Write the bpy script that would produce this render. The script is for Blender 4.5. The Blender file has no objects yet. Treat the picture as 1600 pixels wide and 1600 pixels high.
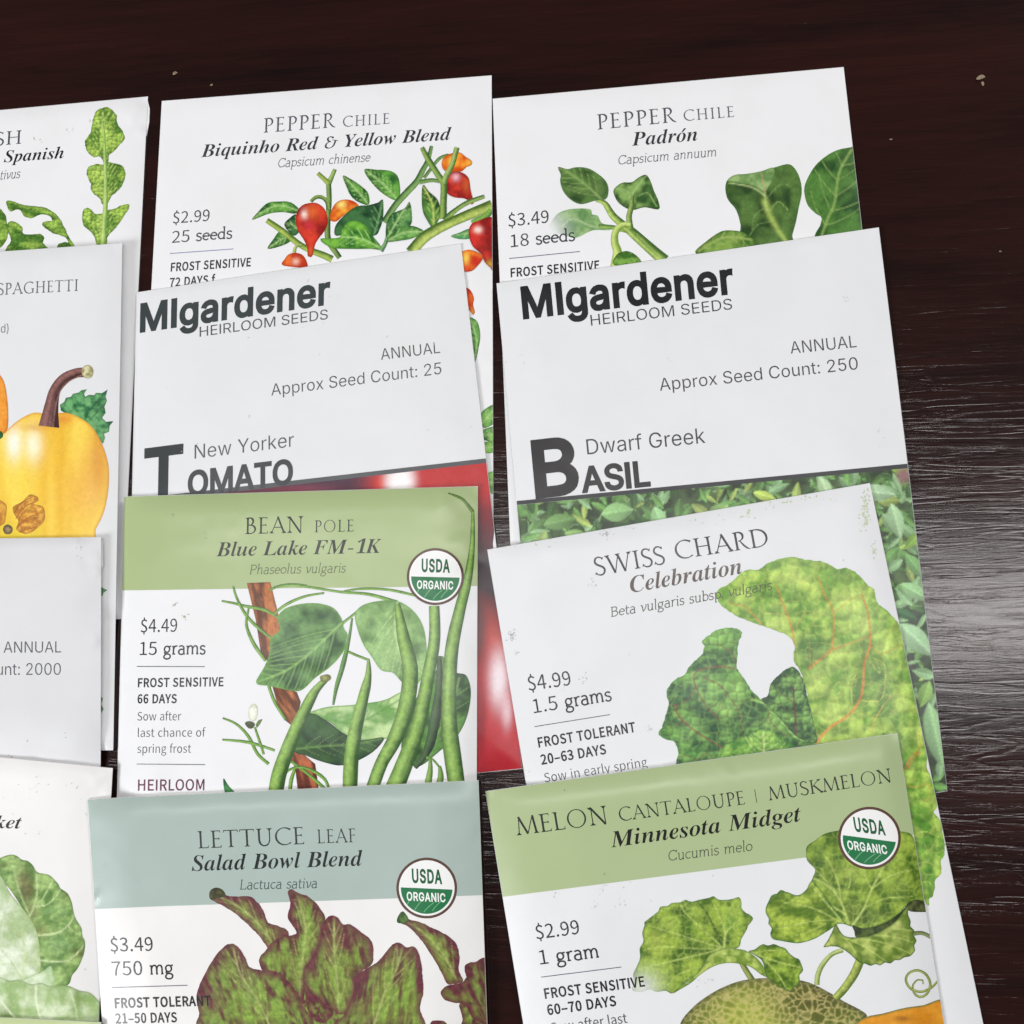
import bpy, math
import numpy as np
from mathutils import Matrix, Vector
from mathutils.geometry import delaunay_2d_cdt

S = bpy.context.scene
COL = S.collection

# ------------------------------------------------------------------ camera
CAM_H = 0.323                      # metres above the table top
FOC = 1700.0                       # focal length in photo pixels (1600 px wide)
PITCH, ROLL = math.radians(11.15), math.radians(6.68)
_ca, _sa, _cb, _sb = math.cos(PITCH), math.sin(PITCH), math.cos(ROLL), math.sin(ROLL)
RX = np.array([[1, 0, 0], [0, _ca, -_sa], [0, _sa, _ca]])
RY = np.array([[_cb, 0, _sb], [0, 1, 0], [-_sb, 0, _cb]])
RM = RY @ RX
cd = bpy.data.cameras.new('camera')
cam = bpy.data.objects.new('camera', cd)
COL.objects.link(cam)
cd.sensor_width = 36.0
cd.sensor_height = 36.0
cd.lens = 36.0 * FOC / 1600.0
cd.clip_start = 0.01
cd.clip_end = 50.0
M4 = Matrix([list(RM[i]) + [0.0] for i in range(3)] + [[0, 0, 0, 1]])
cam.matrix_world = Matrix.Translation((0, 0, CAM_H)) @ M4
S.camera = cam


def px2n(p):
    """photo pixel -> direction below the camera, per metre of depth"""
    p = np.asarray(p, float)
    d = np.stack([p[..., 0] - 800, -(p[..., 1] - 800), np.full(p.shape[:-1], -FOC)], -1) @ RM.T
    return d[..., :2] / -d[..., 2:3]


def n2px(n):
    n = np.asarray(n, float)
    d = np.stack([n[..., 0], n[..., 1], -np.ones(n.shape[:-1])], -1) @ RM
    return np.stack([800 + d[..., 0] / -d[..., 2] * FOC, 800 - d[..., 1] / -d[..., 2] * FOC], -1)


# ------------------------------------------------------------------ light
W = bpy.data.worlds.new("World")
S.world = W
W.use_nodes = True
bg = W.node_tree.nodes['Background']
bg.inputs[0].default_value = (0.93, 0.96, 1.0, 1)
bg.inputs[1].default_value = 0.07


def area(name, loc, target, sx, sy, power, color=(1, 1, 1), rot=None):
    l = bpy.data.lights.new(name, 'AREA')
    l.shape = 'RECTANGLE'
    l.size, l.size_y = sx, sy
    l.energy = power
    l.color = color
    o = bpy.data.objects.new(name, l)
    COL.objects.link(o)
    o.location = loc
    d = Vector(target) - Vector(loc)
    o.rotation_euler = d.to_track_quat('-Z', 'Y').to_euler()
    return o


def mirror_point(pxy, dist):
    """where the table's mirror reflection seen at a photo pixel comes from"""
    n = px2n(np.array(pxy, float))
    p = np.array([n[0] * CAM_H, n[1] * CAM_H, 0.0])
    d = np.array([n[0], n[1], 1.0])
    d /= np.linalg.norm(d)
    return p + d * dist


# long ceiling panel whose mirror image lies across the wood, right of the packets
_p = mirror_point((1050, 968), 1.75)
area('ceiling_light', _p, (_p[0], _p[1], 0.0), 2.2, 0.14, 14.5, (1.0, 0.98, 0.975))
# soft light from low on the left, on the viewer's side of the table, and a fill added from the far right to lift the whites
area('window_light', (-1.55, -1.0, 1.25), (0.0, 0.05, 0.0), 0.8, 0.7, 38.0, (0.97, 0.98, 1.0))
area('side_light', (1.75, 1.85, 1.2), (0.0, 0.15, 0.0), 0.8, 0.8, 32.0, (1.0, 0.99, 0.98))
EXPOSURE = 0.09

S.view_settings.view_transform = 'Standard'
S.view_settings.look = 'None'
S.view_settings.exposure = EXPOSURE
S.view_settings.gamma = 1.0

# ------------------------------------------------------------------ helpers
rng = np.random.RandomState(7)
_LAT = np.random.RandomState(3).rand(64, 64)


def vnoise(x, y):
    xi = np.floor(x).astype(int)
    yi = np.floor(y).astype(int)
    fx, fy = x - xi, y - yi
    fx = fx * fx * (3 - 2 * fx)
    fy = fy * fy * (3 - 2 * fy)
    a = _LAT[xi % 64, yi % 64]
    b = _LAT[(xi + 1) % 64, yi % 64]
    c = _LAT[xi % 64, (yi + 1) % 64]
    d = _LAT[(xi + 1) % 64, (yi + 1) % 64]
    return (a * (1 - fx) + b * fx) * (1 - fy) + (c * (1 - fx) + d * fx) * fy


def fbm(x, y, o=3):
    s, a, t = 0, 1.0, 0
    for k in range(o):
        s = s + a * vnoise(x * 2 ** k + 17.3 * k, y * 2 ** k + 5.1 * k)
        t += a
        a *= 0.55
    return s / t


def cells(x, y, seed=0):
    """distance to the nearest and second nearest point of a jittered grid"""
    xi, yi = np.floor(x).astype(int), np.floor(y).astype(int)
    d1 = np.full(x.shape, 9.0)
    d2 = np.full(x.shape, 9.0)
    for i in (-1, 0, 1):
        for j in (-1, 0, 1):
            a, b = xi + i, yi + j
            px = a + 0.15 + 0.7 * _LAT[(a + seed) % 64, b % 64]
            py = b + 0.15 + 0.7 * _LAT[(b + 31) % 64, (a + seed + 7) % 64]
            d = np.hypot(x - px, y - py)
            d2 = np.minimum(d2, np.maximum(d, d1))
            d1 = np.minimum(d1, d)
    return d1, d2


def lin(c):
    c = np.asarray(c, float) / 255.0
    return np.where(c <= 0.04045, c / 12.92, ((c + 0.055) / 1.055) ** 2.4)


def seg_dist(P, L):
    """distance of points P to polyline L, with signed side and arc parameter 0..1"""
    L = np.asarray(L, float)
    best = np.full(len(P), 1e9)
    side = np.ones(len(P))
    par = np.zeros(len(P))
    ln = np.linalg.norm(np.diff(L, axis=0), axis=1)
    tot = max(ln.sum(), 1e-9)
    acc = 0
    for a, b, l in zip(L[:-1], L[1:], ln):
        if l < 1e-9:
            continue
        d = b - a
        t = np.clip(((P - a) @ d) / (l * l), 0, 1)
        q = a + t[:, None] * d
        e = P - q
        r = np.hypot(e[:, 0], e[:, 1])
        m = r < best
        best[m] = r[m]
        side[m] = np.sign(d[0] * (P[m, 1] - a[1]) - d[1] * (P[m, 0] - a[0]))
        par[m] = (acc + t[m] * l) / tot
        acc += l
    return best, side, par


def inside(P, poly):
    x, y = P[:, 0], P[:, 1]
    c = np.zeros(len(P), int)
    q = np.roll(poly, -1, axis=0)
    for (x0, y0), (x1, y1) in zip(poly, q):
        if y0 == y1:
            continue
        up = (y0 <= y) & (y1 > y)
        dn = (y1 <= y) & (y0 > y)
        s = (x1 - x0) * (y - y0) - (x - x0) * (y1 - y0)
        c += (up & (s > 0)).astype(int) - (dn & (s < 0)).astype(int)
    return c


def smooth_poly(pts, closed=True, step=3.0):
    """Catmull-Rom through the points"""
    P = np.asarray(pts, float)
    n = len(P)
    out = []
    rngi = range(n) if closed else range(n - 1)
    for i in rngi:
        if closed:
            p0, p1, p2, p3 = P[(i - 1) % n], P[i], P[(i + 1) % n], P[(i + 2) % n]
        else:
            p0, p1, p2, p3 = P[max(i - 1, 0)], P[i], P[i + 1], P[min(i + 2, n - 1)]
        k = max(1, int(np.linalg.norm(p2 - p1) / step))
        for j in range(k):
            t = j / k
            out.append(0.5 * ((2 * p1) + (-p0 + p2) * t + (2 * p0 - 5 * p1 + 4 * p2 - p3) * t * t + (-p0 + 3 * p1 - 3 * p2 + p3) * t ** 3))
    if not closed:
        out.append(P[-1])
    return np.array(out)


def densify(c, step):
    out = []
    for a, b in zip(c, np.roll(c, -1, 0)):
        k = max(1, int(np.linalg.norm(b - a) / step))
        out += [a + (b - a) * j / k for j in range(k)]
    return np.array(out)


def triangulate(contours, spacing=None, jit=0.0):
    """fill closed contours (nonzero winding) -> verts, tris"""
    V, E = [], []
    for c in contours:
        k = len(V)
        V += [tuple(p) for p in c]
        E += [(k + i, k + (i + 1) % len(c)) for i in range(len(c))]
    A = np.concatenate(contours)
    if spacing:
        lo, hi = A.min(0), A.max(0)
        xs = np.arange(lo[0] + spacing * 0.5, hi[0], spacing)
        ys = np.arange(lo[1] + spacing * 0.43, hi[1], spacing * 0.866)
        if len(xs) and len(ys):
            gx, gy = np.meshgrid(xs, ys)
            gx = gx + (np.arange(len(ys)) % 2)[:, None] * spacing * 0.5
            G = np.stack([gx.ravel(), gy.ravel()], 1)
            w = sum(inside(G, np.asarray(c)) for c in contours)
            G = G[w != 0]
            if len(G):
                dm = np.full(len(G), 1e9)
                for c in contours:
                    c = np.asarray(c)
                    cc = np.vstack([c, c[:1]])
                    # thin out near the outline, cheap nearest-vertex test in chunks
                    for s in range(0, len(cc), 64):
                        d = np.hypot(G[:, None, 0] - cc[None, s:s + 64, 0], G[:, None, 1] - cc[None, s:s + 64, 1]).min(1)
                        dm = np.minimum(dm, d)
                V += [tuple(p) for p in G[dm > spacing * 0.5]]
    vo, _, fo, _, _, _ = delaunay_2d_cdt([Vector(v) for v in V], E, [], 0, 1e-5, False)
    vo = np.array([(v[0], v[1]) for v in vo])
    tri = []
    for f in fo:
        for j in range(1, len(f) - 1):
            tri.append((f[0], f[j], f[j + 1]))
    tri = np.array(tri, int).reshape(-1, 3)
    cen = vo[tri].mean(1)
    w = sum(inside(cen, np.asarray(c)) for c in contours)
    tri = tri[w != 0]
    used, inv = np.unique(tri.ravel(), return_inverse=True)
    return vo[used], inv.reshape(-1, 3)


# ------------------------------------------------------------------ materials
def nodes(name):
    m = bpy.data.materials.new(name)
    m.use_nodes = True
    nt = m.node_tree
    return m, nt, nt.nodes['Principled BSDF'], nt.nodes, nt.links


def paper_relief(N, L, b, strength=0.12, r0=0.27, r1=0.36):
    tc = N.new('ShaderNodeTexCoord')
    n1 = N.new('ShaderNodeTexNoise')
    n1.inputs['Scale'].default_value = 2600
    n1.inputs['Detail'].default_value = 2
    n2 = N.new('ShaderNodeTexNoise')
    n2.inputs['Scale'].default_value = 60
    n2.inputs['Detail'].default_value = 3
    L.new(tc.outputs['Object'], n1.inputs['Vector'])
    L.new(tc.outputs['Object'], n2.inputs['Vector'])
    mx = N.new('ShaderNodeMath')
    mx.operation = 'MULTIPLY_ADD'
    mx.inputs[1].default_value = 14.0
    L.new(n2.outputs[0], mx.inputs[0])
    L.new(n1.outputs[0], mx.inputs[2])
    bp = N.new('ShaderNodeBump')
    bp.inputs['Strength'].default_value = strength
    bp.inputs['Distance'].default_value = 0.00005
    L.new(mx.outputs[0], bp.inputs['Height'])
    L.new(bp.outputs[0], b.inputs['Normal'])
    rr = N.new('ShaderNodeMapRange')
    rr.inputs['From Min'].default_value = 0.3
    rr.inputs['From Max'].default_value = 0.7
    rr.inputs['To Min'].default_value = r0
    rr.inputs['To Max'].default_value = r1
    L.new(n2.outputs[0], rr.inputs[0])
    L.new(rr.outputs[0], b.inputs['Roughness'])
    return tc


def paper_material(name, c):
    m, nt, b, N, L = nodes(name)
    tc = paper_relief(N, L, b, 0.14, 0.36, 0.45)
    n = N.new('ShaderNodeTexNoise')
    n.inputs['Scale'].default_value = 35
    n.inputs['Detail'].default_value = 5
    n.inputs['Roughness'].default_value = 0.6
    L.new(tc.outputs['Object'], n.inputs['Vector'])
    r = N.new('ShaderNodeValToRGB')
    c = np.asarray(c, float)
    r.color_ramp.elements[0].position = 0.30
    r.color_ramp.elements[0].color = (*(c * np.array([0.965, 0.968, 0.955])), 1)
    r.color_ramp.elements[1].position = 0.55
    r.color_ramp.elements[1].color = (*c, 1)
    L.new(n.outputs[0], r.inputs[0])
    L.new(r.outputs[0], b.inputs['Base Color'])
    b.inputs['Specular IOR Level'].default_value = 0.38
    return m


def ink_material():
    m, nt, b, N, L = nodes('printed ink on coated paper')
    paper_relief(N, L, b)
    a = N.new('ShaderNodeAttribute')
    a.attribute_name = 'col'
    L.new(a.outputs['Color'], b.inputs['Base Color'])
    b.inputs['Specular IOR Level'].default_value = 0.42
    return m


INK = ink_material()
PAPER = paper_material('coated white paper', (0.80, 0.80, 0.81))
PAPER_WARM = paper_material('coated ivory paper', (0.80, 0.79, 0.775))
PAPER_MATT = paper_material('greyish white paper', (0.74, 0.745, 0.755))
PAPER_GREY = paper_material('cool grey white paper', (0.68, 0.68, 0.695))


def make_obj(name, verts, faces, mat, parent=None, col=None, nor=None):
    me = bpy.data.meshes.new(name)
    faces = np.asarray(faces)
    verts = np.asarray(verts, np.float32)
    k = faces.shape[1]
    me.vertices.add(len(verts))
    me.vertices.foreach_set('co', verts.ravel())
    me.loops.add(faces.size)
    me.loops.foreach_set('vertex_index', faces.ravel().astype(np.int32))
    me.polygons.add(len(faces))
    me.polygons.foreach_set('loop_start', np.arange(0, faces.size, k, dtype=np.int32))
    me.update(calc_edges=True)
    me.validate()
    me.polygons.foreach_set('use_smooth', np.ones(len(me.polygons), bool))
    if col is not None:
        a = me.attributes.new('col', 'FLOAT_COLOR', 'POINT')
        cc = np.concatenate([col, np.ones((len(col), 1))], 1).astype(np.float32)
        a.data.foreach_set('color', cc.ravel())
    if nor is not None:
        me.normals_split_custom_set_from_vertices([tuple(v) for v in nor])
    me.materials.append(mat)
    o = bpy.data.objects.new(name, me)
    COL.objects.link(o)
    if parent is not None:
        o.parent = parent
    return o


# ------------------------------------------------------------------ packets
HRES = 0.0025
HX0, HY0, HNX, HNY = -0.95, -1.35, 720, 860
HMAP = np.zeros((HNY, HNX))          # height of the pile so far
hx, hy = np.meshgrid(HX0 + HRES * np.arange(HNX), HY0 + HRES * np.arange(HNY))
HPTS = np.stack([hx.ravel(), hy.ravel()], 1)


def bil(A, fx, fy):
    fx = np.clip(fx, 0, A.shape[1] - 1.001)
    fy = np.clip(fy, 0, A.shape[0] - 1.001)
    xi, yi = fx.astype(int), fy.astype(int)
    tx, ty = fx - xi, fy - yi
    if A.ndim == 3:
        tx, ty = tx[..., None], ty[..., None]
    return (A[yi, xi] * (1 - tx) + A[yi, xi + 1] * tx) * (1 - ty) + (A[yi + 1, xi] * (1 - tx) + A[yi + 1, xi + 1] * tx) * ty


def trilerp(A, fx, fy):
    """same as the front sheet's own triangles (diagonal from lower left to upper right)"""
    fx = np.clip(fx, 0, A.shape[1] - 1.001)
    fy = np.clip(fy, 0, A.shape[0] - 1.001)
    xi, yi = fx.astype(int), fy.astype(int)
    tx, ty = fx - xi, fy - yi
    a, b, c, d = A[yi, xi], A[yi, xi + 1], A[yi + 1, xi], A[yi + 1, xi + 1]
    return np.where(tx + ty <= 1, a + (b - a) * tx + (c - a) * ty, d + (c - d) * (1 - tx) + (b - d) * (1 - ty))


def homog(src, dst):
    A, B = [], []
    for (x, y), (u, v) in zip(src, dst):
        A.append([x, y, 1, 0, 0, 0, -u * x, -u * y]); B.append(u)
        A.append([0, 0, 0, x, y, 1, -v * x, -v * y]); B.append(v)
    h = np.linalg.solve(np.array(A, float), np.array(B, float))
    return np.append(h, 1).reshape(3, 3)


def happly(Hm, p):
    p = np.asarray(p, float)
    q = np.concatenate([p, np.ones(p.shape[:-1] + (1,))], -1) @ Hm.T
    return q[..., :2] / q[..., 2:3]


class Packet:
    NU, NV = 112, 156

    def __init__(self, name, label, tl, tr, bl, br, thick, mat=None, length=None, creases=(), wav=0.10, seed=0,
                 fold=6.0, group='paper seed packets laid out in overlapping columns', edge=0.35, lumps=(), kg=0.0014):
        q = px2n(np.array([tl, tr, br, bl], float))
        TL, TR, BR, BL = q
        if length is not None:      # corners hidden or outside the picture: carry the side edges on
            BL = TL + (BL - TL) / np.linalg.norm(BL - TL) * length
            BR = TR + (BR - TR) / np.linalg.norm(BR - TR) * length
        self.q = np.array([TL, TR, BR, BL])
        self.H = homog([(0, 0), (1, 0), (1, 1), (0, 1)], self.q)
        self.Hi = np.linalg.inv(self.H)
        NU, NV = self.NU, self.NV
        u, v = np.meshgrid(np.linspace(0, 1, NU + 1), np.linspace(0, 1, NV + 1))
        # finer rows near the rim
        f = lambda t: t + 0.0 * t
        uv = np.stack([u, v], -1)
        n = happly(self.H, uv)
        self.n = n
        fx, fy = (n[..., 0] - HX0) / HRES, (n[..., 1] - HY0) / HRES
        H0 = bil(HMAP, fx, fy)
        b = H0.copy()
        for it in range(1300):
            p = np.pad(b, 1, mode='edge')
            a = 0.25 * (p[1:-1, :-2] + p[1:-1, 2:] + p[:-2, 1:-1] + p[2:, 1:-1])
            b = np.maximum(H0, a - kg)
        b = b + 0.16
        wmm = np.linalg.norm(TR - TL) * CAM_H * 1000
        lmm = np.linalg.norm(BL - TL) * CAM_H * 1000
        X, Y = u * wmm, v * lmm
        d = np.minimum(np.minimum(X, wmm - X), (lmm - Y))
        sm = lambda t: np.clip(t, 0, 1) ** 2 * (3 - 2 * np.clip(t, 0, 1))
        side = 1 - (1 - np.clip(d / 14.0, 0, 1)) ** 2
        top = 1 - (1 - np.clip(Y / fold, 0, 1)) ** 2
        th = edge + (thick - edge) * side * (0.35 + 0.65 * top)
        rnd = np.random.RandomState(seed)
        o1, o2 = rnd.rand(2) * 40
        th = th + wav * (fbm(X / 22 + o1, Y / 26 + o2, 2) - 0.5) * 2 * np.minimum(1, d / 4)
        th = th + wav * 0.28 * (fbm(X / 7 + o2, Y / 7 + o1, 2) - 0.5) * 2 * np.minimum(1, d / 4)
        for (x, y, r, a) in lumps:                    # seeds pushing up under the paper, in photo pixels
            c = happly(self.Hi, px2n((x, y)))
            th = th + a * np.exp(-(((X - c[0] * wmm) ** 2 + (Y - c[1] * lmm) ** 2) / (r * r)))
        for (x0, y0, x1, y1, a, w) in creases:        # creases, in photo pixels
            c0 = happly(self.Hi, px2n((x0, y0))) * [wmm, lmm]
            c1 = happly(self.Hi, px2n((x1, y1))) * [wmm, lmm]
            P = np.stack([X.ravel(), Y.ravel()], 1)
            r, s, t = seg_dist(P, [c0, c1])
            e = np.minimum(1, 4 * np.minimum(t + 0.02, 1.02 - t))
            th = th + (a * np.exp(-(r / (1.5 * w)) ** 2) * e).reshape(X.shape)
        P = np.stack([X.ravel(), Y.ravel()], 1)
        for k in range(16):                           # handling dents along the edges and corners
            s_, t_ = rnd.randint(4), rnd.rand()
            if k < 6:
                t_ = rnd.choice([0.0, 1.0]) + rnd.uniform(-.06, .06)
                t_ = min(max(t_, 0.01), 0.99)
            e0 = np.array([(t_ * wmm, 0), (wmm, t_ * lmm * .8), (0, t_ * lmm * .8), (t_ * wmm, 0)][s_])
            inw = np.array([(0, 1), (-1, 0), (1, 0), (0, 1)][s_]) + rnd.randn(2) * .7
            e1 = e0 + inw / np.linalg.norm(inw) * rnd.uniform(3, 13)
            r, s, t = seg_dist(P, [e0, e1])
            a_ = rnd.choice([-1, 1]) * rnd.uniform(.05, .17)
            th = th + (a_ * np.exp(-(r / rnd.uniform(1.3, 2.6)) ** 2) * (1 - t)).reshape(X.shape)
        th = np.maximum(th, 0.12)
        self.th = th
        z = b + th
        self.z = z
        self.b = b
        # add to the pile
        uvh = happly(self.Hi, HPTS)
        m = (uvh[:, 0] >= 0) & (uvh[:, 0] <= 1) & (uvh[:, 1] >= 0) & (uvh[:, 1] <= 1)
        zz = bil(z, uvh[m, 0] * NU, uvh[m, 1] * NV)
        hf = HMAP.ravel()
        hf[m] = np.maximum(hf[m], zz)
        # geometry
        def xyz(n, z):
            return np.concatenate([n * (CAM_H - z[..., None] / 1000), z[..., None] / 1000], -1)
        F = xyz(n, z)
        B = xyz(n, b)
        self.F = F
        du = np.gradient(F, axis=1)
        dv = np.gradient(F, axis=0)
        nn = np.cross(dv, du)
        nn /= np.linalg.norm(nn, axis=-1, keepdims=True)
        nn[nn[..., 2] < 0] *= -1
        self.nn = nn
        c = F[NV // 2, NU // 2].copy()
        c[2] = B[..., 2].min()
        root = bpy.data.objects.new(name, None)
        root.empty_display_size = 0.02
        COL.objects.link(root)
        root.location = c
        root['label'] = label
        root['category'] = 'seed packet'
        root['group'] = group
        self.root = root
        self.c = c
        mat = mat or PAPER
        self.mat = mat
        ix = np.arange((NU + 1) * (NV + 1)).reshape(NV + 1, NU + 1)
        quads = np.stack([ix[:-1, :-1], ix[1:, :-1], ix[1:, 1:], ix[:-1, 1:]], -1).reshape(-1, 4)
        tris = np.concatenate([quads[:, [0, 1, 3]], quads[:, [1, 2, 3]]])
        make_obj('front_panel', (F - c).reshape(-1, 3), tris, mat, root, nor=nn.reshape(-1, 3))
        self.occ = np.zeros((260, 200), int)
        # back sheet with the folded rim
        rim = np.concatenate([ix[0, :], ix[1:, -1], ix[-1, -2::-1], ix[-2:0:-1, 0]])
        Fr = (F - c).reshape(-1, 3)[rim]
        Br = (B - c).reshape(-1, 3)[rim]
        nb = len(ix.ravel())
        cen = np.array([0, 0, 0])
        outv = Fr[:, :2] - (F.reshape(-1, 3)[:, :2].mean(0) - c[:2])
        outv = outv / np.linalg.norm(outv, axis=1, keepdims=True) * 0.00012
        Mid = (Fr + Br) / 2
        Mid[:, :2] += outv
        V = np.concatenate([(B - c).reshape(-1, 3), Mid, Fr])
        k = len(rim)
        j = np.arange(k)
        jn = (j + 1) % k
        side1 = np.stack([rim[j], rim[jn], nb + jn, nb + j], -1)
        side2 = np.stack([nb + j, nb + jn, nb + k + jn, nb + k + j], -1)
        make_obj('back_panel', V, np.concatenate([quads[:, ::-1], side1, side2]), mat, root)
        self.layer = 0

    def flap(self, pts, depth=0.25, name='folded_flap'):
        """paper of the folded side that shows past the front sheet; depth below the face, in mm"""
        n = px2n(np.array(pts, float))
        uv = np.clip(happly(self.Hi, n), 0, 0.9999)
        z = bil(self.z, uv[:, 0] * self.NU, uv[:, 1] * self.NV) - depth
        z = np.maximum(z, 0.3)
        top = np.concatenate([n * (CAM_H - z[:, None] / 1000), z[:, None] / 1000], 1) - self.c
        bot = top - [0, 0, 0.00022]
        k = len(pts)
        V = np.concatenate([top, bot])
        F = [(0, i, i + 1) for i in range(1, k - 1)] + [(k, k + i + 1, k + i) for i in range(1, k - 1)]
        for i in range(k):
            j = (i + 1) % k
            F += [(i, k + i, k + j), (i, k + j, j)]
        o = make_obj(name, V, F, self.mat, self.root)
        for p in o.data.polygons:
            p.use_smooth = False

    def place(self, P, lift):
        """photo pixels on this packet's printed face -> local 3-D points and normals"""
        uv = happly(self.Hi, px2n(P))
        fx, fy = uv[:, 0] * self.NU, uv[:, 1] * self.NV
        z = trilerp(self.z, fx, fy)
        n = happly(self.H, uv)
        nn = bil(self.nn, fx, fy)
        nn /= np.linalg.norm(nn, axis=1, keepdims=True)
        X = np.concatenate([n * (CAM_H - z[:, None] / 1000), z[:, None] / 1000], 1)
        return X + nn * lift - self.c, nn

    def level(self, V, C=None):
        """ink goes down in thin coats: one step above whatever is already printed there"""
        if C is not None:
            V = np.concatenate([V, C])
        uv = np.clip(happly(self.Hi, px2n(V)), 0, 0.9999)
        i, j = (uv[:, 1] * 260).astype(int), (uv[:, 0] * 200).astype(int)
        m = self.occ[i, j].max() + 1
        self.occ[i, j] = m
        for di, dj in ((1, 0), (0, 1), (-1, 0), (0, -1)):
            a, b = np.clip(i + di, 0, 259), np.clip(j + dj, 0, 199)
            self.occ[a, b] = np.maximum(self.occ[a, b], m)
        return 0.000034 + 0.000010 * m

    def clip(self, poly, m=0.0004):
        uv = happly(self.Hi, px2n(np.asarray(poly, float)))
        for ax, lim, sg in ((0, m, 1), (0, 1 - m, -1), (1, m, 1), (1, 1 - m, -1)):
            out = []
            n = len(uv)
            for i in range(n):
                a, b = uv[i], uv[(i + 1) % n]
                da, db = sg * (a[ax] - lim), sg * (b[ax] - lim)
                if da >= 0:
                    out.append(a)
                if (da >= 0) != (db >= 0):
                    t = da / (da - db)
                    out.append(a + (b - a) * t)
            if len(out) < 3:
                return None
            uv = np.array(out)
        return n2px(happly(self.H, uv))

    def put(self, name, contours, paint, spacing=3.0, parent=None, clip=True, lift=None, kind=None, label=None):
        cs = []
        for c in contours:
            if clip:
                c = self.clip(c)
            if c is not None and len(c) >= 3:
                cs.append(densify(np.asarray(c, float), 3.2) if spacing else c)
        if not cs:
            return None
        V, T = triangulate(cs, spacing)
        if not len(T):
            return None
        if callable(paint):
            col = paint(V)
        else:
            col = np.tile(lin(paint), (len(V), 1))
        if lift is None:
            lift = self.level(V)
        P, nn = self.place(V, lift)
        # keep faces looking up
        a = P[T]
        up = np.cross(a[:, 1] - a[:, 0], a[:, 2] - a[:, 0])[:, 2] < 0
        T[up] = T[up][:, ::-1]
        o = make_obj(name, P, T, INK, parent or self.root, col=np.clip(col, 0, 0.9), nor=nn)
        if kind:
            o['kind'] = kind
        if label:
            o['label'] = label
        return o

    # ---- lettering
    def text(self, s, p0, p1, cap, font='in', w=0.0, color=(40, 40, 45), name='lettering', track=0.0, slant=0.0, parent=None):
        p0, p1 = np.array(p0, float), np.array(p1, float)
        base = p1 - p0
        L = np.linalg.norm(base)
        e = base / L
        uv0 = happly(self.Hi, px2n(p0))
        up = n2px(happly(self.H, uv0 + [0, -0.02])) - n2px(happly(self.H, uv0))
        up = up / np.linalg.norm(up)
        items = layout(s, font, w, track)
        tot = items[-1][2] if items else 1
        sx = L / tot
        C = []
        for cs, x, _ in items:
            for c in cs:
                xx = (c[:, 0] + x) * sx + slant * c[:, 1] * cap
                C.append(p0 + xx[:, None] * e + (c[:, 1] * cap)[:, None] * up)
        # glyph by glyph triangulation, one mesh
        VV, TT = [], []
        k = 0
        for cs, x, _ in items:
            if not cs:
                continue
            G = []
            for c in cs:
                xx = (c[:, 0] + x) * sx + slant * c[:, 1] * cap
                g = p0 + xx[:, None] * e + (c[:, 1] * cap)[:, None] * up
                G.append(densify(g, 4.5))
            uvg = happly(self.Hi, px2n(np.concatenate(G)))
            if uvg.min() < 0.0 or uvg.max() > 1.0:
                G2 = [self.clip(g) for g in G]
                G = [g for g in G2 if g is not None and len(g) > 2]
                if not G:
                    continue
            V, T = triangulate(G, 5.0 if cap > 16 else None)
            if len(T) == 0:
                continue
            VV.append(V)
            TT.append(T + k)
            k += len(V)
        if not VV:
            return None
        V, T = np.concatenate(VV), np.concatenate(TT)
        P, nn = self.place(V, self.level(V, V[T].mean(1)))
        a = P[T]
        upf = np.cross(a[:, 1] - a[:, 0], a[:, 2] - a[:, 0])[:, 2] < 0
        T[upf] = T[upf][:, ::-1]
        return make_obj(name, P, T, INK, parent or self.root, col=np.tile(lin(np.array(color) * (0.8 if max(color) < 200 else 1.0)), (len(V), 1)), nor=nn)


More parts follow.
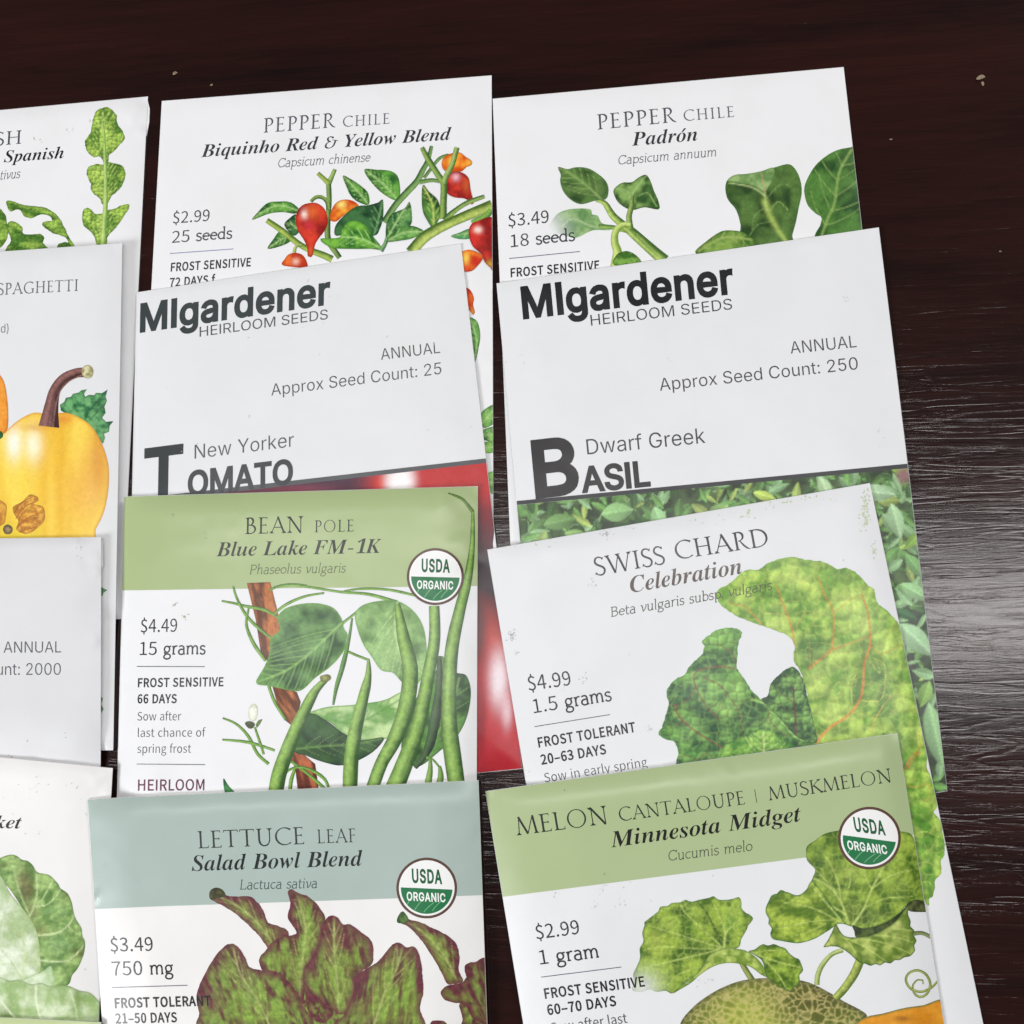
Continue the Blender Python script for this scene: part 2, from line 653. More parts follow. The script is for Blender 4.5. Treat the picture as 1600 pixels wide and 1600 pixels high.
# ------------------------------------------------------------------ alphabets
# letter outlines: (character code, advance, [steps x, y, x, y, ... of each closed contour]), 250 units to the cap height
OUTLINES = {
'in': [
(41,134,[[18,-47,8,15,6,14,6,14,4,13,8,25,6,23,3,22,1,22,-1,26,-4,27,-6,28,-8,29,-11,27,-12,27,30,0,11,-23,10,-25,5,-15,4,-13,4,-15,3,-15,4,-30,2,-28,-1,-19,-2,-18,-4,-19,-5,-19,-6,-18,-7,-19,-8,-18,-10,-18]]),
(48,222,[[111,-3,-25,4,-22,11,-18,19,-12,25,-5,15,-3,17,-2,18,0,19,0,19,2,18,3,17,5,15,13,25,17,19,22,11,25,4,26,-4,22,-11,17,-19,13,-25,4,-15,3,-17,3,-18,0,-19,0,-19,-2,-18,-4,-17,-4,-15,-13,-25,-17,-19,-21,-11],[111,24,17,4,14,8,12,15,8,20,6,25,1,29,-1,29,-6,25,-8,20,-12,15,-14,9,-17,3,-17,-3,-14,-9,-11,-15,-8,-20,-5,-25,-2,-29,2,-29,5,-25,8,-20,11,-15,14,-8]]),
(50,222,[[31,0,0,23,84,89,13,14,11,13,8,11,5,11,4,10,2,11,-2,13,-5,11,-7,8,-10,7,-12,3,-12,2,-14,-2,-12,-4,-9,-8,-7,-9,-4,-12,-2,-13,-30,0,3,21,7,19,12,14,16,12,19,7,22,2,21,-2,19,-7,15,-11,12,-14,7,-17,3,-19,-2,-14,-4,-13,-6,-14,-11,-15,-14,-18,-20,-21,-56,-58,0,-2,116,0,0,-28]]),
(53,222,[[109,-3,-21,2,-19,7,-16,10,-12,13,-9,17,-3,18,31,0,2,-11,6,-9,8,-8,9,-7,11,-3,13,-2,14,2,13,6,10,8,8,11,5,13,2,16,-2,15,-5,14,-8,11,-11,9,-13,5,-15,2,-13,-1,-12,-3,-11,-5,-8,-6,-30,3,14,126,133,0,0,-28,-106,0,-8,-74,1,0,9,6,12,5,11,4,13,1,17,-2,15,-4,14,-8,11,-10,10,-12,7,-14,5,-16,1,-18,-3,-22,-8,-21,-12,-17,-17,-12,-21,-9]]),
(58,92,[[47,-2,-9,1,-7,5,-5,8,-2,8,2,9,5,7,7,5,9,1,9,-1,6,-5,6,-7,1,-9,-1,-8,-6,-8,-6,-5],[47,133,-9,2,-7,4,-5,8,-2,9,2,8,5,7,7,5,9,2,9,-2,6,-5,6,-7,1,-8,-1,-9,-6,-8,-6,-4]]),
(65,236,[[8,0,91,250,37,0,92,-250,-34,0,-53,149,-5,15,-6,19,-8,23,-8,29,7,0,-9,-29,-8,-24,-5,-18,-5,-15,-52,-149],[54,70,0,28,128,0,0,-28]]),
(66,224,[[29,0,0,250,90,0,23,-2,20,-7,14,-10,11,-13,7,-17,2,-17,-2,-15,-4,-11,-6,-10,-9,-7,-9,-6,-11,-4,0,-2,12,-3,12,-5,10,-9,9,-12,6,-15,2,-18,-3,-18,-6,-17,-11,-13,-17,-10,-21,-7,-27,-2],[61,28,59,0,26,3,16,8,9,13,3,15,-1,12,-5,12,-7,9,-11,7,-12,5,-16,1,-61,0],[61,140,56,0,13,2,12,4,9,6,8,9,5,10,1,12,-3,15,-8,13,-15,8,-21,3,-57,0]]),
(67,251,[[131,-3,-15,1,-15,3,-14,5,-13,6,-12,9,-11,10,-9,12,-8,14,-6,15,-5,16,-2,18,-1,19,1,19,2,18,5,16,6,15,8,14,9,12,11,10,12,9,13,6,14,5,15,3,15,1,19,-1,18,-4,15,-7,15,-10,12,-11,10,-14,8,-17,4,-18,-31,0,-4,12,-6,11,-7,9,-8,8,-10,5,-11,5,-12,2,-12,1,-22,-3,-19,-9,-16,-14,-13,-19,-7,-25,-3,-29,3,-29,7,-25,13,-19,17,-14,19,-9,21,-3,12,1,12,2,11,5,10,5,8,8,7,9,6,11,4,12,31,0,-4,-18,-8,-17,-10,-13,-12,-12,-15,-10,-15,-7,-18,-4]]),
(68,247,[[108,0,-61,0,0,28,59,0,28,3,22,8,18,15,12,19,8,25,2,28,-2,28,-8,23,-12,19,-17,15,-22,8,-26,3,-63,0,0,28,65,0,17,-1,16,-3,15,-4,14,-7,23,-18,17,-25,6,-14,4,-17,3,-17,1,-18,-1,-19,-3,-18,-4,-16,-6,-15,-8,-13,-9,-11,-11,-10,-13,-9,-14,-6,-16,-5,-16,-3],[61,250,0,-250,-32,0,0,250]]),
(69,206,[[29,0,0,250,154,0,0,-28,-122,0,0,-81,113,0,0,-29,-113,0,0,-84,123,0,0,-28]]),
(71,256,[[132,-3,-16,1,-15,3,-15,5,-13,6,-12,9,-10,10,-9,12,-8,14,-6,15,-5,16,-2,18,-1,19,1,19,2,18,5,16,6,15,8,14,9,12,10,10,12,9,13,6,14,5,14,3,16,1,19,-1,19,-4,16,-7,14,-10,13,-12,10,-15,7,-15,5,-18,-32,0,-5,12,-6,10,-7,9,-8,8,-9,6,-11,5,-12,2,-12,1,-22,-3,-19,-9,-16,-14,-13,-19,-7,-25,-3,-29,3,-29,7,-25,13,-19,17,-14,19,-9,22,-3,20,2,17,7,15,11,11,15,7,18,2,20,9,-1,-74,0,0,28,96,0,0,-28,-3,-29,-11,-25,-15,-20,-21,-15,-25,-9]]),
(72,254,[[29,0,0,250,32,0,0,-108,131,0,0,108,32,0,0,-250,-32,0,0,114,-131,0,0,-114]]),
(73,148,[[15,0,0,28,43,0,0,194,-43,0,0,28,117,0,0,-28,-42,0,0,-194,42,0,0,-28]]),
(76,193,[[29,0,0,250,32,0,0,-222,117,0,0,-28]]),
(77,309,[[29,0,0,250,45,0,62,-158,5,-14,6,-18,6,-19,5,-17,-7,0,5,17,6,18,6,19,5,14,61,158,45,0,0,-250,-31,0,0,143,0,18,0,20,1,22,0,21,3,0,-8,-23,-7,-23,-7,-20,-3,-8,-3,-7,-56,-143,-27,0,-57,143,-3,6,-3,9,-7,20,-8,23,-8,23,3,0,1,-20,0,-22,1,-21,0,-18,0,-143]]),
(78,258,[[29,0,0,250,38,0,102,-160,4,-7,5,-9,13,-22,12,-25,-4,-1,-2,27,-1,25,0,10,0,8,0,154,32,0,0,-250,-38,0,-91,142,-12,20,-6,12,-9,14,-8,15,-11,19,6,1,1,-34,1,-15,0,-13,0,-10,0,-8,0,-143]]),
(79,262,[[131,-3,-15,1,-15,3,-14,5,-13,6,-12,9,-11,10,-9,12,-8,14,-6,15,-5,16,-2,18,-1,19,1,19,2,18,5,16,6,15,8,14,9,12,11,10,12,9,13,6,14,5,15,3,15,1,16,-1,15,-3,14,-5,13,-6,12,-9,10,-10,9,-12,8,-14,6,-15,5,-16,2,-18,1,-19,-1,-19,-2,-18,-5,-16,-6,-15,-8,-14,-9,-12,-10,-10,-12,-9,-13,-6,-14,-5,-15,-3],[131,26,21,3,20,9,16,13,13,20,8,25,2,29,-2,29,-8,25,-13,20,-16,13,-20,9,-21,3,-21,-3,-19,-9,-17,-13,-12,-20,-8,-25,-3,-29,3,-29,8,-25,12,-20,17,-13,19,-9]]),
(82,221,[[29,0,0,250,87,0,26,-2,22,-8,16,-12,12,-15,7,-19,2,-21,-2,-21,-7,-19,-12,-15,-16,-11,-22,-8,-26,-2,-68,0,0,29,67,0,17,1,14,4,11,7,7,10,4,11,1,14,-1,14,-4,12,-7,10,-11,7,-14,5,-18,1,-53,0,0,-222],[174,0,-61,112,36,0,61,-112]]),
(83,219,[[110,-4,-26,2,-22,6,-17,11,-14,14,-9,18,-3,20,32,0,3,-13,7,-11,9,-8,12,-6,14,-3,14,-2,16,2,15,3,11,7,10,9,6,11,2,13,-2,10,-5,9,-7,7,-10,6,-12,4,-14,4,-30,9,-28,10,-20,14,-12,19,-4,22,2,20,9,17,13,14,18,10,20,7,24,2,23,-2,21,-7,16,-10,14,-13,8,-17,3,-18,-31,0,-5,16,-12,13,-18,7,-20,4,-15,-2,-14,-4,-11,-6,-8,-8,-5,-10,-2,-12,3,-11,5,-9,9,-7,10,-6,21,-7,26,-6,23,-9,12,-5,11,-7,10,-9,8,-11,5,-13,2,-16,-3,-19,-8,-18,-13,-15,-18,-11,-23,-7]]),
(84,221,[[16,222,0,28,189,0,0,-28,-79,0,0,-222,-32,0,0,222]]),
(85,254,[[127,-4,-28,3,-23,9,-20,13,-14,18,-10,22,-3,24,0,165,32,0,0,-162,2,-17,6,-15,10,-13,13,-10,16,-5,19,-2,19,2,16,5,14,10,9,13,6,15,2,17,0,162,31,0,0,-165,-2,-24,-10,-22,-14,-18,-19,-13,-24,-9]]),
(89,232,[[100,0,0,102,-92,148,37,0,49,-81,15,-25,7,-14,6,-17,-12,0,7,17,6,14,15,25,50,81,36,0,-92,-148,0,-102]]),
(97,191,[[79,-4,-17,2,-16,4,-13,9,-10,11,-6,14,-2,17,1,15,5,11,8,9,9,7,11,5,13,4,26,4,14,2,13,1,9,2,7,3,3,3,2,6,0,1,-2,11,-3,9,-5,7,-8,5,-10,3,-12,1,-12,-1,-11,-3,-9,-4,-6,-6,-6,-7,-3,-7,-29,9,8,15,11,12,12,9,15,5,14,4,15,1,11,-1,12,-2,11,-3,12,-6,10,-8,7,-11,6,-16,2,-18,0,-124,-30,0,0,26,-2,0,-4,-7,-6,-7,-8,-6,-10,-5,-13,-4],[84,22,15,2,13,5,10,7,7,10,5,10,2,12,0,25,-4,-2,-4,-2,-14,-3,-16,-2,-12,-2,-20,-4,-8,-4,-7,-5,-5,-8,-1,-10,1,-9,4,-6,6,-6,8,-4,9,-3]]),
(100,209,[[96,-4,-22,3,-19,9,-16,14,-12,19,-8,24,-2,27,2,28,8,24,12,19,16,14,19,9,22,3,16,-1,12,-5,10,-6,7,-7,6,-7,4,-6,1,0,0,93,30,0,0,-250,-28,0,0,29,-3,0,-4,-7,-6,-6,-7,-8,-10,-6,-12,-4],[101,23,15,2,13,7,10,10,8,14,5,18,1,19,-1,19,-4,17,-8,14,-11,10,-13,7,-15,2,-17,-2,-13,-7,-10,-11,-8,-14,-4,-16,-1,-19,1,-19,4,-16,8,-15,10,-11,13,-7]]),
(101,199,[[104,-4,-25,3,-21,9,-18,14,-12,20,-9,23,-2,27,2,27,8,23,13,20,16,15,21,9,24,3,15,-1,15,-4,13,-7,13,-9,11,-13,8,-16,5,-20,1,-24,0,-12,-145,0,0,26,129,0,-14,-10,-1,18,-5,15,-7,12,-10,10,-13,6,-15,2,-16,-2,-13,-6,-11,-10,-7,-12,-5,-13,-2,-15,0,-16,2,-20,5,-16,9,-13,11,-9,14,-6,16,-2,11,2,9,2,9,4,7,6,6,7,4,9,29,-8,-5,-13,-10,-12,-11,-10,-14,-7,-17,-4]]),
(102,124,[[112,186,0,-25,-109,0,0,25],[39,0,0,212,2,15,6,12,9,9,10,7,13,4,13,2,9,-1,8,-1,6,-1,4,-2,-7,-26,-6,2,-10,1,-12,-2,-8,-5,-5,-8,-2,-12,0,-206]]),
(103,209,[[102,-74,-20,2,-16,3,-14,7,-11,8,-10,10,-6,10,25,14,10,-12,7,-6,9,-5,12,-4,14,-1,20,3,17,8,10,14,4,20,0,37,-2,0,-5,-6,-5,-7,-7,-7,-10,-6,-12,-4,-16,-2,-22,3,-18,8,-17,13,-12,18,-8,23,-2,27,2,27,8,23,12,19,16,14,19,9,22,3,16,-1,12,-5,10,-6,8,-7,5,-7,4,-6,3,0,0,29,29,0,0,-190,-2,-22,-9,-18,-13,-14,-17,-9,-19,-5],[101,29,15,2,13,6,11,9,8,13,4,17,2,18,-2,19,-4,17,-8,13,-10,11,-13,6,-16,2,-17,-2,-13,-7,-10,-11,-8,-13,-4,-17,-1,-18,1,-18,5,-16,7,-13,10,-9,14,-7]]),
(107,187,[[54,67,0,37,5,0,81,82,37,0,-86,-88,-4,0],[26,0,0,250,30,0,0,-250],[144,0,-72,91,22,21,89,-112]]),
(110,201,[[56,111,0,-111,-30,0,0,186,29,0,0,-45,-4,0,10,22,14,15,17,8,20,3,17,-2,16,-6,13,-10,10,-13,6,-18,2,-22,0,-118,-30,0,0,116,-4,19,-8,14,-13,10,-18,3,-12,-2,-12,-4,-10,-7,-7,-10,-4,-13]]),
(111,204,[[102,-4,-24,3,-20,9,-17,14,-13,20,-9,23,-2,27,2,27,9,24,13,19,17,15,20,9,24,3,24,-3,21,-9,17,-15,13,-19,7,-24,4,-27,-4,-27,-7,-23,-13,-20,-17,-14,-21,-9],[102,23,17,2,13,7,11,12,8,14,5,16,1,18,-1,18,-5,17,-8,14,-11,11,-13,7,-17,3,-17,-3,-14,-7,-10,-11,-8,-14,-4,-17,-1,-18,1,-18,4,-16,8,-14,10,-12,14,-7]]),
(112,209,[[26,-70,0,256,29,0,0,-29,3,0,4,6,6,7,6,7,10,6,13,5,15,1,22,-3,20,-9,16,-14,12,-19,7,-24,3,-28,-3,-27,-7,-24,-12,-19,-16,-14,-19,-9,-23,-3,-14,2,-13,4,-10,6,-7,8,-6,6,-4,7,-2,0,0,-99],[108,23,16,2,14,7,10,11,7,15,5,16,1,19,-1,19,-5,16,-7,14,-10,11,-14,7,-16,2,-16,-2,-13,-7,-10,-10,-8,-14,-4,-17,-1,-19,1,-19,4,-18,8,-14,10,-10,13,-7]]),
(114,128,[[26,0,0,186,29,0,0,-28,2,0,7,13,11,10,14,6,16,2,7,0,7,0,0,-31,-1,1,-5,0,-11,1,-13,-1,-11,-5,-9,-6,-7,-9,-4,-10,-2,-13,0,-116]]),
(116,112,[[100,186,0,-25,-97,0,0,25],[32,231,30,0,0,-183,1,-10,4,-8,7,-4,10,-2,7,1,8,1,6,-25,-11,-2,-12,-1,-21,3,-16,10,-10,15,-3,20]]),
(117,201,[[89,-2,-17,1,-16,6,-12,10,-10,14,-6,18,-2,21,0,118,30,0,0,-115,3,-20,9,-14,13,-9,17,-4,13,2,11,5,10,7,7,10,5,12,2,15,0,111,30,0,0,-186,-30,0,0,45,5,0,-10,-22,-15,-15,-17,-8]]),
(119,279,[[68,0,-57,186,31,0,24,-81,5,-18,5,-20,5,-22,5,-25,-5,0,5,24,5,22,5,20,5,19,23,81,32,0,22,-81,4,-18,6,-20,4,-23,6,-24,-6,0,6,24,5,22,5,21,5,18,23,81,32,0,-57,-186,-30,0,-24,84,-8,27,-7,27,-6,28,6,0,-6,-28,-7,-27,-7,-27,-24,-84]]),
(120,186,[[10,0,74,108,0,-24,-70,102,35,0,23,-36,16,-26,14,-23,-16,0,13,23,7,13,8,13,24,36,35,0,-71,-103,0,22,74,-105,-35,0,-28,42,-15,25,-13,22,16,0,-13,-22,-7,-12,-8,-13,-28,-42]]),
],
'cj': [
(36,189,[[85,-42,23,0,0,39,43,21,15,44,-16,47,-37,25,-37,20,-17,31,11,27,28,10,26,-6,20,-16,17,19,-23,19,-30,9,0,38,-23,0,0,-38,-40,-21,-16,-43,17,-42,37,-23,36,-22,17,-35,-11,-29,-32,-11,-32,8,-27,18,-14,-22,29,-19,36,-10]]),
(38,232,[[88,-4,40,7,32,21,30,-18,28,-10,8,25,-22,10,-25,15,26,42,18,47,-29,0,-15,-40,-20,-34,-35,33,-28,37,38,33,18,42,-13,35,-37,13,-41,-16,-15,-42,4,-28,12,-31,-34,-30,-16,-42,21,-50],[140,41,-23,-15,-25,-5,-35,12,-15,33,10,27,22,22,30,-39],[84,152,-9,22,-3,22,9,26,22,10,18,-8,5,-20,-12,-28]]),
(46,95,[[48,-4,15,6,7,17,-7,17,-15,7,-17,-7,-6,-17,6,-17]]),
(48,189,[[95,-4,32,8,24,24,16,41,5,57,-5,56,-16,40,-24,24,-32,8,-33,-8,-24,-24,-16,-40,-5,-56,5,-57,16,-41,24,-24],[95,21,-34,25,-14,80,14,79,34,25,34,-25,13,-79,-13,-80]]),
(49,189,[[30,0,137,0,0,26,-50,0,0,224,-24,0,-22,-10,-30,-8,0,-20,45,0,0,-186,-56,0]]),
(50,189,[[15,0,157,0,0,27,-69,0,-41,-3,40,42,31,39,20,38,7,38,-19,53,-53,20,-42,-10,-32,-26,18,-18,23,21,29,8,34,-14,11,-35,-7,-34,-20,-37,-36,-43,-51,-48]]),
(51,189,[[90,-4,57,18,23,53,-15,42,-37,21,0,2,31,22,13,38,-21,46,-52,16,-39,-8,-31,-21,17,-20,23,17,29,7,31,-11,11,-29,-15,-33,-54,-14,0,-24,60,-14,18,-36,-15,-34,-36,-13,-36,9,-26,20,-16,-20,31,-24]]),
(52,189,[[116,0,29,0,0,69,34,0,0,25,-34,0,0,156,-34,0,-104,-161,0,-20,109,0],[116,94,-77,0,57,85,20,37,2,0,-2,-23,0,-22]]),
(53,189,[[89,-4,31,5,26,17,18,27,7,36,-22,61,-53,19,-20,-3,-18,-7,7,72,94,0,0,27,-121,0,-9,-117,17,-11,20,12,22,4,38,-16,13,-41,-15,-43,-38,-17,-36,9,-25,19,-16,-20,32,-23]]),
(54,189,[[102,-4,51,22,21,59,-18,59,-51,19,-30,-7,-27,-23,6,49,14,32,20,18,25,5,22,-5,17,-14,18,19,-24,19,-35,6,-34,-7,-30,-23,-20,-42,-8,-63,7,-54,17,-39,26,-23],[49,100,26,25,25,7,34,-15,11,-40,-13,-41,-30,-16,-36,21]]),
(55,189,[[68,0,32,0,5,67,11,57,22,54,35,53,0,19,-156,0,0,-27,121,0,-31,-50,-21,-51,-12,-56]]),
(56,189,[[96,-4,56,18,22,46,-13,41,-29,25,0,2,22,24,11,36,-19,47,-50,19,-48,-18,-20,-45,10,-35,23,-24,0,-1,-31,-27,-14,-42,22,-48],[112,136,-39,20,-17,35,12,28,28,12,31,-13,11,-32,-6,-26],[96,19,-38,13,-15,33,10,33,25,23,46,-22,20,-38,-13,-30]]),
(57,189,[[80,-4,34,7,29,25,20,43,8,65,-7,52,-17,37,-27,22,-33,7,-51,-22,-21,-59,19,-58,50,-20,31,8,26,22,-6,-49,-14,-32,-19,-17,-23,-6,-23,5,-19,15,-17,-20,25,-18],[141,151,-26,-25,-26,-8,-33,15,-12,40,13,41,30,16,38,-20]]),
(65,208,[[1,0,32,0,25,76,91,0,23,-76,34,0,-85,250,-35,0],[65,101,13,39,24,84,2,0,25,-84,12,-39]]),
(68,234,[[34,0,64,0,50,9,36,24,23,39,7,54,-7,53,-23,39,-36,24,-51,8,-63,0],[66,26,0,198,28,0,38,-6,28,-19,17,-31,5,-42,-5,-42,-17,-32,-28,-20,-38,-6]]),
(69,201,[[34,0,148,0,0,27,-116,0,0,91,95,0,0,27,-95,0,0,78,112,0,0,27,-144,0]]),
(70,188,[[34,0,32,0,0,112,95,0,0,27,-95,0,0,84,112,0,0,27,-144,0]]),
(72,248,[[34,0,32,0,0,118,116,0,0,-118,32,0,0,250,-32,0,0,-105,-116,0,0,105,-32,0]]),
(73,100,[[34,0,32,0,0,250,-32,0]]),
(76,185,[[34,0,141,0,0,27,-109,0,0,223,-32,0]]),
(77,277,[[34,0,28,0,0,139,-1,36,-2,37,1,0,20,-57,48,-130,21,0,47,130,20,57,2,0,-4,-37,-1,-36,0,-139,29,0,0,250,-38,0,-47,-134,-18,-52,-1,0,-18,52,-48,134,-38,0]]),
(78,247,[[34,0,30,0,0,131,-3,78,1,0,27,-51,91,-158,32,0,0,250,-30,0,0,-130,4,-79,-1,0,-27,51,-92,158,-32,0]]),
(79,253,[[126,-4,44,8,34,27,22,41,7,54,-7,54,-22,40,-34,26,-44,8,-43,-8,-34,-26,-21,-40,-8,-54,8,-54,21,-41,34,-27],[126,23,-30,8,-24,20,-14,33,-6,42,6,42,14,32,24,20,30,7,31,-7,24,-20,15,-32,5,-42,-5,-42,-15,-33,-24,-20]]),
(82,217,[[66,131,0,93,42,0,45,-10,16,-34,-16,-37,-45,-12],[171,0,36,0,-63,109,40,24,16,47,-25,54,-63,16,-78,0,0,-250,32,0,0,106,45,0]]),
(83,203,[[104,-4,62,20,23,50,-15,43,-37,24,-35,16,-28,15,-14,27,12,26,35,10,31,-6,26,-17,16,20,-32,22,-41,8,-56,-18,-23,-48,16,-42,35,-22,35,-15,30,-17,12,-28,-14,-30,-38,-11,-38,9,-31,22,-19,-22,39,-26]]),
(84,204,[[86,0,32,0,0,223,76,0,0,27,-183,0,0,-27,75,0]]),
(86,196,[[80,0,37,0,79,250,-32,0,-40,-136,-12,-41,-13,-41,-1,0,-12,41,-12,41,-41,136,-32,0]]),
(89,181,[[75,0,31,0,0,97,75,153,-32,0,-32,-71,-26,-55,-1,0,-24,55,-33,71,-34,0,76,-153]]),
(97,192,[[74,-4,33,7,29,19,3,-22,26,0,0,114,-16,55,-48,21,-42,-8,-31,-16,12,-22,25,14,31,6,30,-15,8,-31,-52,-10,-34,-14,-21,-20,-7,-26,16,-39],[83,21,-24,7,-9,22,19,29,65,17,0,-51,-26,-18]]),
(99,174,[[104,-4,32,6,28,17,-13,21,-20,-13,-24,-6,-41,20,-16,51,16,52,42,20,20,-5,17,-11,16,20,-23,15,-31,7,-35,-7,-28,-19,-19,-30,-7,-42,6,-41,18,-30,28,-19]]),
(101,189,[[106,-4,34,5,27,13,-11,21,-22,-11,-24,-3,-43,17,-19,47,125,0,1,18,-18,63,-55,24,-31,-7,-27,-19,-18,-31,-7,-41,6,-41,20,-30,28,-19],[48,108,18,42,35,15,34,-14,13,-43]]),
(102,111,[[11,160,25,0,0,-160,32,0,0,160,39,0,0,25,-39,0,0,29,6,28,20,9,20,-5,7,24,-14,4,-16,2,-42,-17,-13,-44,0,-30,-25,-1]]),
(103,192,[[94,-85,68,19,26,45,-17,33,-48,11,-36,0,-26,6,-7,14,4,13,8,9,13,-4,15,-2,48,17,19,47,-4,22,-11,16,38,0,0,24,-64,0,-12,4,-14,1,-49,-18,-21,-48,8,-30,16,-20,0,-2,-14,-13,-6,-21,4,-18,12,-12,0,-2,-20,-18,-6,-24,21,-36],[94,80,-28,12,-12,32,12,32,28,11,27,-11,12,-32,-12,-32],[98,-64,-39,9,-15,24,5,16,15,15,24,-2,31,0,29,-6,9,-18,-16,-26]]),
(104,207,[[31,0,31,0,0,134,26,22,25,6,27,-11,8,-38,0,-113,31,0,0,118,-13,53,-44,19,-33,-9,-28,-22,1,38,0,74,-31,0]]),
(105,94,[[31,0,31,0,0,185,-31,0],[47,223,15,6,6,15,-6,15,-15,5,-15,-5,-5,-15,5,-15]]),
(108,97,[[64,-4,11,0,7,2,-4,24,-7,-1,-6,3,-3,11,0,236,-31,0,0,-234,8,-31]]),
(110,208,[[31,0,31,0,0,134,26,22,25,6,27,-11,8,-38,0,-113,31,0,0,118,-13,53,-44,19,-33,-9,-28,-23,-1,0,-3,27,-26,0]]),
(111,207,[[103,-4,33,6,27,19,19,30,7,41,-7,42,-19,30,-27,19,-33,7,-32,-7,-27,-19,-19,-30,-7,-42,7,-41,19,-30,27,-19],[103,21,-39,20,-14,51,14,52,39,20,39,-20,16,-52,-16,-51]]),
(112,211,[[31,-78,31,0,0,62,0,33,26,-16,25,-5,30,6,26,20,18,31,6,43,-4,38,-15,30,-23,19,-31,7,-32,-8,-27,-18,-1,0,-3,21,-26,0],[108,22,-21,4,-25,15,0,98,26,19,24,6,38,-19,11,-50,-15,-54]]),
(114,132,[[31,0,31,0,0,119,23,33,24,10,19,-3,5,27,-9,3,-11,1,-29,-11,-23,-28,-1,0,-3,34,-26,0]]),
(115,159,[[80,-4,50,16,17,39,-18,37,-38,19,-28,12,-12,20,8,19,26,8,23,-5,20,-12,14,20,-25,15,-32,6,-47,-15,-17,-37,17,-36,37,-18,29,-13,14,-22,-10,-21,-27,-8,-30,6,-25,16,-15,-21,31,-18]]),
(116,129,[[89,-4,35,6,-6,24,-22,-5,-22,9,-6,26,0,104,50,0,0,25,-50,0,0,53,-26,0,-3,-53,-30,-1,0,-24,28,0,0,-102,11,-46]]),
(119,274,[[61,0,36,0,26,99,13,54,2,0,12,-53,27,-100,37,0,50,185,-30,0,-26,-107,-12,-51,-1,0,-13,51,-30,107,-30,0,-28,-107,-13,-51,-2,0,-10,51,-28,107,-32,0]]),
(121,178,[[34,-80,44,19,26,45,69,201,-30,0,-34,-103,-15,-52,-2,0,-18,52,-37,103,-33,0,75,-186,-4,-13,-16,-29,-26,-11,-14,3,-7,-25]]),
(8211,182,[[16,85,151,0,0,21,-151,0]]),
],
'bi': [
(66,239,[[-19,0,0,9,11,0,8,2,7,5,5,6,5,11,5,15,42,156,2,10,1,10,-2,7,-4,5,-9,3,-11,2,0,9,82,0,26,-1,23,-2,19,-5,14,-5,19,-17,5,-24,-4,-22,-13,-18,-21,-14,-31,-9,22,-9,16,-13,9,-15,3,-18,-3,-20,-8,-19,-14,-15,-21,-13,-14,-5,-16,-4,-18,-1,-21,-1],[111,138,28,4,20,13,12,21,4,26,-9,27,-26,9,-11,-4,-6,-9,-22,-87,6,0],[92,12,25,5,19,15,13,22,4,28,-12,33,-37,11,-6,0,-24,-85,-2,-9,-1,-8,6,-8]]),
(67,244,[[112,-6,-30,3,-24,9,-20,14,-15,19,-9,24,-3,28,3,28,6,27,11,25,15,24,18,21,22,17,17,11,18,7,19,4,19,2,26,-3,29,-5,6,-1,6,-2,7,3,6,8,10,0,-16,-86,-11,1,-3,31,-10,23,-16,13,-22,5,-25,-6,-23,-16,-11,-11,-10,-15,-10,-17,-8,-20,-7,-21,-5,-20,-3,-20,-1,-19,4,-28,12,-22,18,-13,25,-5,22,3,20,9,18,15,17,21,10,-9,-20,-24,-25,-18,-27,-10]]),
(70,228,[[-19,0,0,9,11,0,8,2,7,5,5,6,5,11,5,15,42,156,2,10,1,10,-2,7,-4,6,-9,3,-11,1,0,9,196,0,-15,-71,-10,0,0,5,-4,25,-12,16,-20,9,-31,4,-9,-1,-7,-3,-3,-5,-4,-9,-21,-82,5,-1,5,0,23,2,17,8,13,12,10,19,9,0,-26,-103,-8,0,0,6,0,7,-1,14,-4,10,-6,7,-10,3,-13,3,-18,1,-22,-80,-3,-12,0,-8,1,-7,5,-6,8,-3,12,-1,0,-9]]),
(72,282,[[-19,0,0,9,11,0,8,2,7,5,5,6,5,11,5,15,42,156,2,10,1,10,-2,7,-4,6,-9,3,-11,1,0,9,117,0,0,-9,-12,0,-8,-3,-7,-4,-5,-7,-4,-10,-4,-15,-18,-62,89,0,18,64,2,11,1,9,-2,7,-5,6,-8,3,-12,1,0,9,117,0,0,-9,-10,0,-8,-2,-7,-4,-5,-7,-4,-9,-5,-15,-43,-158,-2,-12,-1,-8,1,-7,5,-6,8,-3,12,-1,0,-9,-117,0,0,9,11,0,8,2,7,5,6,6,4,11,4,15,21,74,-89,0,-21,-76,-3,-12,0,-8,6,-12,20,-5,0,-9]]),
(75,237,[[-19,0,0,9,11,0,8,2,7,5,5,6,5,11,5,15,42,156,2,10,1,8,-2,9,-4,5,-9,3,-11,2,0,9,117,0,0,-9,-12,0,-8,-3,-7,-4,-5,-7,-4,-10,-4,-15,-19,-68,0,-1,1,-1,3,2,66,60,22,22,7,13,-6,9,-14,4,0,8,77,0,0,-9,-3,0,-6,-2,-8,-4,-10,-7,-12,-10,-74,-70,54,-117,5,-9,6,-7,7,-4,10,-2,0,-9,-105,0,0,9,6,0,9,2,5,1,3,4,1,6,-2,9,-6,15,-35,74,-3,2,-1,0,-2,-3,-19,-73,-3,-12,0,-8,2,-8,4,-5,8,-3,12,-1,0,-9]]),
(76,236,[[-19,0,0,9,11,0,8,2,7,5,5,6,5,11,5,15,42,156,2,10,1,8,-2,9,-4,5,-9,4,-12,1,0,9,118,0,0,-9,-12,-1,-8,-2,-7,-5,-5,-7,-5,-10,-4,-14,-41,-156,-4,-15,-1,-7,2,-6,6,-3,10,-1,15,-1,34,4,28,11,22,19,18,27,12,0,-24,-74]]),
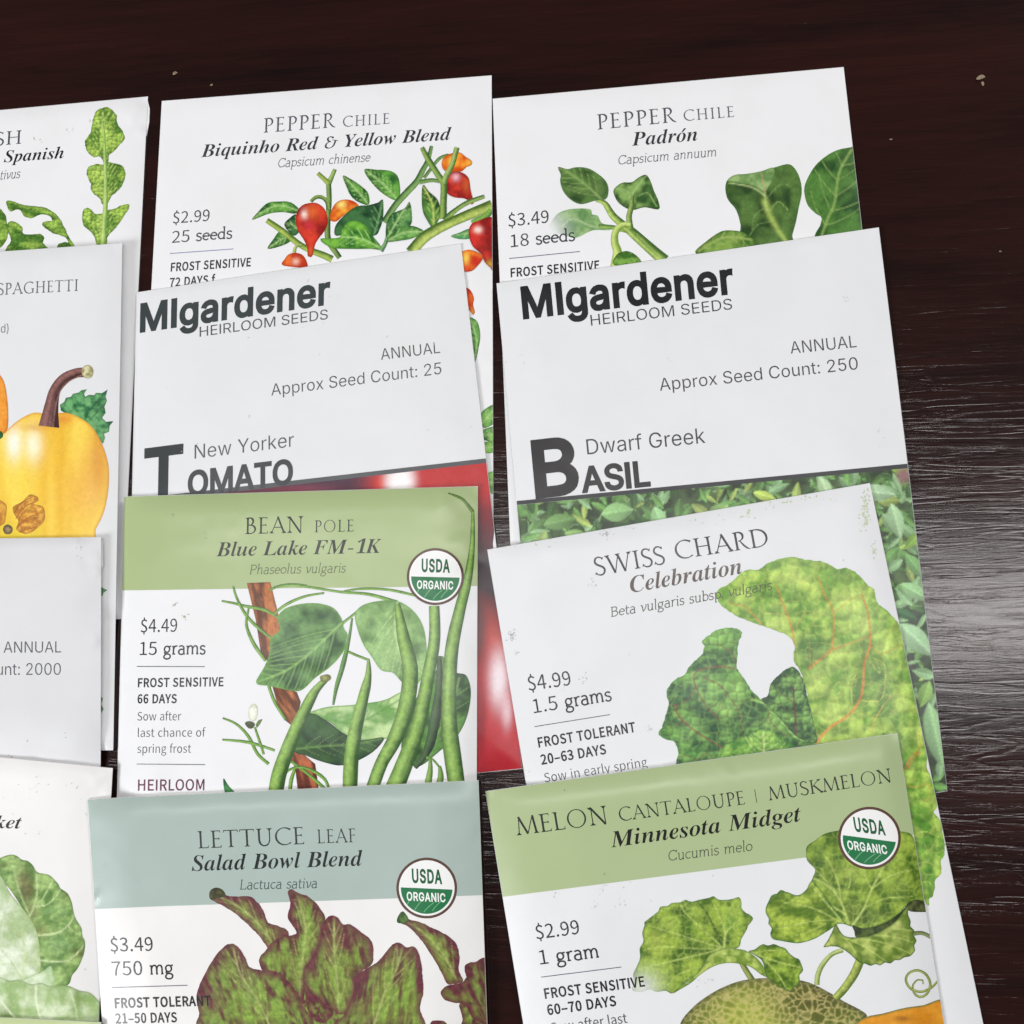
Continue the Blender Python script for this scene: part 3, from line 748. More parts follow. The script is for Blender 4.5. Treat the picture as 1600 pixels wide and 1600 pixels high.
(77,326,[[104,-6,-24,207,-42,-155,-2,-12,-2,-8,2,-8,5,-5,8,-3,12,-1,0,-9,-80,0,0,9,10,0,8,2,7,5,5,6,5,11,5,15,42,156,2,11,1,9,-2,7,-4,6,-8,3,-12,1,0,9,84,0,22,-177,115,177,84,0,0,-9,-11,0,-8,-3,-7,-4,-5,-7,-5,-10,-4,-15,-43,-156,-1,-10,-2,-10,7,-12,20,-5,0,-9,-117,0,0,9,11,0,9,3,7,4,4,6,4,10,5,16,42,160,-136,-214]]),
(80,227,[[-19,0,0,9,11,0,8,2,7,5,5,6,5,11,5,15,42,156,2,10,1,10,-2,7,-4,5,-9,3,-11,2,0,9,103,0,37,-4,25,-10,16,-18,6,-26,-4,-20,-10,-18,-15,-15,-20,-11,-13,-4,-15,-3,-20,-1,-23,-1,-13,0,-20,-73,-3,-12,0,-8,2,-8,4,-5,8,-3,12,-1,0,-9],[110,132,28,4,19,14,12,22,4,29,-9,27,-24,10,-8,-2,-4,-3,-4,-5,-3,-10,-22,-86,6,0]]),
(82,238,[[-19,0,0,9,11,0,8,2,7,5,5,6,5,11,5,15,42,156,2,10,1,8,-2,9,-4,5,-9,3,-11,2,0,9,100,0,21,-1,19,-2,15,-5,13,-6,16,-17,5,-25,-4,-22,-14,-19,-23,-15,-30,-10,31,-94,5,-12,7,-7,9,-4,11,-2,0,-9,-74,0,-40,123,-12,0,-21,-77,-3,-12,0,-8,2,-8,4,-5,8,-3,12,-1,0,-9],[109,136,27,5,21,13,12,21,5,27,-8,27,-25,9,-8,0,-4,-3,-3,-5,-4,-9,-23,-85,5,0]]),
(83,204,[[86,-6,-25,3,-29,9,-11,2,-8,-3,-4,-4,-4,-5,-10,0,19,84,11,0,0,-2,4,-31,10,-22,18,-14,24,-4,11,2,12,5,9,7,7,10,5,11,1,12,-1,11,-4,9,-7,10,-9,10,-12,12,-14,13,-14,13,-11,11,-7,11,-5,10,-3,10,0,13,2,19,8,16,12,15,15,11,18,6,21,3,23,-3,26,-7,9,-2,9,3,7,8,11,0,-18,-77,-11,0,0,4,0,4,-1,15,-5,14,-7,12,-10,8,-11,6,-13,2,-15,-3,-13,-9,-8,-13,-3,-15,2,-10,5,-10,7,-11,10,-9,13,-12,12,-11,16,-16,12,-17,8,-18,3,-21,-6,-31,-17,-24,-12,-9,-16,-6,-17,-4]]),
(89,194,[[12,0,0,9,14,2,10,4,8,7,4,11,20,76,1,5,0,3,0,4,-1,4,-30,91,-6,12,-4,7,-6,4,-9,2,0,9,101,0,0,-9,-12,-1,-8,-2,-3,-4,-2,-7,0,-4,2,-5,25,-85,46,62,10,17,3,12,-5,13,-16,4,-5,0,0,9,81,0,0,-9,-9,-2,-9,-4,-8,-8,-9,-11,-73,-100,-20,-77,-1,-13,1,-8,5,-5,8,-2,14,-2,0,-9]]),
(97,186,[[29,-5,-16,3,-12,10,-9,14,-3,19,2,20,7,21,8,20,12,20,13,17,16,14,23,14,22,5,18,-6,9,-19,6,21,39,0,-30,-108,-3,-11,-2,-8,-2,-6,0,-4,1,-7,4,-2,12,7,14,19,8,-5,-14,-21,-14,-15,-14,-9,-15,-3,-17,6,-6,18,1,10,3,13,-14,-21,-14,-14,-16,-9],[51,22,9,3,9,6,8,10,7,11,14,30,9,30,2,14,1,12,-4,13,-10,5,-9,-3,-9,-7,-9,-11,-8,-14,-9,-15,-6,-18,-4,-13,-3,-11,-3,-19,4,-17]]),
(98,179,[[42,-5,-11,1,-12,2,-10,4,-8,5,-5,5,-2,5,0,5,2,7,50,179,3,13,1,7,-1,6,-3,4,-5,2,-9,1,-5,0,0,10,37,3,41,7,-34,-120,24,23,26,8,17,-3,12,-10,9,-16,2,-21,-2,-20,-6,-20,-9,-20,-13,-19,-15,-17,-17,-14,-27,-13],[51,8,10,2,10,6,9,9,8,11,15,28,9,31,4,15,0,14,-1,9,-3,7,-6,4,-7,2,-13,-4,-12,-13,-5,-10,-5,-11,-5,-15,-5,-16,-12,-39,-3,-11,0,-9,3,-7]]),
(100,186,[[31,-5,-17,3,-12,10,-8,16,-3,22,2,17,5,19,8,19,10,18,13,17,14,15,24,15,24,6,15,-3,12,-6,14,48,2,10,1,7,-1,6,-4,4,-7,1,-9,1,0,10,37,4,39,7,-59,-215,-2,-12,-1,-8,1,-2,3,-2,4,2,6,5,6,9,8,11,8,-6,-15,-21,-13,-15,-12,-9,-14,-3,-17,6,-6,18,1,11,3,12,-14,-21,-15,-15,-14,-8],[53,23,9,3,9,6,8,10,7,13,13,30,10,30,2,13,1,10,-4,14,-10,6,-7,-3,-8,-6,-9,-9,-8,-12,-14,-28,-11,-30,-3,-14,-1,-12,1,-9,3,-6,6,-5]]),
(101,149,[[48,-5,-22,4,-17,12,-11,18,-4,25,2,20,7,21,11,20,14,18,15,16,18,12,18,8,19,3,16,-3,14,-7,8,-11,2,-13,-6,-22,-18,-20,-13,-8,-16,-8,-19,-6,-22,-5,-3,-20,2,-12,5,-9,9,-6,11,-2,20,8,20,25,11,-7,-15,-22,-16,-16,-19,-10],[47,81,16,6,15,8,12,11,9,12,7,13,2,13,-2,7,-2,5,-4,3,-5,0,-13,-5,-13,-14,-12,-25]]),
(103,166,[[43,-77,-31,3,-22,8,-14,13,-4,16,2,13,9,10,15,9,20,8,-14,12,-5,13,2,10,5,8,11,8,15,9,-12,9,-9,10,-5,10,-1,13,3,17,8,16,12,14,16,10,18,7,20,3,29,-4,24,-14,33,0,-2,-16,-21,0,1,-7,0,-6,-2,-18,-8,-16,-14,-14,-16,-10,-19,-7,-21,-2,-20,1,-7,-7,-3,-5,4,-7,12,-5,10,-3,13,-4,26,-10,11,-6,7,-7,8,-12,2,-13,-3,-16,-8,-14,-13,-11,-17,-9,-21,-5],[64,69,10,3,9,7,8,11,6,14,4,16,1,17,-3,17,-13,5,-9,-2,-9,-8,-9,-11,-6,-15,-4,-16,-1,-16,4,-16],[47,-65,17,3,14,6,9,8,3,12,-4,10,-9,8,-18,7,-25,9,-23,-15,-7,-17,3,-12,9,-10,14,-6]]),
(104,198,[[116,-5,-18,7,-6,20,0,10,4,15,5,17,7,21,13,38,2,8,1,6,-2,5,-5,2,-21,-10,-24,-32,-11,-22,-10,-24,-9,-27,-7,-29,-46,0,57,208,2,8,1,5,1,5,0,2,-1,6,-3,4,-5,1,-9,1,-6,0,0,10,16,1,19,3,20,3,23,4,-40,-152,20,28,18,19,19,12,19,4,21,-7,7,-21,-3,-20,-9,-30,-17,-52,-2,-6,-1,-4,2,-6,4,-2,11,7,16,23,9,-5,-16,-23,-15,-17,-15,-11]]),
(105,108,[[73,206,-10,2,-7,5,-6,8,-2,10,2,9,6,8,7,6,10,1,9,-1,9,-6,5,-8,2,-9,-2,-10,-5,-8,-9,-5],[28,-4,-12,2,-8,4,-6,9,-1,11,0,6,1,8,4,12,18,69,4,14,1,10,-3,8,-12,2,-3,0,0,10,38,5,34,6,-34,-124,-1,-10,-1,-7,1,-6,4,-1,12,6,15,20,7,-5,-14,-22,-14,-15,-16,-9]]),
(107,179,[[113,-5,-15,4,-12,12,-5,10,-5,15,-5,20,-5,24,-13,-11,-18,-69,-46,0,57,208,2,8,1,5,1,5,0,2,-1,6,-3,4,-5,1,-9,1,-6,0,0,10,16,1,19,3,20,3,23,4,-45,-170,15,13,14,10,10,8,8,7,9,11,3,8,-1,5,-3,3,-5,2,-9,1,0,9,76,0,0,-9,-10,-2,-8,-4,-7,-4,-11,-8,-16,-13,-19,-16,3,-23,3,-18,3,-15,4,-12,7,-16,8,-5,11,6,10,17,8,-4,-11,-21,-12,-14,-13,-9]]),
(108,96,[[22,-5,-11,1,-9,6,-6,9,-2,11,2,12,3,13,44,159,4,15,1,9,-4,8,-12,3,-3,0,0,8,20,3,19,3,17,3,16,3,-57,-213,-3,-10,-1,-8,2,-6,4,-2,12,7,14,20,8,-5,-14,-22,-14,-15,-14,-9]]),
(110,198,[[118,-5,-19,7,-6,20,1,10,4,15,4,17,7,21,13,38,2,8,1,6,-2,5,-5,2,-20,-9,-22,-29,-12,-22,-10,-25,-10,-28,-8,-31,-44,0,32,117,2,9,2,7,0,5,1,3,-4,8,-12,2,-3,0,-1,10,17,2,18,3,19,2,21,4,-20,-64,20,28,20,20,18,12,20,4,21,-7,7,-21,-1,-8,-2,-10,-4,-15,-5,-17,-15,-46,-5,-16,1,-6,5,-2,5,2,6,5,6,8,8,11,8,-6,-16,-22,-13,-14,-15,-10]]),
(111,175,[[53,-5,-23,4,-19,12,-12,19,-5,24,3,21,6,21,10,20,14,18,15,15,17,12,19,8,20,3,24,-4,20,-12,12,-19,4,-25,-2,-20,-7,-20,-10,-20,-12,-18,-16,-16,-18,-12,-19,-8],[58,8,8,2,8,7,8,11,7,13,13,32,9,33,2,15,1,12,-5,20,-13,7,-9,-2,-9,-7,-7,-10,-9,-13,-12,-32,-9,-34,-2,-16,-1,-14,5,-18]]),
(112,183,[[-44,-77,0,10,9,1,7,3,4,4,3,6,5,14,42,166,3,13,-1,6,-4,3,-6,2,-9,1,0,9,38,5,33,6,-11,-38,14,17,15,11,14,7,14,3,16,-3,12,-10,8,-14,3,-21,-2,-22,-7,-23,-10,-21,-14,-21,-15,-17,-17,-14,-18,-8,-19,-3,-13,2,-12,6,-11,-41,-3,-16,2,-7,4,-3,7,-2,11,-2,0,-9],[57,8,9,3,9,6,9,10,8,12,14,30,9,30,3,14,1,11,-1,9,-4,7,-4,4,-6,1,-14,-4,-12,-12,-11,-21,-9,-29,-10,-36,-4,-14,-1,-8,4,-10]]),
(113,178,[[41,-77,0,10,8,0,6,1,4,4,4,4,3,7,3,10,20,75,-13,-17,-13,-13,-14,-6,-16,-3,-16,3,-12,10,-7,16,-3,22,1,17,5,19,8,19,10,18,13,17,14,15,23,15,23,6,16,-3,14,-10,2,10,44,0,-54,-203,-3,-12,-1,-6,2,-7,4,-5,6,-2,11,-2,0,-9],[57,23,8,2,8,6,8,10,8,13,13,28,10,32,2,14,1,12,-3,13,-11,5,-7,-2,-7,-6,-8,-8,-8,-11,-13,-25,-10,-24,-6,-22,-1,-16,3,-16]]),
(114,144,[[-8,0,32,117,2,9,2,7,0,5,1,3,-4,8,-12,2,-3,0,-1,10,17,2,18,3,19,2,21,4,-21,-67,9,16,8,14,8,11,7,10,7,6,7,6,7,3,7,1,16,-6,5,-19,-2,-11,-4,-8,-7,-6,-9,-1,-10,3,-9,8,-3,2,-13,-10,-16,-27,-10,-20,-9,-23,-8,-26,-8,-28]]),
(115,140,[[50,-5,-15,2,-19,5,-8,2,-7,-2,-5,-6,-9,2,9,63,11,-2,11,-38,27,-13,16,5,5,16,-3,13,-4,9,-7,8,-14,18,-9,13,-8,13,-4,12,-1,11,3,18,10,15,16,9,19,3,16,-1,19,-5,4,-1,3,0,7,1,5,5,10,0,-9,-56,-10,1,-12,34,-23,11,-8,-1,-7,-5,-4,-5,-1,-7,4,-14,11,-16,12,-14,11,-16,10,-18,2,-9,2,-9,-2,-14,-6,-12,-8,-11,-11,-8,-13,-5]]),
(116,102,[[17,-5,-19,6,-7,21,1,7,2,10,31,113,-18,0,0,12,19,9,18,13,16,15,14,20,16,0,-16,-55,30,0,-5,-14,-29,0,-28,-95,-3,-15,-1,-11,1,-6,4,-3,11,8,17,22,9,-5,-16,-23,-15,-16,-16,-10]]),
(117,198,[[26,-5,-22,7,-6,20,0,9,2,10,4,15,4,16,13,45,3,14,2,10,-4,8,-11,2,-4,0,0,10,16,1,18,3,40,7,-36,-128,-3,-8,0,-7,2,-5,5,-2,20,10,23,31,12,22,10,24,9,28,8,30,44,0,-16,-58,-11,-42,-7,-26,-2,-9,2,-5,4,-3,5,2,6,5,6,8,8,11,8,-5,-16,-22,-13,-15,-15,-10,-15,-3,-10,2,-8,5,-5,9,-2,11,2,11,5,24,-19,-28,-19,-19,-18,-11]]),
(119,233,[[26,-6,0,20,0,20,0,19,0,17,-1,16,-1,24,-3,16,-7,20,-11,6,-4,0,0,9,55,11,5,-6,4,-19,3,-31,3,-43,58,99,9,0,12,-124,11,13,9,11,8,11,5,9,5,10,3,7,2,5,1,5,-2,7,-7,7,-6,9,-3,9,2,8,5,7,7,5,8,1,9,-1,7,-5,5,-9,1,-11,-5,-23,-15,-30,-26,-36,-36,-43,-17,-19,-10,-1,-10,105,-61,-104]]),
],
'bd': [
(49,206,[[36,0,0,19,30,0,8,2,6,4,3,7,1,12,0,184,-13,-15,-12,-12,-11,-9,-11,-2,-8,2,-7,6,-5,8,-1,11,12,4,13,5,14,8,17,12,26,19,41,0,0,-221,1,-11,3,-7,6,-5,9,-2,30,0,0,-19]]),
],
'am': [
(36,199,[[172,219,-11,7,-15,7,-15,5,-13,2,0,13,-30,0,0,-13,-29,-8,-21,-14,-14,-20,-5,-25,4,-19,13,-18,21,-15,31,-12,0,-79,-21,6,-17,7,-15,10,-16,14,0,-45,17,-9,16,-8,17,-6,19,-2,0,-40,30,0,0,40,29,8,21,17,12,20,4,22,-5,24,-13,20,-20,16,-28,11,0,73,14,-5,16,-7,13,-8,11,-9],[88,145,-15,6,-11,8,-5,9,-2,10,3,11,6,9,10,6,14,4],[118,96,14,-7,10,-8,5,-9,2,-10,-2,-11,-6,-10,-10,-7,-13,-4]]),
(38,229,[[181,124,-5,-10,-6,-11,-8,-10,-7,-9,-36,40,21,17,14,16,8,17,4,17,-5,21,-12,17,-20,12,-24,4,-26,-4,-20,-12,-13,-18,-5,-23,2,-16,6,-16,10,-14,10,-12,-23,-16,-19,-17,-13,-19,-4,-22,6,-24,13,-18,20,-13,24,-4,18,2,19,6,20,11,22,18,29,-34,47,0,-51,59,13,16,11,17,10,17,7,15],[131,59,-13,-12,-14,-9,-13,-6,-14,-2,-21,8,-10,18,3,13,9,13,13,12,19,12],[76,191,8,17,19,7,21,-7,8,-19,-1,-9,-5,-9,-10,-11,-17,-11,-8,9,-7,10,-6,11]]),
(46,80,[[40,41,-16,-7,-6,-15,6,-16,16,-6,16,6,6,16,-6,15]]),
(48,183,[[172,125,-6,53,-16,40,-26,26,-32,9,-33,-9,-26,-26,-16,-40,-6,-53,6,-53,16,-40,26,-26,33,-9,32,9,26,26,16,40],[136,125,-3,-39,-9,-30,-13,-18,-19,-7,-19,7,-14,18,-9,30,-3,39,3,39,9,30,14,18,19,7,19,-7,13,-18,9,-30]]),
(49,183,[[110,250,-36,0,0,-250,36,0]]),
(50,183,[[171,34,-96,0,36,44,24,36,14,32,4,29,-5,32,-16,25,-24,16,-31,5,-15,-1,-15,-4,-15,-8,-14,-11,0,-45,14,17,15,10,14,5,13,2,17,-4,14,-9,9,-15,3,-19,-1,-14,-4,-13,-5,-12,-8,-14,-18,-29,-23,-30,-24,-30,-22,-27,0,-2,159,0]]),
(51,183,[[30,209,22,8,20,2,18,-2,14,-8,8,-11,4,-16,-4,-16,-9,-11,-15,-7,-22,-2,0,-34,23,-2,17,-9,10,-13,3,-17,-2,-17,-8,-12,-13,-8,-17,-3,-13,1,-14,4,-14,5,-14,9,0,-39,13,-6,13,-4,14,-3,13,-1,31,5,25,16,16,24,7,30,-3,20,-6,17,-11,14,-17,9,15,10,10,12,5,15,2,19,-5,27,-15,21,-23,13,-30,4,-14,-1,-12,-1,-11,-3,-11,-6]]),
(52,183,[[146,253,-15,0,-127,-154,0,-17,106,0,0,-82,36,0,0,82,26,0,0,32,-26,0],[109,186,1,0,0,-72,-58,0]]),
(53,183,[[148,250,-111,0,0,-130,37,3,27,-8,18,-17,5,-22,-3,-17,-12,-15,-16,-10,-20,-3,-14,1,-13,4,-14,5,-14,8,0,-37,16,-7,15,-5,14,-2,16,-1,32,5,27,17,16,25,7,33,-7,32,-18,25,-28,17,-39,4,0,63,79,0]]),
(54,183,[[116,253,-43,-35,-31,-41,-20,-45,-6,-46,6,-37,17,-28,25,-18,33,-6,28,5,24,17,15,23,7,29,-6,30,-14,23,-23,15,-27,5,-23,-3,-17,-7,11,26,18,26,22,22,26,18],[54,97,20,11,19,3,16,-3,13,-9,9,-12,3,-15,-2,-17,-8,-13,-13,-8,-17,-3,-18,5,-15,13,-9,20]]),
(55,183,[[179,250,-161,0,0,-34,108,0,-92,-205,32,-14]]),
(56,183,[[171,68,-2,18,-7,16,-10,15,-15,11,14,11,9,13,6,14,2,15,-6,28,-15,23,-23,16,-30,5,-30,-5,-25,-16,-16,-22,-5,-29,1,-15,7,-14,9,-13,13,-11,-16,-12,-11,-14,-7,-16,-2,-18,6,-28,17,-22,26,-16,31,-5,32,5,25,15,17,22],[132,181,-3,-14,-8,-12,-13,-8,-16,-3,-14,3,-13,9,-8,12,-3,14,2,16,8,11,13,8,17,2,15,-3,12,-7,8,-13],[136,71,-3,-15,-9,-14,-13,-8,-19,-3,-18,3,-14,8,-9,12,-3,17,3,15,9,13,14,8,18,3,18,-3,14,-8,8,-13]]),
(57,183,[[69,-3,40,32,32,41,20,46,8,46,-6,36,-17,30,-25,18,-32,7,-31,-6,-24,-17,-15,-24,-6,-27,6,-28,15,-23,22,-16,28,-6,20,3,18,8,-8,-24,-16,-24,-23,-24,-29,-22],[49,179,3,17,9,12,13,8,16,3,16,-3,14,-10,9,-15,3,-17,0,-9,-2,-11,-20,-10,-18,-3,-17,3,-13,8,-10,12]]),
],
}

GL = {}
for _f, _rows in OUTLINES.items():
    GL[_f] = {chr(_o): (_adv / 250, [np.array(_l, float).reshape(-1, 2).cumsum(0) / 250 for _l in _ls]) for _o, _adv, _ls in _rows}

# plain upright bar for the capital I of the grotesque face
GL['in']['I'] = (0.34, [np.array([(.10, 0), (.235, 0), (.235, 1), (.10, 1)])])


def area2(c):
    x, y = c[:, 0], c[:, 1]
    return 0.5 * np.sum(x * np.roll(y, -1) - y * np.roll(x, -1))


def embolden(cs, w):
    if not cs or abs(w) < 1e-6:
        return cs
    sg = np.sign(max((area2(c) for c in cs), key=abs))
    out = []
    for c in cs:
        # drop repeated points
        keep = np.linalg.norm(c - np.roll(c, 1, 0), axis=1) > 1e-4
        c = c[keep]
        a = c - np.roll(c, 1, 0)
        b = np.roll(c, -1, 0) - c
        na = np.stack([a[:, 1], -a[:, 0]], 1) / np.linalg.norm(a, axis=1, keepdims=True)
        nb = np.stack([b[:, 1], -b[:, 0]], 1) / np.linalg.norm(b, axis=1, keepdims=True)
        m = na + nb
        q = (m * m).sum(1, keepdims=True)
        m = m * 2 / np.maximum(q, 1.0)
        out.append(c + m * w * sg)
    return out


def bez(*p, n=12):
    p = [np.array(q, float) for q in p]
    t = np.linspace(0, 1, n)[:, None]
    if len(p) == 3:
        return (1 - t) ** 2 * p[0] + 2 * t * (1 - t) * p[1] + t * t * p[2]
    return (1 - t) ** 3 * p[0] + 3 * t * (1 - t) ** 2 * p[1] + 3 * t * t * (1 - t) * p[2] + t ** 3 * p[3]


def arc(cx, cy, rx, ry, a0, a1, n=22):
    t = np.radians(np.linspace(a0, a1, n))
    return np.stack([cx + rx * np.cos(t), cy + ry * np.sin(t)], 1)


def ribbon(pts, wf):
    P = np.asarray(pts, float)
    d = np.gradient(P, axis=0)
    d /= np.maximum(np.linalg.norm(d, axis=1, keepdims=True), 1e-9)
    nrm = np.stack([-d[:, 1], d[:, 0]], 1)
    w = wf(P, d) if callable(wf) else np.interp(np.linspace(0, 1, len(P)), np.linspace(0, 1, len(np.atleast_1d(wf))), np.atleast_1d(wf))
    w = w[:, None] / 2
    c = np.concatenate([P + nrm * w, (P - nrm * w)[::-1]])
    return c if area2(c) > 0 else c[::-1]


T_, t_ = 0.110, 0.052


def nib(P, d):
    # broad pen held at about 20 degrees
    a = math.radians(18)
    s = np.abs(d[:, 0] * math.sin(a) - d[:, 1] * math.cos(a))
    return t_ + (T_ - t_) * s ** 1.3


def serif(x, y, l=0.115, r=0.115, dirn=1):
    """bracketed foot (dirn 1: standing on y) or head (dirn -1: hanging from y)"""
    h = T_ / 2
    k = 0.028 * dirn
    pts = [(x - h - l, y), (x + h + r, y), (x + h + r, y + k), (x + h + 0.02, y + k * 2.0), (x + h, y + k * 4.5),
           (x - h, y + k * 4.5), (x - h - 0.02, y + k * 2.0), (x - h - l, y + k)]
    c = np.array(pts)
    return c if area2(c) > 0 else c[::-1]


def tick(x, y, dy, s=1):
    c = np.array([(x - 0.05 * s, y), (x + 0.012 * s, y), (x + 0.03 * s, y + dy), (x - 0.0 * s, y + dy)])
    return c if area2(c) > 0 else c[::-1]


def stem(x, w=T_, y0=0, y1=1, top=True, bot=True, l=0.1, r=0.1):
    o = [ribbon([(x, y0), (x, y1)], w)]
    if bot:
        o.append(serif(x, y0, l, r, 1))
    if top:
        o.append(serif(x, y1, l, r, -1))
    return o


def line(x0, y0, x1, y1, w):
    return ribbon([(x0, y0), (x1, y1)], w)


def trajan():
    A = {}
    st = lambda *a, **k: stem(*a, **k)
    A['I'] = (0.42, st(.21))
    A['H'] = (1.0, st(.2) + st(.8) + [line(.2, .52, .8, .52, t_)])
    arms = lambda w3, w2: [line(.2, 1 - t_ / 2, w2, 1 - t_ / 2, t_), tick(w2, 1, -.13), line(.2, .52, w2 - .06, .52, t_), tick(w2 - .05, .58, -.13)]
    A['E'] = (0.68, st(.2, r=0.02) + arms(.6, .55) + [line(.2, t_ / 2, .6, t_ / 2, t_), tick(.6, 0, .15)])
    A['F'] = (0.62, st(.2) + arms(.6, .55))
    A['L'] = (0.66, st(.2, r=0.02) + [line(.2, t_ / 2, .6, t_ / 2, t_), tick(.6, 0, .16)])
    bowl = lambda y0, y1, x, xr: [ribbon(np.concatenate([[(x, y1)], bez((x + .1, y1), (xr + .04, y1 + .0), (xr + .04, y0 + .0), (x + .1, y0), n=20), [(x, y0)]]), nib)]
    A['P'] = (0.66, st(.2, r=0.08) + [ribbon(np.concatenate([[(.2, .98)], bez((.3, .98), (.68, 1.0), (.68, .46), (.3, .47), n=20)]), nib)])
    A['R'] = (0.82, st(.2, r=0.08) + [ribbon(np.concatenate([[(.2, .98)], bez((.3, .98), (.66, 1.0), (.66, .5), (.3, .5), n=20)]), nib),
                                   ribbon(bez((.38, .5), (.55, .22), (.68, .02), (.86, .0), n=12), [.05, .09, .09, .03])])
    A['B'] = (0.74, st(.2, r=0.0) + [ribbon(np.concatenate([[(.2, .98)], bez((.3, .98), (.6, 1.0), (.6, .54), (.3, .54), n=18)]), nib),
                                   ribbon(np.concatenate([[(.2, .54)], bez((.3, .54), (.78, .56), (.76, .0), (.3, .02), n=20), [(.2, .02)]]), nib)])
    A['D'] = (1.0, st(.2, r=0.0) + [ribbon(np.concatenate([[(.2, .98)], bez((.3, .98), (1.1, 1.02), (1.1, -.02), (.3, .02), n=26), [(.2, .02)]]), nib)])
    A['O'] = (1.14, [None])
    o_o = arc(.57, .5, .5, .52, 0, 360, 48)[:-1]
    o_i = np.stack([.57 + .41 * np.cos(np.radians(np.linspace(0, 360, 48)[:-1] + 0)), .5 + .475 * np.sin(np.radians(np.linspace(0, 360, 48)[:-1]))], 1)
    A['O'] = (1.14, [o_o, o_i[::-1]])
    A['C'] = (0.96, [ribbon(arc(.58, .5, .48, .49, 48, 312, 34), nib), tick(.9, .86, .1), tick(.9, .14, -.08)])
    A['G'] = (1.04, [ribbon(arc(.58, .5, .48, .49, 48, 318, 34), nib), tick(.9, .86, .1)] + [line(.9, .04, .9, .42, T_), serif(.9, .42, .1, .07, -1)])
    A['S'] = (0.6, [ribbon(np.concatenate([bez((.48, .86), (.42, 1.03), (.08, 1.06), (.08, .76), n=14), bez((.08, .76), (.1, .5), (.54, .52), (.53, .24), n=14)[1:], bez((.53, .24), (.5, -.07), (.14, -.05), (.06, .16), n=14)[1:]]), lambda P, d: t_ + .055 * np.sin(np.linspace(0, np.pi, len(P)))), tick(.5, .83, .14), tick(.04, .18, -.14, -1)])
    A['T'] = (0.84, st(.42, top=False) + [line(.04, 1 - t_ / 2, .8, 1 - t_ / 2, t_), tick(.8, 1, -.14), tick(.04, 1, -.14, -1)])
    A['U'] = (0.98, [ribbon(np.concatenate([[(.2, 1)], [(.2, .4)], bez((.2, .36), (.22, -.12), (.74, -.12), (.78, .36), n=20), [(.78, 1)]]), lambda P, d: np.where(P[:, 0] < .3, T_, np.where(P[:, 0] > .7, t_ + .012, T_ * .75))), serif(.2, 1, .1, .1, -1), serif(.78, 1, .1, .1, -1)])
    A['A'] = (0.94, [line(.1, 0, .5, 1.02, t_), line(.46, 1.02, .86, 0, T_), line(.24, .36, .7, .36, t_), serif(.1, 0, .07, .09, 1), serif(.86, 0, .1, .08, 1)])
    A['N'] = (1.04, [line(.2, 0, .2, 1, t_), line(.16, 1, .86, -.02, T_), line(.86, 0, .86, 1, t_), serif(.2, 0, .09, .09, 1), serif(.86, 1, .09, .09, -1), serif(.14, 1, .08, -.04, -1)])
    A['M'] = (1.2, [line(.14, 0, .24, 1, t_), line(.22, 1, .6, .02, T_), line(.6, .02, .96, 1, t_), line(.96, 1, 1.06, 0, T_), serif(.14, 0, .07, .07, 1), serif(1.06, 0, .09, .09, 1)])
    A['W'] = (1.36, [line(.1, 1, .42, -.02, T_), line(.42, 0, .7, .98, t_), line(.66, 1, .96, -.02, T_), line(.96, 0, 1.26, 1, t_), serif(.1, 1, .08, .08, -1), serif(.66, 1, .08, .08, -1), serif(1.26, 1, .06, .08, -1)])
    A['K'] = (0.88, st(.2) + [line(.24, .5, .72, .98, t_), line(.34, .58, .86, 0, T_), serif(.72, 1, .08, .1, -1), serif(.86, 0, .1, .06, 1)])
    A['|'] = (0.5, [line(.25, -.02, .25, 1.05, .05)])
    return A


GL['tr'] = trajan()


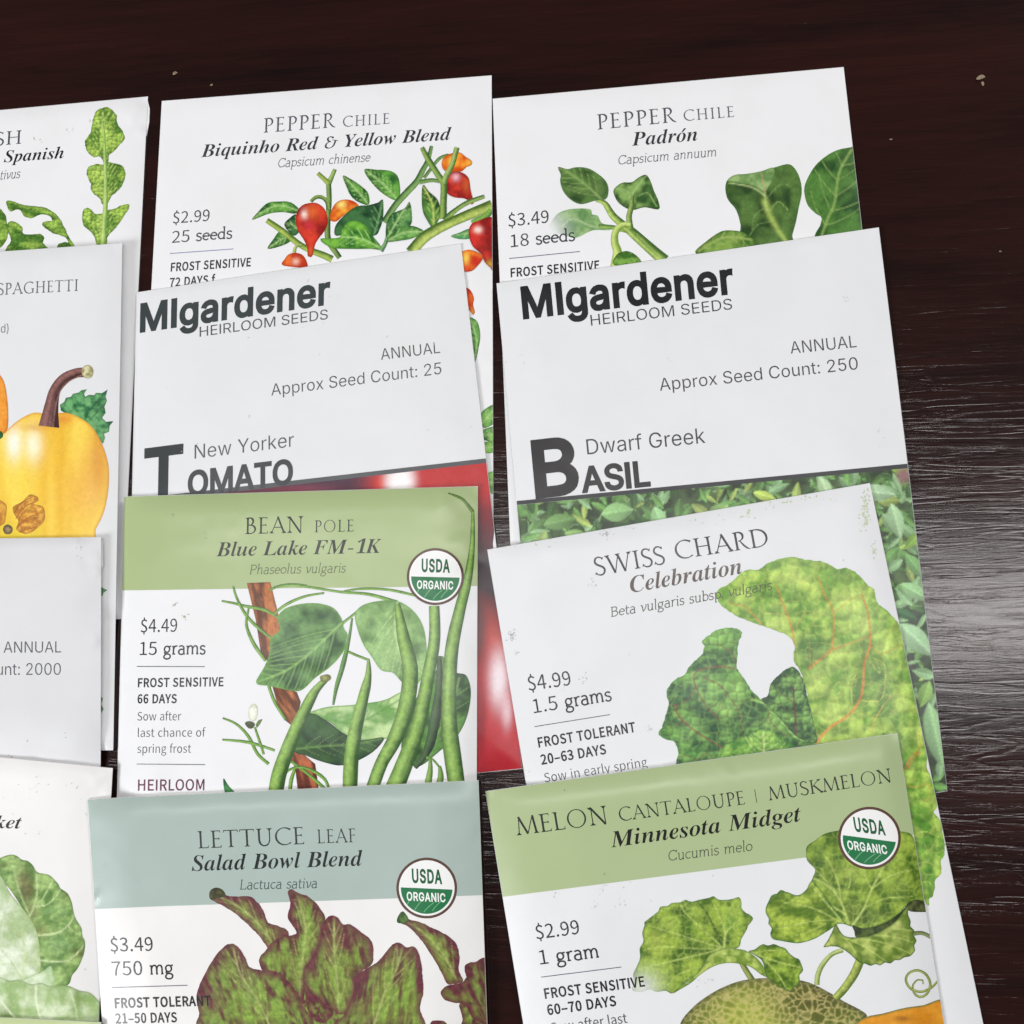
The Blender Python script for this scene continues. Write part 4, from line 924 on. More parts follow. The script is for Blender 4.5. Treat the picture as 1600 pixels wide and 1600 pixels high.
def slab(w, upright=True):
    """light slab alphabet drawn as pen strokes; w is the pen width"""
    A = {}
    X = 0.68
    s = w * 0.9
    sf = lambda x, y, l=.1, r=.1: line(x - l, y + (s / 2 if y < .05 else -s / 2), x + r, y + (s / 2 if y < .05 else -s / 2), s)
    rb = lambda p: ribbon(p, w)
    f = .11 if upright else .0
    ring = lambda cx, rx: rb(np.concatenate([arc(cx, X / 2, rx, X / 2 - w / 2, 0, 360, 30)]))
    A['i'] = (.32, [line(.16, 0, .16, X, w), sf(.16, X, .11, .0), line(.16, X + .19, .16, X + .3, w * 1.25)] + ([sf(.16, 0, .1, .1)] if upright else [sf(.16, 0, .0, .09)]))
    A['l'] = (.32, [line(.15, 0, .15, 1.08, w), sf(.15, 1.08, .1, .0)] + [sf(.15, 0, f * .8, .1)])
    A['a'] = (.62, [rb(np.concatenate([arc(.29, .21, .22, .2, 60, 330, 20)])), rb(np.concatenate([bez((.1, .6), (.2, .7), (.47, .72), (.47, .46), n=12), [(.47, .0)]])), rb(bez((.47, .4), (.3, .42), (.1, .4), (.08, .22), n=10)), sf(.47, 0, .0, .1)])
    A['o'] = (.64, [ring(.32, .26)])
    A['e'] = (.6, [rb(np.concatenate([[(.07, .37), (.54, .37)], arc(.31, X / 2, .24, X / 2 - w / 2, 10, 318, 26)]))])
    A['c'] = (.56, [rb(arc(.33, X / 2, .26, X / 2 - w / 2, 50, 312, 24))])
    A['s'] = (.5, [rb(np.concatenate([bez((.41, .56), (.38, .7), (.08, .7), (.08, .5), n=10), bez((.08, .5), (.1, .32), (.43, .4), (.43, .18), n=10)[1:], bez((.43, .18), (.4, -.04), (.1, -.02), (.06, .14), n=10)[1:]]))])
    A['d'] = (.68, [rb(arc(.31, X / 2, .24, X / 2 - w / 2, 35, 325, 24)), line(.52, 0, .52, 1.08, w), sf(.52, 1.08, .12, .0), sf(.52, 0, .0, .1)])
    A['b'] = (.66, [rb(arc(.36, X / 2, .24, X / 2 - w / 2, -145, 145, 24)), line(.15, 0, .15, 1.08, w), sf(.15, 1.08, .11, .0)])
    A['p'] = (.68, [rb(arc(.37, X / 2, .25, X / 2 - w / 2, -145, 145, 24)), line(.15, -.32, .15, X, w), sf(.15, X, .11, .0), line(.15 - f, -.32 + s / 2, .15 + .11, -.32 + s / 2, s)])
    A['g'] = (.64, [rb(arc(.29, .42, .2, .23, 0, 360, 26)), rb(np.concatenate([bez((.16, .24), (.02, .1), (.2, .06), (.34, .06), n=10), bez((.34, .06), (.62, .06), (.62, -.32), (.3, -.32), n=12)[1:], bez((.3, -.32), (.0, -.32), (.0, -.08), (.18, .02), n=10)[1:]])), line(.42, .6, .6, .66, w)])
    arch = lambda x0, x1: [rb(np.concatenate([bez((x0, .38), (x0 + .04, .72), (x1, .78), (x1, .42), n=12), [(x1, 0)]]))]
    A['n'] = (.7, [line(.15, 0, .15, X, w), sf(.15, X, .11, .0)] + arch(.15, .53) + ([sf(.15, 0, .09, .09), sf(.53, 0, .09, .09)] if upright else [sf(.53, 0, .0, .09)]))
    A['h'] = (.7, [line(.15, 0, .15, 1.08, w), sf(.15, 1.08, .11, .0)] + arch(.15, .53) + ([sf(.15, 0, .09, .09), sf(.53, 0, .09, .09)] if upright else [sf(.53, 0, .0, .09)]))
    A['m'] = (1.06, [line(.15, 0, .15, X, w), sf(.15, X, .11, .0)] + arch(.15, .52) + arch(.52, .89) + ([sf(.15, 0, .09, .08), sf(.52, 0, .07, .07), sf(.89, 0, .08, .09)] if upright else [sf(.89, 0, .0, .09)]))
    A['r'] = (.48, [line(.15, 0, .15, X, w), sf(.15, X, .11, .0), rb(bez((.15, .34), (.18, .64), (.3, .7), (.45, .64), n=10)), sf(.15, 0, .09, .14 if upright else .02)])
    A['t'] = (.42, [rb(np.concatenate([[(.15, .9), (.15, .2)], bez((.15, .18), (.16, -.02), (.3, .0), (.4, .07), n=8)])), line(.03, X - s / 2, .38, X - s / 2, s)])
    A['u'] = (.68, [rb(np.concatenate([[(.14, X), (.14, .26)], bez((.14, .24), (.14, -.06), (.48, -.08), (.52, .28), n=12)])), line(.52, 0, .52, X, w), sf(.14, X, .11, .0), sf(.52, X, .11, .0), sf(.52, 0, .0, .1)])
    A['v'] = (.58, [rb(np.concatenate([bez((.08, X), (.2, .5), (.22, .2), (.24, .02), n=8), bez((.24, .02), (.4, .16), (.56, .42), (.5, X), n=10)[1:]])), sf(.08, X, .06, .04)])
    A['.'] = (.24, [line(.12, 0, .12, .11, w * 1.3)])
    A['C'] = (.86, [ribbon(arc(.46, .5, .38, .5 - w / 2, 45, 315, 28), w), line(.76, .98, .76, .74, s), line(.76, .26, .76, .06, s)])
    A['P'] = (.74, [line(.17, 0, .17, 1, w), sf(.17, 0, .1, .1), sf(.17, 1, .1, .0), rb(np.concatenate([[(.17, 1 - w / 2)], bez((.35, 1 - w / 2), (.78, .98), (.74, .46), (.36, .46), n=14), [(.17, .46)]]))])
    A['L'] = (.72, [line(.17, 0, .17, 1, w), sf(.17, 0, .1, .48), sf(.17, 1, .1, .1), line(.64, 0, .64, .2, s)])
    A['B'] = (.78, [line(.17, 0, .17, 1, w), sf(.17, 0, .1, .1), sf(.17, 1, .1, .0), rb(np.concatenate([[(.17, 1 - w / 2)], bez((.34, 1 - w / 2), (.7, .98), (.68, .54), (.34, .53), n=12), [(.17, .53)]])), rb(np.concatenate([[(.17, .53)], bez((.38, .53), (.8, .54), (.78, .03), (.36, w / 2), n=14), [(.17, w / 2)]]))])
    return A


GL['sl'] = slab(0.112)
GL['si'] = slab(0.082, False)


def layout(s, font, w, track):
    """-> [(contours, x, total)], fonts can be mixed with a prefix per character"""
    x = 0.0
    out = []
    for ch in s:
        f = font
        if ch == ' ':
            x += 0.38 if font in ('in', 'cj') else 0.42
            continue
        if font == 'bi':
            if ch == '1':
                f = 'bd'
        if font == 'sl' and ch in '$0123456789.':
            f = 'cj'
        if font == 'bi' and ch == '&':
            adv = 1.02
            pen = lambda q: ribbon(q, lambda P, d: 0.05 + 0.09 * np.abs(d[:, 0] * .3 - d[:, 1] * .95))
            cs = [pen(np.concatenate([bez((.66, .78), (.56, .98), (.22, .96), (.26, .70), n=12), bez((.26, .70), (.30, .54), (.42, .52), (.50, .52), n=8)[1:]])),
                  pen(np.concatenate([bez((.46, .52), (.08, .50), (-.02, .02), (.36, .01), n=14), bez((.36, .01), (.66, .0), (.78, .34), (.80, .62), n=12)[1:]])),
                  line(.58, .66, 1.0, .56, .06)]
        elif font == 'bi' and ch == '-':
            adv, cs = 0.5, [np.array([(.06, .28), (.44, .28), (.46, .38), (.08, .38)])]
        elif font == 'bi' and ch == 'ó':
            adv, cs = GL['bi']['o']
            cs = list(cs) + [np.array([(.36, .74), (.47, .74), (.68, .98), (.54, .98)])]
        elif font == 'cj' and ch in '()':
            adv, cs = GL['in'][')']
        elif ch in GL[f]:
            adv, cs = GL[f][ch]
        else:
            print('no glyph', ch, font)
            continue
        if f in ('am', 'bd') and font == 'bi':
            cs = embolden(cs, .035 if f == 'am' else 0)
            cs = [np.stack([c[:, 0] + .22 * c[:, 1], c[:, 1]], 1) for c in cs]
        ww = w + (-0.004 if (font == 'sl' and f == 'cj') else 0)
        cs = embolden(cs, ww) if font not in ('tr', 'sl', 'si') or f == 'cj' else cs
        out.append([cs, x, 0])
        x += adv + track + (2 * w if w > 0 else 0)
    for o in out:
        o[2] = x - track
    return out


# ------------------------------------------------------------------ printed pictures
def Z(x0, y0, s):
    def f(*pts):
        return [(x0 + a / s, y0 + b / s) for a, b in pts]
    return f


def mixc(a, b, t):
    return a + (b - a) * np.clip(t, 0, 1)[:, None]


def paint(c0, c1, ns=14, k=1.5, blobs=(), lines=(), edge=None, mid=None, nv=6, va=48, vc=None, vw=1.5, seed=0, grain=0.10,
          tube=None, outline=None, hl=0.35, vlen=90, bulge=0.35, stretch=None, fade=(), puff=None, streak=None, net=None):
    C0, C1 = lin(c0), lin(c1)

    def f(V):
        x, y = V[:, 0], V[:, 1]
        if stretch:
            a, kk = math.radians(stretch[0]), stretch[1]
            xs = (x * math.cos(a) + y * math.sin(a)) / kk
            ys = -x * math.sin(a) + y * math.cos(a)
        else:
            xs, ys = x, y
        t = 0.5 + (fbm(xs / ns + seed * 3.7, ys / ns + seed * 1.9) - 0.5) * 2 * k
        veins = []
        if mid is not None:
            m = smooth_poly(mid, False, 6)
            veins.append(m)
            ln = np.concatenate([[0], np.cumsum(np.linalg.norm(np.diff(m, axis=0), axis=1))])
            for i in range(nv):
                s = ln[-1] * (0.06 + 0.86 * (i + 0.3) / nv)
                px, py = np.interp(s, ln, m[:, 0]), np.interp(s, ln, m[:, 1])
                s2 = min(s + 4, ln[-1])
                s1 = max(s2 - 8, 0)
                tx = np.interp(s2, ln, m[:, 0]) - np.interp(s1, ln, m[:, 0])
                ty = np.interp(s2, ln, m[:, 1]) - np.interp(s1, ln, m[:, 1])
                a0 = math.atan2(ty, tx)
                for sg in (-1, 1):
                    pts = [(px, py)]
                    a = a0 + sg * math.radians(va)
                    q = np.array([px, py], float)
                    for j in range(12):
                        q = q + np.array([math.cos(a), math.sin(a)]) * vlen / 12
                        a -= sg * math.radians(va) * 0.038
                        pts.append(tuple(q))
                    veins.append(np.array(pts))
            dall = np.full(len(V), 1e9)
            for q in veins:
                d, s_, _ = seg_dist(V, q)
                dall = np.minimum(dall, d)
            t = t + bulge * (np.clip(dall / 7, 0, 1) - 0.5)
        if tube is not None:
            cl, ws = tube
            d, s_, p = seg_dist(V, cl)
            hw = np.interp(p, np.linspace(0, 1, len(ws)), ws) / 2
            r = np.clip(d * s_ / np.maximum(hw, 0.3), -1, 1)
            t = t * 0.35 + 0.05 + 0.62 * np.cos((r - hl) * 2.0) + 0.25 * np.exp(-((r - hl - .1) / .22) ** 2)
        c = mixc(np.tile(C0, (len(V), 1)), C1, t)
        for (bx, by, br, bc, bs) in blobs:
            br = np.atleast_1d(br)
            d2 = ((x - bx) / br[0]) ** 2 + ((y - by) / br[-1]) ** 2
            c = mixc(c, lin(bc), bs * np.exp(-d2))
        if mid is not None and vc is not None:
            lv = lin(vc)
            for i, q in enumerate(veins):
                d, s_, p = seg_dist(V, q)
                ww = vw * (1.35 if i == 0 else 0.85 * (1 - 0.5 * p))
                c = mixc(c, lv, 0.85 * np.exp(-(d / ww) ** 2) * (1 if i == 0 else 0.75))
        for (ln_, lw, lc, ls) in lines:
            q = smooth_poly(ln_, False, 5)
            d, s_, p = seg_dist(V, q)
            c = mixc(c, lin(lc), ls * np.exp(-(d / (lw * (1 - 0.45 * p))) ** 2))
        if outline is not None and edge is not None:
            d, _, _ = seg_dist(V, np.vstack([outline, outline[:1]]))
            c = mixc(c, lin(edge[1]), edge[2] * np.exp(-(d / edge[0]) ** 2))
        g = 1 + grain * (fbm(x / 2.2 + seed, y / 2.2, 2) - 0.5) * 3 + grain * (fbm(x / 5.5 + seed, y / 5.5, 2) - 0.5) * 2
        c = c * g[:, None]
        if puff:                      # blistered leaf surface, drawn with a light side and a dark side
            ps, pa = puff
            wx = x + ps * 0.5 * (fbm(x / ps * .6 + 9, y / ps * .6, 2) - .5)
            wy = y + ps * 0.5 * (fbm(y / ps * .6 + 3, x / ps * .6, 2) - .5)
            def hf(X_, Y_):
                d1, d2 = cells(X_ / ps, Y_ / ps, int(seed * 3) % 50)
                return np.clip((d2 - d1) * 2.2, 0, 1) ** .7 - d1 * .5
            h0 = hf(wx, wy)
            sh = h0 - hf(wx - ps * .16, wy - ps * .2)
            c = c * (1 + pa * np.clip(sh * 2.2, -1, 1) + pa * .35 * (h0 - .3))[:, None]
        if net:                       # small connecting veins
            ps, nc, ns_ = net
            wx = x + ps * .9 * (fbm(x / ps * .5 + 9, y / ps * .5, 2) - .5)
            wy = y + ps * .9 * (fbm(y / ps * .5 + 3, x / ps * .5, 2) - .5)
            d1, d2 = cells(wx / ps, wy / ps, int(seed * 5 + 11) % 50)
            k_ = np.exp(-(((d2 - d1) * ps / 1.5) ** 2))
            k_ = k_ * np.clip(fbm(x / 17 + 2, y / 17, 2) * 2.4 - .5, 0, 1)
            c = mixc(c, lin(nc), ns_ * k_)
        if streak:                    # fine brush strokes
            a, sl, sa = streak
            ca_, sa_ = math.cos(math.radians(a)), math.sin(math.radians(a))
            u_, v_ = (x * ca_ + y * sa_) / sl, (-x * sa_ + y * ca_) / 1.5
            c = c * (1 + sa * 2 * (fbm(u_ + seed, v_, 2) - .5))[:, None]
        for (fx_, fy_, fr, fs) in fade:      # ink printed thinner, towards the paper colour
            d2 = ((x - fx_) ** 2 + (y - fy_) ** 2) / (fr * fr)
            c = mixc(c, lin((232, 232, 234)), fs * np.exp(-d2))
        return c
    return f


def art(pk, name, pts, c0, c1, spacing=2.4, smooth=True, edge=(2.2, None, 0.55), rough=0.0, lift=None, kind=None, label=None, **kw):
    o = smooth_poly(pts, True, 3.0) if smooth else np.asarray(pts, float)
    if rough:
        m = len(o)
        nx = np.gradient(o[:, 0]); ny = np.gradient(o[:, 1])
        L = np.hypot(nx, ny) + 1e-6
        r = (fbm(o[:, 0] / 4.0, o[:, 1] / 4.0, 2) - 0.5) * 2 * rough
        o = o + np.stack([-ny / L * r, nx / L * r], 1)
    ec = edge[1] if edge and edge[1] is not None else tuple(np.array(c0) * 0.75)
    p = paint(c0, c1, outline=o, edge=(edge[0], ec, edge[2]) if edge else None, **kw)
    return pk.put(name, [o], p, spacing, kind=kind, label=label)


def stalk(pk, name, pts, ws, c0, c1, spacing=2.2, hl=0.35, **kw):
    cl = smooth_poly(pts, False, 4)
    n = len(cl)
    w = np.interp(np.linspace(0, 1, n), np.linspace(0, 1, len(ws)), ws)
    o = ribbon(cl, lambda P, d: w)
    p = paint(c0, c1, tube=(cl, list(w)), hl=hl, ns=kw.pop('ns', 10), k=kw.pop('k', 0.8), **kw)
    return pk.put(name, [o], p, spacing)


def rule(pk, p0, p1, color=(110, 110, 130), w=1.3):
    p0, p1 = np.array(p0, float), np.array(p1, float)
    d = (p1 - p0) / np.linalg.norm(p1 - p0)
    n = np.array([-d[1], d[0]]) * w / 2
    k = 14
    t = np.linspace(0, 1, k)[:, None]
    a = p0 + (p1 - p0) * t
    pk.put('printed_rule', [np.concatenate([a + n, (a - n)[::-1]])], color, None)


def seal(pk, cx, cy, r, ang):
    """round organic mark: brown ring, white upper half, green lower half with field lines"""
    a = math.radians(ang)
    ex = np.array([math.cos(a), math.sin(a)])
    ey = np.array([math.sin(a), -math.cos(a)])
    c = np.array([cx, cy])
    circ = lambda rr, a0=0, a1=360, n=64: np.array([c + rr * (math.cos(math.radians(t)) * ex + math.sin(math.radians(t)) * ey) for t in np.linspace(a0, a1, n)])
    ring = pk.put('organic_seal', [circ(r)[:-1]], (88, 62, 52), 3.5)
    pk.put('seal_upper_field', [circ(r * .915)[:-1]], (236, 236, 234), 3.5, parent=ring)
    pk.put('seal_lower_field', [circ(r * .85, 181, 359, 40)], (28, 112, 66), 3.5, parent=ring)
    f = lambda u, v: c + r * (u * ex + v * ey)
    L = []
    for u0, u1, v0 in ((-.36, -.12, -.80), (-.06, .26, -.86), (.22, .5, -.80), (-.62, -.46, -.66)):
        q = np.array([f(u0 + (u1 - u0) * t, v0 + .34 * t ** 0.8 + .06) for t in np.linspace(0, 1, 8)])
        L.append(ribbon(q, 1.1))
    pk.put('seal_field_line', L, (120, 180, 130), None, parent=ring)
    pk.text('USDA', f(-.50, .17), f(.52, .17), r * .43, 'in', .055, (28, 112, 66), 'seal_lettering', parent=ring)
    pk.text('ORGANIC', f(-.64, -.43), f(.66, -.43), r * .27, 'in', .045, (236, 238, 234), 'seal_lettering', parent=ring)


def band(pk, pts, color, spacing=4, name='header_band'):
    P = []
    pts = np.asarray(pts, float)
    for i in range(len(pts)):
        a, b = pts[i], pts[(i + 1) % len(pts)]
        k = max(1, int(np.linalg.norm(b - a) / spacing))
        P += [a + (b - a) * j / k for j in range(k)]
    return pk.put(name, [np.array(P)], color, spacing)


def flecks(pk, name, pts, col, seed=0, sz=(.5, 1.5)):
    r = np.random.RandomState(seed)
    C = []
    for (x, y, rad, n) in pts:
        for _ in range(n):
            q = np.array([x, y]) + r.randn(2) * np.atleast_1d(rad)
            s = r.uniform(*sz)
            a = r.rand() * 6.28
            m = 7
            t = np.linspace(0, 2 * np.pi, m, endpoint=False)
            rr = s * (0.5 + r.rand(m))
            w = np.stack([np.cos(t) * rr * 1.6, np.sin(t) * rr * .7], 1)
            Rm = np.array([[math.cos(a), -math.sin(a)], [math.sin(a), math.cos(a)]])
            C.append(q + w @ Rm.T)
    return pk.put(name, C, col, None, kind='stuff')

# ------------------------------------------------------------------ table
def wood_material():
    m, nt, b, N, L = nodes('dark stained wood')
    tc = N.new('ShaderNodeTexCoord')

    def mapping(sx, sy, sz=1.0, rot=0.0):
        mp = N.new('ShaderNodeMapping')
        mp.inputs['Scale'].default_value = (sx, sy, sz)
        mp.inputs['Rotation'].default_value = (0, 0, rot)
        L.new(tc.outputs['Object'], mp.inputs['Vector'])
        return mp

    def noise(mp, sc, det=4, rough=0.55, dist=0.0):
        n = N.new('ShaderNodeTexNoise')
        n.inputs['Scale'].default_value = sc
        n.inputs['Detail'].default_value = det
        n.inputs['Roughness'].default_value = rough
        n.inputs['Distortion'].default_value = dist
        L.new(mp.outputs[0], n.inputs['Vector'])
        return n

    def math_(op, a, bb, c=None):
        q = N.new('ShaderNodeMath')
        q.operation = op
        for i, v in enumerate((a, bb, c)):
            if v is None:
                continue
            if isinstance(v, (int, float)):
                q.inputs[i].default_value = v
            else:
                L.new(v, q.inputs[i])
        return q.outputs[0]
    g1 = noise(mapping(16, 210, 1, 0.012), 1.5, 6, 0.6, 0.7)      # long ridges along the grain
    g2 = noise(mapping(70, 1500, 1, 0.01), 1.2, 3, 0.6, 0.2)      # fine pores
    g3 = noise(mapping(11, 120, 1, -0.01), 1.3, 3, 0.5, 1.0)
    big = noise(mapping(2.2, 20), 2.0, 4, 0.55, 0.6)
    patch = noise(mapping(5, 9), 1.4, 2)
    r = N.new('ShaderNodeValToRGB')
    e = r.color_ramp.elements
    e[0].position, e[0].color = 0.34, (0.0060, 0.0026, 0.0024, 1)
    e[1].position, e[1].color = 0.70, (0.030, 0.0072, 0.0050, 1)
    L.new(math_('ADD', math_('MULTIPLY', big.outputs[0], 0.5), math_('ADD', math_('MULTIPLY', g1.outputs[0], 0.3), math_('MULTIPLY', g2.outputs[0], 0.2))), r.inputs[0])
    L.new(r.outputs[0], b.inputs['Base Color'])

    def furrow(n, w):
        # thin line where the noise crosses its middle value
        q = N.new('ShaderNodeMapRange')
        q.interpolation_type = 'SMOOTHSTEP'
        q.inputs['From Min'].default_value = 0.0
        q.inputs['From Max'].default_value = w
        q.inputs['To Min'].default_value = 1.0
        q.inputs['To Max'].default_value = 0.0
        L.new(math_('ABSOLUTE', math_('SUBTRACT', n.outputs[0], 0.5), 0), q.inputs[0])
        return q.outputs[0]
    amp = N.new('ShaderNodeMapRange')
    amp.inputs['From Min'].default_value = 0.35
    amp.inputs['From Max'].default_value = 0.65
    amp.inputs['To Min'].default_value = 0.35
    amp.inputs['To Max'].default_value = 1.15
    L.new(patch.outputs[0], amp.inputs[0])
    f = math_('ADD', math_('MULTIPLY', furrow(g1, 0.07), -0.16), math_('MULTIPLY', furrow(g3, 0.05), -0.34))
    hgt = math_('ADD', math_('MULTIPLY', f, amp.outputs[0]), math_('ADD', math_('MULTIPLY', g1.outputs[0], 1.0), math_('MULTIPLY', g2.outputs[0], 0.10)))
    bp = N.new('ShaderNodeBump')
    bp.inputs['Strength'].default_value = 0.6
    bp.inputs['Distance'].default_value = 0.000095
    L.new(hgt, bp.inputs['Height'])
    L.new(bp.outputs[0], b.inputs['Normal'])
    rr = N.new('ShaderNodeMapRange')
    rr.inputs['To Min'].default_value = 0.12
    rr.inputs['To Max'].default_value = 0.20
    L.new(g2.outputs[0], rr.inputs[0])
    L.new(rr.outputs[0], b.inputs['Roughness'])
    b.inputs['Specular IOR Level'].default_value = 0.5
    return m


WOOD = wood_material()
tx, ty = np.meshgrid(np.linspace(-0.75, 0.75, 61), np.linspace(-0.65, 0.75, 57))
tv = np.stack([tx.ravel(), ty.ravel(), np.zeros(tx.size)], 1)
ti = np.arange(tx.size).reshape(tx.shape)
tq = np.stack([ti[:-1, :-1], ti[:-1, 1:], ti[1:, 1:], ti[1:, :-1]], -1).reshape(-1, 4)
tv2 = tv.copy()
tv2[:, 2] = -0.03
rimt = np.concatenate([ti[0, :], ti[1:, -1], ti[-1, -2::-1], ti[-2:0:-1, 0]])
rn = np.roll(rimt, -1)
k_ = tx.size
tab = make_obj('table_surface', np.concatenate([tv, tv2]), np.concatenate([tq, tq[:, ::-1] + k_, np.stack([rimt, rimt + k_, rn + k_, rn], -1)]), WOOD)
for p_ in tab.data.polygons:
    p_.use_smooth = False
tab['kind'] = 'structure'

# ------------------------------------------------------------------ ink colours
INKT = (88, 90, 96)
DARK = (42, 42, 46)
MID = (98, 99, 104)
LIGHTT = (128, 129, 136)

# ================================================================== packet: spanish radish
pk = Packet('seed_packet', 'white seed packet lettered Spanish with lobed green radish leaves, in the top left corner',
            (-290, 199), (231, 151), (-340, 1000), (190, 967), 1.9, PAPER, creases=[(222, 158, 195, 190, .35, 1.6), (231, 215, 214, 200, .3, 1.2)], wav=.16, seed=1)
pk.flap([(229.5, 152), (233.8, 170), (233, 190), (229, 212), (224, 216), (226, 190)], .5)
z1 = Z(0, 130, 5.3333)
GL0, GL1 = (88, 128, 48), (160, 192, 84)
for q in ([(850, 205), (900, 203), (940, 230), (975, 270), (975, 320), (1000, 370), (1030, 420), (1040, 460), (1000, 510), (960, 560), (910, 600), (905, 650), (870, 680), (855, 640), (830, 610), (780, 615), (735, 580), (710, 520), (708, 480), (750, 420), (765, 350), (780, 280), (810, 225)],
          [(740, 700), (800, 675), (860, 680), (905, 655), (960, 670), (1030, 700), (1045, 770), (1030, 830), (990, 890), (930, 940), (900, 1000), (860, 1010), (830, 960), (780, 920), (755, 880), (760, 840), (730, 780), (725, 740)],
          [(700, 1050), (725, 1038), (760, 1050), (790, 1085), (850, 1090), (890, 1060), (950, 1050), (1000, 1020), (1080, 1010), (1060, 1070), (1020, 1130), (980, 1190), (930, 1240), (895, 1290), (885, 1400), (825, 1400), (790, 1290), (740, 1220), (700, 1190), (685, 1120)]):
    cx = np.mean([a for a, b in q])
    ys = [b for a, b in q]
    art(pk, 'printed_leaf', z1(*q), GL0, GL1, ns=12, k=1.8, puff=(6.5, .34), mid=z1((868, max(ys)), (872, (min(ys) + max(ys)) / 2), (855, min(ys) + 30)), nv=7, va=50, vc=(190, 208, 120), vw=1.0, vlen=30, spacing=2.0, rough=1.2, seed=cx / 50, grain=.16)
stalk(pk, 'printed_stem', z1((850, 290), (868, 450), (876, 650), (880, 800), (880, 1000), (868, 1200), (858, 1400)), [2, 4, 5, 6, 7, 8, 9], (104, 150, 66), (196, 216, 130))
for q in ([(55, 980), (110, 985), (200, 1015), (340, 1030), (430, 1065), (490, 1120), (540, 1210), (580, 1290), (630, 1370), (600, 1400), (580, 1380), (565, 1320), (550, 1290), (500, 1265), (440, 1250), (370, 1200), (350, 1170), (380, 1150), (440, 1150), (430, 1120), (380, 1095), (310, 1105), (270, 1125), (200, 1110), (185, 1075), (150, 1050), (90, 1070), (60, 1030)],
          [(-20, 1060), (40, 1090), (55, 1150), (60, 1290), (-20, 1370)], [(60, 1180), (90, 1150), (140, 1165), (185, 1200), (190, 1250), (250, 1262), (340, 1255), (370, 1290), (360, 1330), (400, 1420), (60, 1420), (90, 1310), (70, 1240)],
          [(480, 1360), (500, 1335), (560, 1325), (600, 1360), (590, 1400), (470, 1400)]):
    art(pk, 'printed_leaf', z1(*q), (70, 112, 40), (148, 182, 78), ns=10, k=1.8, puff=(7, .25), spacing=2.2, rough=.9, seed=len(q), grain=.16, stretch=(15, 2.5))
pk.text('SH', (-9, 228), (34, 224.3), 21, 'tr', color=(92, 96, 106), name='title_lettering', track=.08)
pk.text('Spanish', (6, 253.8), (101, 247), 18, 'bi', -.006, DARK, 'variety_lettering')
pk.text('tivus', (-1, 281), (31, 278), 14.5, 'si', 0, LIGHTT, 'species_lettering', slant=.16)
flecks(pk, 'paper_smudge', [(108, 203, 3, 4), (138, 190, 2, 2), (60, 215, 5, 3)], (196, 198, 188), 3)

# ================================================================== packet: biquinho pepper
pk = Packet('seed_packet', 'white seed packet lettered Biquinho Red & Yellow Blend, with little red teardrop peppers',
            (253, 158), (768, 118), (238, 430), (770.5, 760), 1.3, PAPER, length=.515, wav=.16, seed=2)
z2, z3, q3 = Z(240, 100, 4.21), Z(480, 100, 4.21), Z(480, 370, 3.722)
LG = ((34, 92, 36), (104, 168, 66))
DG = ((22, 62, 34), (62, 112, 62))
VG = (172, 208, 130)
ST = ((66, 104, 38), (156, 182, 92))
RED = ((150, 24, 20), (216, 62, 40))
stalk(pk, 'printed_stem', z2((1150, 770), (1155, 900), (1145, 1050), (1150, 1160), (1200, 1240), (1225, 1275)), [8, 8, 8, 9, 9, 8], (46, 78, 36), (134, 164, 84))
stalk(pk, 'printed_stem', z2((1193, 693), (1175, 735), (1152, 785)), [6, 7, 9], (70, 108, 48), (162, 188, 104))
stalk(pk, 'printed_stem', z2((1080, 718), (1115, 750), (1152, 785)), [6, 7, 9], (96, 124, 44), (170, 190, 96))
art(pk, 'printed_leaf', z2((860, 1060), (900, 1010), (940, 990), (965, 1060), (960, 1100), (920, 1130)), *DG, mid=z2((960, 1090), (900, 1050), (870, 1050)), nv=2, vc=VG, vw=.8)
art(pk, 'printed_leaf', z2((650, 1025), (690, 970), (750, 915), (820, 905), (900, 910), (960, 960), (930, 985), (850, 975), (760, 985)), *LG, mid=z2((950, 965), (820, 930), (700, 985), (655, 1022)), nv=5, vc=VG, vw=1.0, vlen=14)
art(pk, 'printed_leaf', z2((752, 1216), (790, 1150), (830, 1100), (870, 1120), (912, 1150), (860, 1190)), *LG, mid=z2((890, 1130), (830, 1160), (755, 1214)), nv=4, vc=VG, vw=.9, vlen=14)
stalk(pk, 'printed_stem', z2((745, 1028), (850, 1100), (950, 1180), (1030, 1225), (1110, 1255), (1175, 1285)), [8, 9, 9, 9, 10, 11], (70, 106, 36), (170, 190, 90))
stalk(pk, 'printed_stem', z2((975, 1195), (945, 1190), (930, 1215), (925, 1250)), [5, 5, 5, 6], (90, 120, 50), (190, 200, 120))
art(pk, 'printed_pepper', z2((850, 1325), (862, 1285), (890, 1252), (940, 1243), (985, 1262), (1010, 1310), (1000, 1340)), (188, 50, 20), (234, 110, 40), blobs=[(240 + 935 / 4.21, 100 + 1300 / 4.21, 5, (250, 222, 200), .7)])
stalk(pk, 'printed_stem', z2((1150, 960), (1140, 905), (1105, 876), (1065, 878), (1035, 905)), [6, 6, 6, 6, 5], (52, 84, 38), (140, 168, 84))
